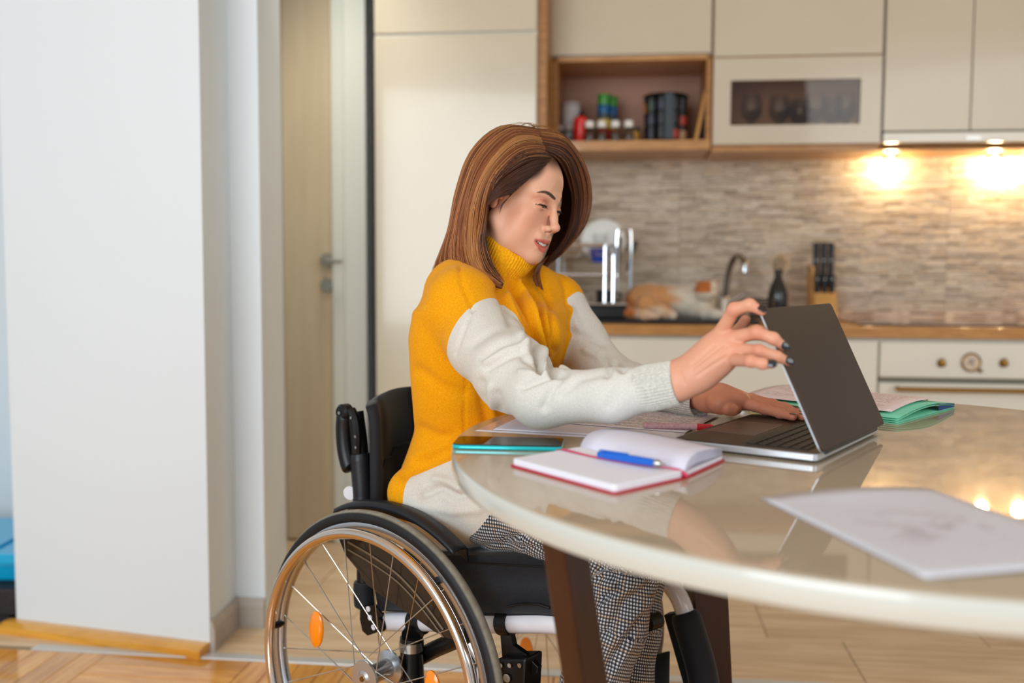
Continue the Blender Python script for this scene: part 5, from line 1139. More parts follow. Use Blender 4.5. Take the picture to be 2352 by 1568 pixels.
# ------------------------------------------------------------------ the woman
def pixv(V):
    P = np.asarray(V) - C0; d = P[:, 1] * CT - P[:, 2] * ST; u = (P[:, 1] * ST + P[:, 2] * CT) / d; x = P[:, 0] / d
    return 1176 + F_PX * (x * math.cos(ROLL) + u * math.sin(ROLL)), 784 - F_PX * (-x * math.sin(ROLL) + u * math.cos(ROLL))
def vnormals(V, F):
    a = V[F[:, 2]] - V[F[:, 0]]; b = V[F[:, 3]] - V[F[:, 1]]; n = np.cross(a, b); N = np.zeros_like(V)
    for k in range(4):
        for c in range(3): N[:, c] += np.bincount(F[:, k], n[:, c], len(V))
    return N / (np.linalg.norm(N, axis=1)[:, None] + 1e-12)
def seg_dist2(px, py, pl):
    best = np.full(len(px), 1e9)
    for i in range(len(pl) - 1):
        ax, ay = pl[i]; bx, by = pl[i + 1]; dx, dy = bx - ax, by - ay; t = np.clip(((px - ax) * dx + (py - ay) * dy) / (dx * dx + dy * dy), 0, 1)
        best = np.minimum(best, np.hypot(px - ax - t * dx, py - ay - t * dy))
    return best
def sculpt(V, F, folds, front=True):
    N = vnormals(V, F); px, py = pixv(V); view = V - C0; view /= np.linalg.norm(view, axis=1)[:, None]
    w = np.clip(-(N * view).sum(1) * 3 + .3, 0, 1) if front else 1.0; D = np.zeros(len(V))
    for pl, wid, amp in folds: D += 1.45 * amp * np.exp(-(seg_dist2(px, py, pl) / wid) ** 2)
    return V + N * (D * w)[:, None]
def chain_dist(V, pts, rs):
    best = np.full(len(V), 1e9)
    for i in range(len(pts) - 1):
        p, q = np.array(pts[i]), np.array(pts[i + 1]); d = q - p; t = np.clip(((V - p) @ d) / (d @ d), 0, 1)
        best = np.minimum(best, np.linalg.norm(V - p - t[:, None] * d, axis=1) - (rs[i] + (rs[i + 1] - rs[i]) * t))
    return best
PX = lambda l: [atd(*q) for q in l]
woman = thing('person', 'seated woman in a yellow and cream jumper reaching for the laptop', 'person', W(.10, .29, 0))

M_skin = mat('skin', (255, 255, 255), .46, attr='Col', sss=.12, bump=.06, bscale=700, bdist=.0003, spec=.4)
# ---- head, in its own frame: x to her right, y forward, z up
def rotm(yaw, pit, rol):
    B = np.array([[-1, 0, 0], [0, -1, 0], [0, 0, 1.]]); cy, sy, cp, sp, cr, sr = math.cos(yaw), math.sin(yaw), math.cos(pit), math.sin(pit), math.cos(rol), math.sin(rol)
    return np.array([[cy, -sy, 0], [sy, cy, 0], [0, 0, 1]]) @ B @ np.array([[1, 0, 0], [0, cp, -sp], [0, sp, cp]]) @ np.array([[cr, 0, sr], [0, 1, 0], [-sr, 0, cr]])
HR = rotm(math.radians(59), -.260, -.115); HS = .945; HC = atd(1185.5, 456, 1.88)
def h2w(P): return (np.asarray(P) * HS) @ HR.T + HC
def w2h(P): return ((np.asarray(P) - HC) @ HR) / HS
neck_b = w2h(atd(1138, 690, 1.90)); neck_m = w2h(atd(1146, 600, 1.885))
def head():
    S = SDF((-.105, -.135, -.22), (.105, .135, .135), .0017)
    S.ell((0, -.012, .040), (.0725, .089, .081), k=0)
    S.ell((0, .028, .036), (.058, .058, .056), k=.02); S.ell((0, .024, -.022), (.058, .056, .068), k=.02)
    for s in (-1, 1):
        S.cone((s * .052, -.002, -.048), (s * .040, .030, -.082), .017, .014, k=.022); S.cone((s * .040, .030, -.082), (s * .010, .070, -.101), .014, .0135, k=.018)
        S.ell((s * .036, .058, -.026), (.021, .017, .021), k=.02); S.ell((s * .040, .046, -.055), (.018, .020, .024), k=.02)
    S.ell((0, .038, -.062), (.044, .046, .046), k=.025); S.ell((0, .0755, -.098), (.0165, .013, .013), k=.014)
    S.ell((0, .071, -.066), (.027, .022, .024), k=.016)
    for s in (-1, 1):
        S.cone((s * .010, .083, .018), (s * .042, .067, .021), .008, .007, k=.014)
        S.ell((s * .031, .093, .002), (.0165, .0120, .0100), k=.012, op='sub')
    # nose
    S.cone((0, .085, .012), (0, .0955, -.018), .0055, .0062, k=.012); S.cone((0, .0955, -.018), (0, .1015, -.0325), .0062, .0080, k=.008)
    S.ell((0, .1050, -.0350), (.0088, .0085, .0076), k=.007)
    for s in (-1, 1): S.ell((s * .0112, .0935, -.0405), (.0062, .0090, .0062), k=.005); S.ell((s * .0060, .0975, -.0470), (.0026, .0048, .0030), k=.002, op='sub')
    S.cone((0, .097, -.044), (0, .088, -.054), .0045, .004, k=.005)
    # lids and eyeballs
    for s in (-1, 1):
        S.ell((s * .0315, .0720, .0005), (.0142, .0135, .0120), k=.004)
        S.cone((s * .018, .0815, -.0030), (s * .0315, .0862, -.0055), .0016, .0018, k=.003); S.cone((s * .0315, .0862, -.0055), (s * .0445, .0775, -.0005), .0018, .0014, k=.003)
        S.chain([(s * .0195, .0820, -.0020), (s * .027, .0868, -.0008), (s * .036, .0852, -.0004), (s * .0455, .0760, .0008)], [.0014, .0019, .0019, .0012], k=.002)   # upper lash edge
        S.ell((s * .0320, .0870, -.0032), (.0096, .0060, .0024), k=.001, op='sub')
    # mouth, slightly open
    S.cone((-.018, .086, -.060), (.018, .086, -.060), .005, .005, k=.01)
    S.chain([(-.0275, .0760, -.0665), (-.014, .0885, -.0665), (-.004, .0925, -.0648), (0, .0918, -.0655), (.004, .0925, -.0648), (.014, .0885, -.0665), (.0275, .0760, -.0665)], [.0022, .0036, .0042, .0040, .0042, .0036, .0022], k=.004)
    S.chain([(-.0270, .0755, -.0690), (-.015, .0845, -.0790), (0, .0890, -.0830), (.015, .0845, -.0790), (.0270, .0755, -.0690)], [.0022, .0046, .0054, .0046, .0022], k=.004)
    S.chain([(-.0245, .082, -.0680), (-.012, .091, -.0728), (0, .094, -.0742), (.012, .091, -.0728), (.0245, .082, -.0680)], [.0012, .0040, .0046, .0040, .0012], k=.0022, op='sub'); S.ell((0, .081, -.0905), (.014, .006, .0035), k=.006, op='sub')
    
    # ears
    for s in (-1, 1):
        R = np.array([[math.cos(.35), s * -math.sin(.35) * -1, 0], [s * math.sin(.35) * -1, math.cos(.35), 0], [0, 0, 1]]); R = np.array([[math.cos(.3), s * math.sin(.3), 0], [-s * math.sin(.3), math.cos(.3), 0], [0, 0, 1]])
        S.ell((s * .0735, -.010, .004), (.0048, .0165, .0275), R=R, k=.004); S.ell((s * .0715, -.004, -.0225), (.0048, .0085, .0105), k=.005)
        S.ell((s * .0795, -.006, .004), (.0045, .0095, .0165), R=R, k=.002, op='sub'); S.ell((s * .073, .004, -.005), (.004, .004, .006), k=.002, op='sub')
        S.ell((s * .0695, .007, -.006), (.004, .0042, .0062), k=.003)
    # neck
    S.cone((0, -.020, -.050), neck_m, .046, .042, k=.02); S.cone(neck_m, neck_b, .042, .045, k=.01)
    V, F = S.mesh(); V = relax(V, F, 1, .5)
    skin = np.array(lin((222, 168, 138))[:3]); c = np.tile(skin, (len(V), 1)); x, y, z = V[:, 0], V[:, 1], V[:, 2]; ax = np.abs(x)
    def g(cx, cy, cz, rx, ry, rz): return np.exp(-(((ax - cx) / rx) ** 2 + ((y - cy) / ry) ** 2 + ((z - cz) / rz) ** 2))
    L = lambda r: np.array(lin(r)[:3])
    c = cmix(c, L((218, 122, 94)), .36 * g(.046, .05, -.035, .020, .05, .022)); c = cmix(c, L((206, 120, 98)), .35 * g(0, .105, -.037, .010, .02, .010))
    c = cmix(c, L((186, 98, 76)), .75 * g(.034, .075, .0085, .015, .03, .0065)); 
    c = cmix(c, L((200, 110, 90)), .4 * g(.073, -.005, .0, .01, .02, .03))
    # lips
    lipc = L((196, 92, 84)); up = np.maximum(0, 1 - (ax / .0285) ** 2)
    ulz = -.0605 - .0055 * (ax / .0275) ** 1.5 + .0012 * np.exp(-(ax / .004) ** 2) * -1; llz = -.0690 - .0190 * up ** .8
    lip = sstep(-(z - ulz), -.0006, .0006) * sstep(z - llz, -.0006, .0006) * (ax < .0285) * (y > .066); c = cmix(c, lipc, .88 * lip)
    inn = np.exp(-((z + .0742 - .0062 * (ax / .0245) ** 2) / .0034) ** 2 - (ax / .024) ** 6) * (y < .0868) * (y > .06); c = cmix(c, L((70, 16, 16)), inn)
    # brows
    t = np.clip((ax - .011) / (.050 - .011), 0, 1); bz = .0185 + .0085 * np.sin(t * 2.0) - .0065 * t ** 3; bw = .0040 * (1 - t) ** .6 * np.minimum(1, .45 + t * 3) * (t > 0) + .0005
    br = sstep(-(np.abs(z - bz) - bw), -.0008, .0008) * (ax > .0105) * (ax < .0505) * (y > .03); c = cmix(c, L((40, 24, 19)), .96 * br)
    # lashes and eye slit
    lt = np.clip((ax - .019) / .027, 0, 1); lz = -.0028 + .0018 * np.sin(lt * math.pi) + .0016 * lt
    la = sstep(-(np.abs(z - lz) - .0016 - .0006 * lt), -.0005, .0005) * (ax > .0195) * (ax < .0455) * (y > .05); c = cmix(c, L((22, 15, 14)), .95 * la)
    c = cmix(c, L((120, 70, 56)), .4 * sstep(-(np.abs(z - .0095 + .04 * (lt - .4) ** 2) - .0006), -.0006, .0006) * (ax > .02) * (ax < .045) * (y > .05))
    c = cmix(c, L((90, 40, 34)), .8 * np.exp(-(((ax - .006) / .0028) ** 2 + ((y - .0975) / .005) ** 2 + ((z + .0452) / .0028) ** 2)))
    # scalp under the hair
    hl = .079 - .036 * sstep(ax, .028, .058) - .004 * sstep(ax, 0, .03)
    front = sstep(z - (hl + (.07 - y) * .2), -.012, .010) * (y > .0); side = sstep(-(y - (.026 - .020 * sstep(-z, -.04, .01))), -.012, .008) * sstep(z, -.006, .006)
    back = sstep(-(y + .020), -.004, .004) * sstep(z, -.085, -.075)
    sc = np.clip(np.maximum(np.maximum(front, side), back), 0, 1) * (ax < .0715 + (z > .03) * .1); c = cmix(c, L((66, 38, 24)), .92 * sc)
    return V, F, c
HV, HF, Hc = head()

# ---- limbs
ARM_R = PX([(1062, 700, 1.775), (1112, 790, 1.71), (1178, 858, 1.605), (1243, 912, 1.515), (1400, 908, 1.46), (1548, 880, 1.418)]); R_R = [.061, .061, .060, .044, .0365, .031]
ARM_L = PX([(1282, 700, 2.00), (1330, 780, 1.985), (1398, 865, 1.93), (1500, 895, 1.83), (1600, 917, 1.745)]); R_L = [.054, .051, .045, .038, .031]
knR, knL = atd(1432, 1308, 1.62), atd(1452, 1310, 1.84)
LEG_R = [W(.03, .20, .60), atd(1165, 1172, 1.80), atd(1262, 1194, 1.72), knR, atd(1408, 1440, 1.61), atd(1362, 1575, 1.60), atd(1325, 1720, 1.60)]; R_LR = [.078, .074, .068, .056, .052, .050, .050]
LEG_L = [W(.00, .39, .605), W(.17, .38, .62), knL, atd(1452, 1440, 1.80), atd(1432, 1575, 1.78), atd(1400, 1700, 1.78)]; R_LL = [.078, .080, .058, .050, .050, .050]
torso = [(.52, 1076, 1.935, .150, .118), (.58, 1074, 1.935, .158, .122), (.63, 1082, 1.93, .143, .102), (.67, 1086, 1.925, .130, .090), (.715, 1090, 1.92, .130, .086), (.785, 1106, 1.905, .150, .098), (.842, 1118, 1.90, .164, .112),
         (.90, 1126, 1.89, .172, .118), (.955, 1133, 1.885, .176, .108), (.99, 1140, 1.895, .130, .070)]
tz = np.array([q[0] for q in torso]); tcx = np.array([atp(q[1], 900, (0, q[2], 0), (0, 1, 0))[0] for q in torso]); tcy = np.array([q[2] for q in torso]); trw = np.array([q[3] for q in torso]); trd = np.array([q[4] for q in torso])
tcx = (np.array([q[1] for q in torso]) - 1176) / F_PX * tcy
YT = math.radians(40); hx, hy = math.cos(YT), -math.sin(YT); lx, ly = math.sin(YT), math.cos(YT)
def torso_f(X, Y, Z, grow=0.0):
    zz = np.clip(Z, tz[0], tz[-1]); cx = np.interp(zz, tz, tcx); cy = np.interp(zz, tz, tcy); rw = np.interp(zz, tz, trw) + grow; rd = np.interp(zz, tz, trd) + grow
    dx, dy = X - cx, Y - cy; a = (dx * hx + dy * hy) / rd; b = (dx * lx + dy * ly) / rw; e = np.maximum(0, Z - tz[-1]) / .03; g = np.maximum(0, tz[0] - Z) / .02
    return (np.power(np.abs(a) ** 2.3 + np.abs(b) ** 2.3 + e ** 2 + g ** 2 + 1e-9, 1 / 2.2) - 1) * np.minimum(rw, rd) * .9
# ---- jumper
def jumper():
    allp = np.array(ARM_R + ARM_L); lo = np.array([-.36, 1.30, .50]); hi = np.array([.42, 2.16, 1.08]); S = SDF(lo, hi, .0044)
    S.fn(lo, hi, lambda X, Y, Z: torso_f(X, Y, Z), k=0)
    # shoulders
    S.cone(atd(1105, 692, 1.85), atd(1062, 692, 1.79), .046, .060, k=.03); S.cone(atd(1100, 655, 1.945), atd(1052, 668, 1.84), .050, .056, k=.03)
    S.cone(atd(1058, 676, 1.86), atd(1042, 762, 1.885), .060, .074, k=.03)
    S.cone(atd(1215, 668, 1.955), atd(1272, 690, 1.995), .050, .053, k=.025); S.cone(atd(1150, 665, 1.96), atd(1215, 668, 1.955), .052, .050, k=.03)
    S.cone(atd(1138, 700, 1.905), atd(1143, 665, 1.90), .066, .052, k=.025)
    S.ell(atd(1205, 770, 1.80), (.07, .07, .06), k=.05)
    # back panel flaring over the seat
    S.cone(W(-.03, .225, .585), W(-.03, .38, .585), .078, .078, k=.03)
    S.cone(atd(945, 1130, 1.86), atd(985, 1175, 1.84), .045, .04, k=.03)
    # lap
    S.cone(W(.02, .215, .60), W(.16, .19, .628), .096, .100, k=.03); S.cone(W(.02, .38, .60), W(.14, .38, .632), .10, .094, k=.03)
    S.cone(W(.02, .24, .66), W(.10, .30, .65), .09, .08, k=.04)
    # arms
    S.chain(ARM_R, R_R, k=.022); S.chain(ARM_L, R_L, k=.018)
    # hem plane
    n = nrm(HD * .44 - UZ * .90); hp = atd(1093, 1226, 1.76) + n * .088; zb_ = .535
    S.fn(lo, hi, lambda X, Y, Z: -((X - hp[0]) * n[0] + (Y - hp[1]) * n[1] + (Z - hp[2]) * n[2]), k=.006, op='sub')
    # open ends at the wrists
    for A_, B_ in ((ARM_R[-2], ARM_R[-1]), (ARM_L[-2], ARM_L[-1])):
        d = nrm(B_ - A_); e = B_ - d * .004; S.fn(e - .06, e + .06, lambda X, Y, Z, e=e, d=d: np.maximum(-((X - e[0]) * d[0] + (Y - e[1]) * d[1] + (Z - e[2]) * d[2]), np.sqrt((X - e[0]) ** 2 + (Y - e[1]) ** 2 + (Z - e[2]) ** 2) - .055), k=.0, op='sub')
    V, F = S.mesh(); V = relax(V, F, 2, .5)
    folds = [([(1278, 848), (1240, 842), (1205, 822)], 8, -.006), ([(1290, 852), (1245, 868), (1200, 888)], 8, -.007), ([(1262, 858), (1225, 858), (1195, 855)], 7, .004),
             ([(1300, 855), (1270, 890), (1250, 935)], 9, -.004), ([(1225, 800), (1170, 815), (1120, 845)], 9, -.005), ([(1205, 775), (1150, 790), (1105, 820)], 9, -.004), ([(1215, 788), (1165, 802), (1115, 832)], 7, .003),
             ([(1180, 745), (1130, 760), (1085, 790)], 10, -.003), ([(1385, 855), (1330, 870), (1290, 905)], 10, -.003), ([(1480, 850), (1430, 880), (1400, 930)], 12, -.002),
             ([(1085, 712), (1066, 757), (1046, 812)], 4, -.0022),
             ([(1180, 655), (1215, 720), (1236, 800), (1240, 850)], 9, -.012), ([(1205, 650), (1240, 700), (1262, 780), (1266, 850)], 8, -.012), ([(1192, 650), (1228, 710), (1250, 800), (1254, 850)], 8, .008),
             ([(1235, 640), (1262, 690), (1276, 760), (1280, 850)], 6, -.008), ([(1165, 680), (1190, 740), (1212, 800)], 9, .006), ([(1145, 665), (1160, 700), (1172, 735)], 8, -.006),
             ([(1055, 612), (1060, 650), (1085, 712)], 3.5, -.004), ([(1290, 640), (1300, 660), (1303, 700)], 6, -.004),
             ([(960, 850), (1010, 885), (1060, 905)], 14, -.004), ([(1070, 870), (1068, 930), (1066, 1000)], 3.0, -.0022), ([(1105, 880), (1110, 930), (1120, 975)], 12, -.004), ([(1140, 905), (1150, 950), (1160, 985)], 10, -.004), ([(1125, 890), (1130, 940), (1140, 985)], 9, .004),
             ([(965, 985), (1010, 1005), (1075, 1010)], 14, -.005), ([(950, 1050), (1000, 1030), (1060, 1000)], 12, .004), ([(930, 1090), (990, 1060), (1050, 1030)], 12, -.004),
             ([(975, 1135), (1010, 1120), (1050, 1140), (1090, 1130)], 9, -.007), ([(1000, 1100), (1030, 1105), (1055, 1120)], 10, .005), ([(960, 1160), (1040, 1175), (1100, 1170)], 10, .003),
             ([(1310, 760), (1350, 775), (1385, 790)], 8, -.004), ([(1385, 820), (1400, 840), (1395, 860)], 7, -.006), ([(1415, 835), (1430, 850)], 6, -.005), ([(1345, 805), (1385, 825), (1400, 835)], 7, .004), ([(1310, 710), (1330, 760)], 8, .004)]
    V0 = V; V = sculpt(V, F, folds); V, V0 = V0, V
    dR = chain_dist(V, ARM_R, R_R); dL = chain_dist(V, ARM_L, R_L); dT = torso_f(V[:, 0], V[:, 1], V[:, 2])
    A0 = atd(1066, 757, 1.70); nA = nrm(HD * .95 - UZ * .42); fA = np.minimum((V - A0) @ nA, .007 - dR)
    B0 = atd(1292, 740, 1.95); nB = nrm(HD * .97 - UZ * .22); fB = np.minimum((V - B0) @ nB, .007 - dL)
    f1, z1 = cfz(944, 1130, .10); fa, za = cfz(945, 1092, .10); fb, zbb = cfz(1045, 1048, .10); ff_ = (V - WO) @ HD; zl = za + (zbb - za) * (ff_ - fa) / (fb - fa)
    fH = np.minimum(ff_ - f1, np.clip(zl, 0, zbb + .03) - V[:, 2])
    px, py = pixv(V)
    fld = np.maximum(np.maximum(fA, fB), fH); return V0, F, fld
JV, JF, Jf = jumper()
def knit_mat():
    m = mat('knitted_wool', (228, 160, 12), .9, sheen=.10, spec=.2); nt = m.node_tree; b = nt.nodes['Principled BSDF']; at = nd(nt, 'ShaderNodeAttribute', attribute_name='Col'); sp = nd(nt, 'ShaderNodeSeparateColor'); nt.links.new(at.outputs['Color'], sp.inputs[0])
    mr = nd(nt, 'ShaderNodeMapRange'); mr.inputs['From Min'].default_value = .4985; mr.inputs['From Max'].default_value = .5015; nt.links.new(sp.outputs[0], mr.inputs['Value'])
    tc = nd(nt, 'ShaderNodeTexCoord'); n = nd(nt, 'ShaderNodeTexNoise'); n.inputs['Scale'].default_value = 420; n.inputs['Detail'].default_value = 4; n.inputs['Roughness'].default_value = .7; nt.links.new(tc.outputs['Object'], n.inputs['Vector'])
    r = nd(nt, 'ShaderNodeMapRange'); r.inputs['From Min'].default_value = .32; r.inputs['From Max'].default_value = .68; nt.links.new(n.outputs['Fac'], r.inputs['Value'])
    def mixc(a, c):
        mx = nd(nt, 'ShaderNodeMix', data_type='RGBA'); nt.links.new(r.outputs[0], mx.inputs['Factor']); mx.inputs['A'].default_value = lin(a); mx.inputs['B'].default_value = lin(c); return mx.outputs['Result']
    y_, c_ = mixc((222, 142, 0), (244, 172, 8)), mixc((204, 199, 190), (222, 218, 209)); mx = nd(nt, 'ShaderNodeMix', data_type='RGBA'); nt.links.new(mr.outputs[0], mx.inputs['Factor']); nt.links.new(y_, mx.inputs['A']); nt.links.new(c_, mx.inputs['B']); nt.links.new(mx.outputs['Result'], b.inputs['Base Color'])
    b.inputs['Sheen Tint'].default_value = (1, .95, .85, 1)
    n2 = nd(nt, 'ShaderNodeTexNoise'); n2.inputs['Scale'].default_value = 420; n2.inputs['Detail'].default_value = 4; nt.links.new(tc.outputs['Object'], n2.inputs['Vector'])
    bp = nd(nt, 'ShaderNodeBump'); bp.inputs['Strength'].default_value = .45; bp.inputs['Distance'].default_value = .0014; nt.links.new(n2.outputs['Fac'], bp.inputs['Height']); nt.links.new(bp.outputs['Normal'], b.inputs['Normal']); return m
M_knit = knit_mat(); jc = np.clip(.5 + Jf / .2, 0, 1); jumper_o = mesh_obj('jumper', JV, JF, M_knit, woman, cols=np.stack([jc, jc, jc], 1)); jumper_o['label'] = 'yellow knitted jumper with cream sleeves and hem'
def wool(name, a, b_): return mat(name, a, .9, sheen=.08, spec=.2, col2=b_, nscale=260, bump=.5, bscale=420, bdist=.002)
M_yel = wool('yellow_rib_wool', (222, 144, 4), (248, 184, 24)); M_crm = wool('cream_rib_wool', (192, 188, 176), (218, 214, 204))
# ribbed roll neck
rings = [(1140, 690, .066, 0.0), (1138, 668, .056, .05), (1138, 645, .0505, .18), (1144, 617, .050, .34), (1157, 592, .0535, .50), (1166, 573, .0565, .60), (1171, 562, .0560, .62), (1173, 561, .0520, .62), (1166, 580, .050, .6)]
G = []; nr = 300
for k, (x_, y_, r_, sl) in enumerate(rings):
    c_ = atd(x_, y_, 1.885); a_ = nrm(np.array([1, 0, -sl])); tl = nrm(np.array([0, 1, .12 + .25 * sl])); amp = .0011 if k > 0 else .0
    G.append([c_ + (a_ * math.cos(t) + tl * math.sin(t) * 1.02) * (r_ + amp * math.cos(60 * t)) for t in np.linspace(0, 2 * math.pi, nr, endpoint=False)])
G = np.array(G); Gs = np.array(spline(list(G), 5)) if False else np.stack([np.array(spline(list(G[:, j]), 4)) for j in range(nr)], 1)
mb = MB(); mb.grid(Gs, False, True); mb.build('roll_neck', M_yel, jumper_o, angle=180).modifiers.new('s', 'SOLIDIFY').thickness = .002
def cuff(A_, B_, r0, r1, L_, nm='cuff'):
    d = nrm(B_ - A_); G = []; u = nrm(np.cross(d, UZ)); w = np.cross(d, u)
    for s_, r_ in ((-L_, r0 * .99), (-L_ * .7, r0 + .001), (-L_ * .2, r1 + .0012), (0, r1 + .0008), (.002, r1 - .001), (0, r1 - .003), (-.02, r1 - .004)):
        G.append([B_ + d * s_ + (u * math.cos(t) + w * math.sin(t)) * (r_ + .0007 * math.cos(44 * t)) for t in np.linspace(0, 2 * math.pi, 264, endpoint=False)])
    mb = MB(); mb.grid(np.array(G), False, True); mb.build(nm, M_crm, jumper_o, angle=180)
cuff(ARM_R[-2], ARM_R[-1] + nrm(ARM_R[-1] - ARM_R[-2]) * .004, .0330, .0315, .055); cuff(ARM_L[-2], ARM_L[-1] + nrm(ARM_L[-1] - ARM_L[-2]) * .010, .0335, .031, .06)

# ---- trousers, fine black and white check with ochre lines
def trousers():
    S = SDF([-.36, 1.28, .09], [.42, 2.15, .76], .0048)
    S.chain(LEG_R, R_LR, k=.02); S.chain(LEG_L, R_LL, k=.02); S.cone(LEG_R[0], LEG_L[0], .09, .09, k=.03); S.cone(W(-.02, .29, .62), W(-.02, .29, .67), .10, .08, k=.03)
    S.fn([-.4, 1.2, 0], [.5, 2.2, .145], lambda X, Y, Z: Z - .13 + 0 * X + 0 * Y, k=0, op='sub')
    S.fn([-.4, 1.2, .4], [.5, 2.2, .8], lambda X, Y, Z: -(Z - .70) + 0 * X + 0 * Y, k=0, op='sub')
    V, F = S.mesh(); V = relax(V, F, 2)
    V = sculpt(V, F, [([(1160, 1240), (1200, 1228), (1250, 1238)], 7, -.005), ([(1080, 1258), (1150, 1250), (1250, 1262)], 6, -.003), ([(1375, 1330), (1420, 1320), (1500, 1325)], 8, -.006), ([(1372, 1300), (1400, 1318), (1420, 1350)], 7, -.006), ([(1385, 1375), (1420, 1355), (1430, 1345)], 7, -.008),
        ([(1395, 1450), (1430, 1390), (1495, 1345)], 10, -.006), ([(1405, 1480), (1445, 1430), (1490, 1380)], 9, .004), ([(1405, 1520), (1440, 1470), (1470, 1420)], 9, -.005), ([(1400, 1560), (1425, 1520), (1450, 1480)], 8, .003), ([(1380, 1400), (1400, 1380), (1440, 1350)], 8, .005)])
    # surface coordinates along and around the limbs
    bestd = np.full(len(V), 1e9); U = np.zeros(len(V)); Vv = np.zeros(len(V))
    for pts in (LEG_R, LEG_L):
        acc = 0
        for i in range(len(pts) - 1):
            p, q = np.array(pts[i]), np.array(pts[i + 1]); d = q - p; Ln = np.linalg.norm(d); d /= Ln; t = (V - p) @ d; tc2 = np.clip(t, 0, Ln); dist = np.linalg.norm(V - p - tc2[:, None] * d, axis=1)
            ref = nrm(np.cross(d, LF)); ref2 = np.cross(d, ref); m = dist < bestd; r = V - p - t[:, None] * d; ang = np.arctan2(r @ ref2 * -1, r @ ref); 
            ang = np.arctan2(np.sin(ang - math.pi / 2), np.cos(ang - math.pi / 2)) if False else ang
            bestd[m] = dist[m]; U[m] = (acc + t)[m]; Vv[m] = (ang * .062)[m]; acc += Ln
    return V, F, U, Vv
TV, TF, TU, TVv = trousers()
def check_mat():
    m = mat('houndstooth_check', (230, 230, 230), .8, sheen=.1); nt = m.node_tree; b = nt.nodes['Principled BSDF']; at = nd(nt, 'ShaderNodeAttribute', attribute_name='Col'); sp = nd(nt, 'ShaderNodeSeparateXYZ'); nt.links.new(at.outputs['Vector'], sp.inputs[0])
    def M(op, a, bb=None):
        n = nd(nt, 'ShaderNodeMath', operation=op)
        for i, q in enumerate((a, bb)):
            if q is None: continue
            if isinstance(q, (int, float)): n.inputs[i].default_value = q
            else: nt.links.new(q, n.inputs[i])
        return n.outputs[0]
    c = .0054; u = M('DIVIDE', sp.outputs[0], c); v = M('DIVIDE', sp.outputs[1], c)
    fu, fv = M('FRACT', u), M('FRACT', v); a = M('LESS_THAN', fu, .5); bb = M('LESS_THAN', fv, .5); white = M('MULTIPLY', a, bb); half = M('MULTIPLY', M('ADD', a, bb), .5)
    tw = M('LESS_THAN', M('FRACT', M('ADD', M('MULTIPLY', u, 2.0), M('MULTIPLY', v, 2.0))), .5)
    val = M('MAXIMUM', white, M('MULTIPLY', M('MULTIPLY', half, tw), .55))
    ou = M('LESS_THAN', M('FRACT', M('DIVIDE', M('FLOOR', u), 8.0)), .06); ov_ = M('LESS_THAN', M('FRACT', M('DIVIDE', M('FLOOR', v), 8.0)), .06); oc = M('MULTIPLY', M('MAXIMUM', ou, ov_), val)
    m1 = nd(nt, 'ShaderNodeMix', data_type='RGBA'); m1.inputs['A'].default_value = lin((24, 24, 38)); m1.inputs['B'].default_value = lin((206, 207, 208)); nt.links.new(val, m1.inputs['Factor'])
    m2 = nd(nt, 'ShaderNodeMix', data_type='RGBA'); nt.links.new(M('MULTIPLY', oc, .55), m2.inputs['Factor']); nt.links.new(m1.outputs['Result'], m2.inputs['A']); m2.inputs['B'].default_value = lin((206, 160, 84)); nt.links.new(m2.outputs['Result'], b.inputs['Base Color']); return m
mesh_obj('trousers', TV, TF, check_mat(), woman, cols=np.stack([TU + 3, TVv + 3, TU * 0], 1))['label'] = 'fine black and white checked trousers with ochre lines'
# shoes on the foot plate
M_shoe = mat('black_shoe', (24, 24, 26), .4); M_sole = mat('pale_sole', (210, 206, 198), .5)
for A_ in (LEG_R[-1], LEG_L[-1]):
    an = np.array([A_[0], A_[1], .17]); S = SDF(an + [-.10, -.26, -.08], an + [.26, .10, .06], .005)
    S.cone(an, an + HD * .01 - UZ * .05, .042, .040, k=.02); S.cone(an + HD * .01 - UZ * .052, an + HD * .12 - UZ * .058, .034, .033, k=.03); S.cone(an + HD * .12 - UZ * .06, an + HD * .165 - UZ * .066, .036, .026, k=.02)
    S.fn(an - .3, an + .3, lambda X, Y, Z, z0=.098: (Z - z0 - .002) + 0 * X + 0 * Y, k=0, op='sub')
    V, F = S.mesh(); V = relax(V, F, 2); sh_ = mesh_obj('shoe', V, F, M_shoe, woman)

# ---- hands
LNU = ln / np.linalg.norm(ln)
def onlid(px, py, off): return atp(px, py, Ll(0, 0, .0045 + off), LNU)
dl0 = 1.385
def dep(p): q = p - C0; return q[1] * CT - q[2] * ST
ti, tm, tr, tp_ = onlid(1750, 715, .0045), onlid(1801, 796, .0062), onlid(1811, 830, .0060), onlid(1774, 837, .0085)
idx = [atd(1566, 856, 1.415), atd(1652, 770, 1.392), atd(1686, 710, dep(ti) + .018), atd(1722, 700, dep(ti) + .006), ti]
mid = [atd(1562, 866, 1.413), atd(1682, 776, 1.376), atd(1738, 763, dep(tm) + .004), atd(1776, 777, dep(tm) - .002), tm]
rng_ = [atd(1560, 876, 1.411), atd(1686, 803, 1.370), atd(1744, 806, dep(tr) + .004), atd(1784, 819, dep(tr) - .002), tr]
pnk = [atd(1560, 886, 1.410), atd(1682, 826, 1.372), atd(1724, 829, dep(tp_) + .010), atd(1751, 835, dep(tp_) + .004), tp_]
thm = [atd(1575, 868, 1.425), atd(1622, 832, 1.428), atd(1660, 800, 1.425), atd(1692, 768, 1.418), atd(1712, 735, 1.408)]
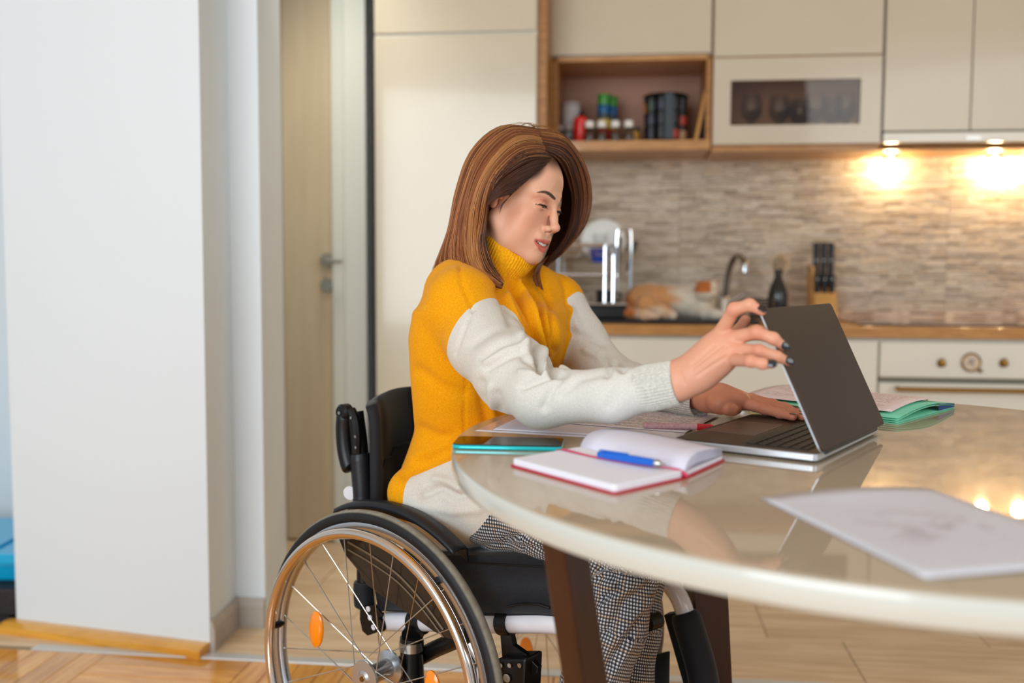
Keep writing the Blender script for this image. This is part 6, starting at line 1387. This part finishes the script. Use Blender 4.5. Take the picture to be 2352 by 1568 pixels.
FR = {'i': (idx, [.018, .0104, .0090, .0080, .0060]), 'm': (mid, [.018, .0106, .0089, .0078, .0062]), 'r': (rng_, [.018, .0100, .0083, .0075, .0060]), 'p': (pnk, [.018, .0092, .0076, .0068, .0054]), 't': (thm, [.020, .0145, .0120, .0095, .0075])}
def hand(fingers, wrist, fore, rw, extra=(), h=.0017):
    P = np.concatenate([np.array(f[0]) for f in fingers.values()] + [np.array([fore, wrist])]); S = SDF(P.min(0) - .035, P.max(0) + .035, h)
    S.cone(fore, wrist, rw, rw * .98, k=0)
    for k_, (pts, rs) in fingers.items():
        S.chain([wrist] + pts[:2], [rw * .9, rs[0], rs[1]], k=.012)
    for c_, r_, k_ in extra: S.ell(c_, r_, k=k_)
    for k_, (pts, rs) in fingers.items():
        T = SDF.__new__(SDF); S.chain(pts[1:], rs[1:], k=.0035)
        for j in range(2, len(pts) - 1): S.ell(pts[j], (rs[j] * 1.02,) * 3, k=.004)
    V, F = S.mesh(); return relax(V, F, 2, .5), F
def hand_cols(V, fingers, tint=(222, 160, 130)):
    c = np.tile(np.array(lin(tint)[:3]), (len(V), 1)); rd_ = np.array(lin((206, 112, 86))[:3])
    for pts, rs in fingers.values():
        for j in (1, 2): c = cmix(c, rd_, .35 * np.exp(-(np.linalg.norm(V - pts[j], axis=1) / .013) ** 4))
        c = cmix(c, rd_, .45 * np.exp(-(np.linalg.norm(V - pts[-1], axis=1) / .012) ** 2))
    return c
wR = atd(1556, 872, 1.415)
RHV, RHF = hand(FR, wR, ARM_R[-1] - nrm(ARM_R[-1] - ARM_R[-2]) * .03, .0215, extra=((atd(1628, 838, 1.395), (.026, .02, .022), .02), (atd(1648, 808, 1.388), (.022, .018, .022), .02), (atd(1600, 868, 1.402), (.022, .018, .018), .02)))
RHV = sculpt(RHV, RHF, [([(1590, 838), (1640, 795)], 4, -.0012), ([(1595, 850), (1665, 798)], 5, -.0014), ([(1600, 862), (1668, 818)], 5, -.0010), ([(1560, 850), (1572, 880)], 4, -.0008)])
RHC = hand_cols(RHV, FR)
zL = zl1 + .001
def oz(px, py, dz): return atz(px, py, zL + dz)
wL = atd(1624, 914, 1.722)
def ozd(px, py, d): return atd(px, py, d)
iL = [oz(1652, 914, .024), oz(1706, 925, .019), oz(1757, 939, .0125), oz(1792, 949, .0085), oz(1822, 957, .0072)]
mL = [iL[0] + uh * .004 + UZ * .004, iL[1] + uh * .020 + UZ * .002, iL[2] + uh * .021 + nrm(iL[2] - iL[1]) * .006, iL[3] + uh * .021 + nrm(iL[3] - iL[2]) * .008, iL[4] + uh * .021 + nrm(iL[3] - iL[2]) * .010]
rL = [iL[0] + uh * .008 + UZ * .002, iL[1] + uh * .038, iL[2] + uh * .040, iL[3] + uh * .041, iL[4] + uh * .041 + nrm(iL[3] - iL[2]) * .003]
pL = [iL[0] + uh * .010 - UZ * .002, iL[1] + uh * .054 - nrm(iL[2] - iL[1]) * .006, iL[2] + uh * .060 - nrm(iL[2] - iL[1]) * .010, iL[3] + uh * .063 - nrm(iL[2] - iL[1]) * .016, iL[4] + uh * .065 - nrm(iL[2] - iL[1]) * .020]
tL = [oz(1640, 925, .016), oz(1655, 934, .014), oz(1672, 939, .012), oz(1684, 941, .0105), oz(1694, 941, .009)]
FL = {'i': (iL, [.017, .0105, .0088, .0080, .0064]), 'm': (mL, [.017, .0105, .0088, .0080, .0064]), 'r': (rL, [.016, .0100, .0085, .0077, .0062]), 'p': (pL, [.014, .0092, .0078, .0070, .0056]), 't': (tL, [.014, .0105, .0095, .0088, .0072])}
LHV, LHF = hand(FL, wL, ARM_L[-1] - nrm(ARM_L[-1] - ARM_L[-2]) * .03, .0205, extra=((oz(1680, 917, .024), (.026, .024, .014), .015), (oz(1652, 925, .020), (.020, .022, .015), .015)), h=.0018)
LHC = hand_cols(LHV, FL, (212, 140, 110))
# ---- body: head, neck, trunk, arms, hands and legs in one mesh
def trunk():
    S = SDF([-.34, 1.30, .13], [.42, 2.15, 1.08], .011); S.fn([-.34, 1.3, .5], [.42, 2.15, 1.08], lambda X, Y, Z: torso_f(X, Y, Z, -.022), k=0)
    S.cone(atd(1125, 692, 1.87), atd(1062, 695, 1.79), .030, .036, k=.03); S.cone(atd(1160, 685, 1.93), atd(1272, 695, 1.995), .032, .034, k=.03); S.cone(atd(1138, 690, 1.90), atd(1143, 630, 1.885), .040, .036, k=.02)
    S.chain(ARM_R, [max(r - .020, .018) for r in R_R], k=.02); S.chain(ARM_L, [max(r - .018, .018) for r in R_L], k=.02)
    S.chain(LEG_R, [r - .018 for r in R_LR], k=.02); S.chain(LEG_L, [r - .018 for r in R_LL], k=.02); S.cone(LEG_R[0], LEG_L[0], .085, .085, k=.04); return S.mesh()
BV, BF = trunk(); bc = np.tile(np.array(lin((222, 168, 138))[:3]), (len(BV), 1))
HW = h2w(HV); parts = [(HW, HF[:, ::-1] if np.linalg.det(HR) < 0 else HF, Hc), (RHV, RHF, RHC), (LHV, LHF, LHC), (BV, BF, bc)]
Vs, Fs, Cs, o_ = [], [], [], 0
for v_, f_, c_ in parts: Vs.append(v_); Fs.append(f_ + o_); Cs.append(c_); o_ += len(v_)
mesh_obj('body', np.concatenate(Vs), np.concatenate(Fs), M_skin, woman, cols=np.concatenate(Cs))
# nails, varnished black
M_nail = mat('black_nail_varnish', (14, 12, 14), .12, coat=.8)
def nail(tip, prev, n, w=.0052, l=.0068, off=.0046, back=.0015):
    t = nrm(tip - prev); n = nrm(n - t * np.dot(n, t)); s = np.cross(t, n); c = tip + n * off - t * back; prof = [(math.sin(a), -math.cos(a)) for a in np.linspace(.02, math.pi - .02, 9)]
    mb = MB(); V = []
    for r_, z_ in prof:
        for j in range(16): a = 2 * math.pi * j / 16; V.append(c + t * (l * (z_)) + s * w * r_ ** .7 * math.cos(a) + n * .0013 * r_ * math.sin(a))
    mb.add(V, [(i * 16 + j, i * 16 + (j + 1) % 16, (i + 1) * 16 + (j + 1) % 16, (i + 1) * 16 + j) for i in range(8) for j in range(16)]); mb.build('nail', M_nail, woman, angle=180)
tc_cam = lambda p: nrm(C0 - p)
for k_, mixn in (('i', UZ * .7 + tc_cam(idx[-1]) * .7), ('m', tc_cam(mid[-1]) + UZ * .3), ('r', tc_cam(rng_[-1]) + UZ * .3), ('p', tc_cam(pnk[-1]) + UZ * .3)):
    p_, r_ = FR[k_]; nail(p_[-1] + nrm(p_[-1] - p_[-2]) * .001, p_[-2], mixn, w=.0056, l=.0072, off=r_[-1] - .0002)
nail(tL[-1], tL[1], tc_cam(tL[-1]) + UZ * .35, w=.0058, l=.0070, off=.0070, back=.005)
for p_ in (iL, mL, rL, pL): nail(p_[-1], p_[-2], UZ, off=.0048)
nail(thm[-1], thm[-2], -tc_cam(thm[-1]), off=.005)
# eyes and teeth
M_ew = mat('eye_white', (150, 138, 130), .3); M_iris = mat('dark_iris', (26, 18, 13), .25); M_teeth = mat('teeth', (236, 230, 222), .2, coat=.4)
def ball(name, c, r, m, parent=woman, sc=(1, 1, 1)):
    prof = [(math.sin(a), -math.cos(a)) for a in np.linspace(.02, math.pi - .02, 13)]; V = []
    for r_, z_ in prof:
        for j in range(20): a = 2 * math.pi * j / 20; V.append(h2w(np.array(c) + np.array([r * r_ * math.cos(a) * sc[0], r * r_ * math.sin(a) * sc[1], r * z_ * sc[2]])))
    mb = MB(); mb.add(V, [(i * 20 + j, i * 20 + (j + 1) % 20, (i + 1) * 20 + (j + 1) % 20, (i + 1) * 20 + j) for i in range(12) for j in range(20)]); return mb.build(name, m, parent, angle=180)
for s in (-1, 1):
    e = ball('eyeball', (s * .0315, .0712, -.0005), .0128, M_ew, sc=(1, 1, .9)); ball('iris', (s * .0325, .0786, -.0024), .0050, M_iris, e)
for k in range(-5, 6):
    a = k * .0040; w_ = .0020; yy = .0902 - 16 * a * a; mb = MB()
    q = lambda x, y, z: h2w((x, y, z)); zt_, zb_ = -.0675 + .00015 * k * k, -.0752 + .00022 * k * k
    mb.hexa([q(a - w_ * .85, yy - .003, zb_), q(a + w_ * .85, yy - .003, zb_), q(a + w_ * .85, yy, zb_), q(a - w_ * .85, yy, zb_), q(a - w_, yy - .003, zt_), q(a + w_, yy - .003, zt_), q(a + w_, yy + .0004, zt_), q(a - w_, yy + .0004, zt_)]); mb.build('tooth', M_teeth, woman, bevel=.0006)
# eyelashes
mb = MB()
for s in (-1, 1):
    for k in range(26):
        t = k / 25 * .84; b_ = np.array([s * (.0205 + .0255 * t), 0.0848 + .0035 * math.sin(t * math.pi) - .0085 * max(0, t - .45) * 1.4, -.0026 + .0028 * t]); e_ = b_ + np.array([s * (.0015 + .003 * t), .0042 - .002 * t, -.0018 + .0005 * t])
        mb.tube([h2w(b_), h2w((b_ + e_) / 2 + [0, 0, -.0008]), h2w(e_)], [.00028, .00022, .0001], 4, cap=False)
o = mb.build('eyelashes', mat('lash_black', (14, 11, 11), .5), woman); o['kind'] = 'stuff'
# ------------------------------------------------------------------ hair: strands combed along guide locks
def resample(pl, n):
    P = np.array(spline(pl, 8)); L = np.r_[0, np.cumsum(np.linalg.norm(np.diff(P, axis=0), axis=1))]; t = np.linspace(0, L[-1], n); return np.stack([np.interp(t, L, P[:, k]) for k in range(3)], 1)
def off_head(P, m=.003):
    q = w2h(P.reshape(-1, 3)); c = np.array([0, -.012, .040]); r = np.array([.0725, .089, .081]) + m; d = (q - c) / r; k = np.linalg.norm(d, axis=1); ins = k < 1; q[ins] = c + (q[ins] - c) / k[ins][:, None]
    return h2w(q).reshape(P.shape)
def locks(guides, N, thick, seg, cols, wid=.00062, seed=1, spread=.0, tipvar=.12, wave=.0015, uskew=None, base=True, push=True, basecol=None, name='hair_lock', colfn=None, clump=14, rootvar=0.0):
    rg = np.random.default_rng(seed); G = np.array([resample([atd(*q) for q in g], seg) for g in guides]); ng = len(G)
    if push: G = off_head(G)
    fine = np.stack([np.array(spline(list(G[:, j]), 8)) for j in range(seg)], 1); nf = len(fine)
    dv = np.gradient(fine, axis=1); du = np.gradient(fine, axis=0); n = np.cross(du, dv); n /= np.linalg.norm(n, axis=2)[..., None] + 1e-9
    cen = HC; s = np.sign(((fine - cen) * n).sum(2).mean()); n = n * (s if s != 0 else 1)
    u = rg.random(N) if uskew is None else rg.random(N) ** uskew; x = u * (nf - 1); i0 = np.minimum(x.astype(int), nf - 2); f = (x - i0)[:, None, None]
    v = np.linspace(0, 1, seg)[None]; K_ = clump; cpos = (np.floor(u * K_) + .5 + .35 * np.sin(np.floor(u * K_) * 7.3 + seed)) / K_
    uu = np.clip(u[:, None] + (cpos - u)[:, None] * .8 * v ** 1.6, 0, 1); x = uu * (nf - 1); ii = np.minimum(x.astype(int), nf - 2); ff2 = (x - ii)[..., None]; jj = np.arange(seg)[None, :]
    P = fine[ii, jj] * (1 - ff2) + fine[ii + 1, jj] * ff2; NN = n[i0]; T = rg.random(N)[:, None]
    env = np.minimum(1, v * 5 + .15) * (1 - .35 * v); lump = .45 * np.sin(u[:, None] * 41 + v * 3 + seed) + .3 * np.sin(u[:, None] * 97 + v * 5)
    P = P + NN * (np.maximum(thick * (T + .35 * lump) * env, .0012)[..., None])
    lat = du[i0] / (np.linalg.norm(du[i0], axis=2)[..., None] + 1e-9)
    ph = rg.random(N)[:, None] * 6.3; P = P + lat * ((rg.normal(size=(N, 1)) * spread * v + wave * np.sin(v * (4 + 3 * rg.random((N, 1))) + ph) * (.2 + v))[..., None])
    # vary lengths
    Lf = 1 - tipvar * rg.random(N) ** 1.5; r0_ = rootvar * rg.random(N)[:, None]; vv = (r0_ + v * (Lf[:, None] - r0_)) * (seg - 1); j0 = np.minimum(vv.astype(int), seg - 2); fj = (vv - j0)[..., None]; ar = np.arange(N)[:, None]
    P = P[ar, j0] * (1 - fj) + P[ar, j0 + 1] * fj
    tg = np.gradient(P, axis=1); tg /= np.linalg.norm(tg, axis=2)[..., None] + 1e-9; a = np.cross(tg, np.array([0.2, -1, .1])); a /= np.linalg.norm(a, axis=2)[..., None] + 1e-9; b = np.cross(tg, a)
    r = (wid * (.7 + .6 * rg.random(N)))[:, None] * (1 - .65 * v ** 3); V = np.stack([P + (a * math.cos(t) + b * math.sin(t)) * r[..., None] for t in (0, 2.094, 4.189)], 2).reshape(-1, 3)
    idx = np.arange(N * seg).reshape(N, seg)[:, :-1].ravel() * 3; F = np.concatenate([np.stack([idx + k, idx + (k + 1) % 3, idx + 3 + (k + 1) % 3, idx + 3 + k], 1) for k in range(3)])
    cc = np.array([lin(c)[:3] for c in cols]); w = rg.random(N)
    ci = cc[(rg.random(N) * len(cc)).astype(int)] if colfn is None else colfn(u, rg, cc)
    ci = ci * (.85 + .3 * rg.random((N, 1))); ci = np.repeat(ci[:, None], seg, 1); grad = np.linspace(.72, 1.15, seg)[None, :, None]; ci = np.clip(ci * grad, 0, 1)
    C = np.repeat(ci.reshape(-1, 3), 3, 0)
    o = mesh_obj(name, V, F, M_hair, woman, cols=C); o['kind'] = 'stuff'
    if base:
        mb = MB(); mb.grid(fine - n * .0015); bo = mb.build('hair_base', M_hairb, woman, angle=180); md = bo.modifiers.new('s', 'SOLIDIFY'); md.thickness = .004; md.offset = 0
    return o
M_hair = mat('brown_hair', (255, 255, 255), .38, attr='Col', spec=.5); M_hair.node_tree.nodes['Principled BSDF'].inputs['Anisotropic'].default_value = .5
M_hairb = mat('hair_underlayer', (66, 36, 20), .7, col2=(92, 50, 26), nscale=60, stretch=(1, 1, .2))
AU, DK, GO, RD = (140, 80, 42), (70, 39, 24), (190, 130, 74), (146, 80, 42)
near_g = [[(1262, 366, 1.835), (1212, 372, 1.803), (1160, 405, 1.79), (1122, 450, 1.80), (1112, 520, 1.815), (1124, 590, 1.805), (1155, 655, 1.785)],
    [(1254, 338, 1.85), (1192, 345, 1.815), (1138, 395, 1.795), (1104, 465, 1.80), (1095, 550, 1.815), (1108, 620, 1.80), (1150, 660, 1.78)],
    [(1246, 314, 1.87), (1182, 318, 1.835), (1122, 375, 1.81), (1088, 455, 1.81), (1070, 550, 1.82), (1080, 615, 1.805), (1122, 648, 1.785)],
    [(1236, 300, 1.885), (1168, 305, 1.855), (1104, 362, 1.835), (1070, 450, 1.835), (1048, 540, 1.84), (1040, 595, 1.835), (1060, 630, 1.81)],
    [(1222, 294, 1.90), (1155, 302, 1.885), (1093, 352, 1.875), (1058, 440, 1.875), (1038, 530, 1.88), (1014, 595, 1.88), (1000, 636, 1.87)],
    [(1210, 294, 1.93), (1152, 303, 1.935), (1097, 352, 1.945), (1062, 440, 1.95), (1044, 530, 1.95), (1020, 598, 1.94), (1003, 640, 1.92)]]
def cf_near(u, rg, cc):
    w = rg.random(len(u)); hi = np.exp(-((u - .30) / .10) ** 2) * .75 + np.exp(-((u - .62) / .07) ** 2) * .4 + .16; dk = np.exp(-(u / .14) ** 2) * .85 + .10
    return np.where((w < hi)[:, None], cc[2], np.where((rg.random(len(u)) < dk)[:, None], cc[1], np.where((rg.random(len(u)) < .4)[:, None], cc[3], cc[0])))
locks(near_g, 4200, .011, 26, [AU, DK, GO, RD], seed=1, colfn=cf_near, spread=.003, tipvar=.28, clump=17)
far_g = [[(1248, 345, 1.835), (1284, 366, 1.850), (1306, 412, 1.895), (1316, 470, 1.935), (1300, 540, 1.95), (1258, 602, 1.95)],
    [(1243, 326, 1.85), (1292, 345, 1.875), (1322, 395, 1.92), (1333, 460, 1.95), (1318, 530, 1.96), (1270, 592, 1.96)],
    [(1238, 306, 1.875), (1290, 325, 1.91), (1333, 380, 1.955), (1350, 450, 1.98), (1337, 515, 1.98), (1288, 578, 1.975)],
    [(1225, 296, 1.91), (1282, 318, 1.95), (1325, 380, 1.99), (1340, 450, 2.01), (1324, 525, 2.005), (1266, 598, 1.99)],
    [(1212, 295, 1.94), (1250, 325, 2.0), (1282, 385, 2.03), (1292, 460, 2.04), (1270, 545, 2.02), (1236, 632, 1.985)]]
def cf_far(u, rg, cc):
    w = rg.random(len(u)); dk = np.exp(-(u / .42) ** 2) * .92; hi = np.exp(-((u - .5) / .12) ** 2) * .45
    return np.where((w < dk)[:, None], cc[1], np.where((rg.random(len(u)) < hi)[:, None], cc[2], cc[0]))
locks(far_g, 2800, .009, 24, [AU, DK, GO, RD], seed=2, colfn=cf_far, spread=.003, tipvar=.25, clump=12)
back_g = [near_g[-1], [(1205, 300, 1.96), (1165, 330, 2.0), (1125, 380, 2.02), (1100, 460, 2.03), (1085, 540, 2.02), (1070, 610, 1.99), (1060, 645, 1.96)], [(1208, 300, 1.97), (1200, 340, 2.03), (1180, 400, 2.06), (1165, 470, 2.06), (1150, 550, 2.05), (1140, 610, 2.02), (1135, 650, 1.98)], [(1212, 295, 1.95), (1250, 325, 2.01), (1275, 385, 2.04), (1285, 460, 2.05), (1262, 545, 2.03), (1240, 600, 2.0), (1232, 640, 1.985)]]
locks(back_g, 900, .008, 20, [AU, DK, RD, DK], seed=3, spread=.003)
# combed-back temple hair over the ear
temple_g = [[(1268, 362, 1.835), (1222, 372, 1.803), (1168, 402, 1.787), (1124, 442, 1.79)], [(1262, 372, 1.823), (1215, 386, 1.796), (1165, 415, 1.784), (1124, 452, 1.788)], [(1246, 388, 1.808), (1206, 402, 1.791), (1160, 428, 1.781), (1124, 458, 1.786)],
    [(1222, 406, 1.797), (1190, 420, 1.786), (1152, 440, 1.779), (1122, 464, 1.785)], [(1198, 428, 1.789), (1172, 436, 1.783), (1145, 450, 1.778), (1120, 470, 1.785)], [(1176, 446, 1.785), (1160, 450, 1.781), (1140, 458, 1.778), (1118, 476, 1.786)]]
locks(temple_g, 700, .004, 14, [DK, DK, (84, 46, 26)], wid=.0005, seed=4, tipvar=.05, wave=.0010, base=False, rootvar=.35)
# a few loose strands in front of the ear and over the crown, and the locks on the collar
locks([[(1180, 440, 1.787), (1165, 455, 1.78), (1150, 470, 1.778), (1140, 480, 1.779)], [(1172, 446, 1.785), (1160, 462, 1.779), (1152, 478, 1.777), (1148, 492, 1.778)]], 26, .001, 10, [DK], wid=.0004, seed=5, base=False, tipvar=.5)
locks([[(1252, 590, 1.95), (1232, 615, 1.90), (1225, 635, 1.86), (1232, 655, 1.85)], [(1262, 585, 1.96), (1244, 612, 1.92), (1240, 632, 1.88), (1250, 668, 1.87)]], 160, .004, 12, [DK, AU], wid=.0006, seed=6, base=False)
locks([[(1236, 300, 1.88), (1200, 283, 1.88), (1150, 296, 1.87), (1095, 350, 1.86), (1060, 430, 1.86)], [(1215, 290, 1.90), (1262, 290, 1.91), (1310, 325, 1.94), (1345, 385, 1.96), (1362, 430, 1.97)]], 30, .004, 16, [AU, GO], wid=.0003, seed=7, base=False, tipvar=.6, wave=.004)
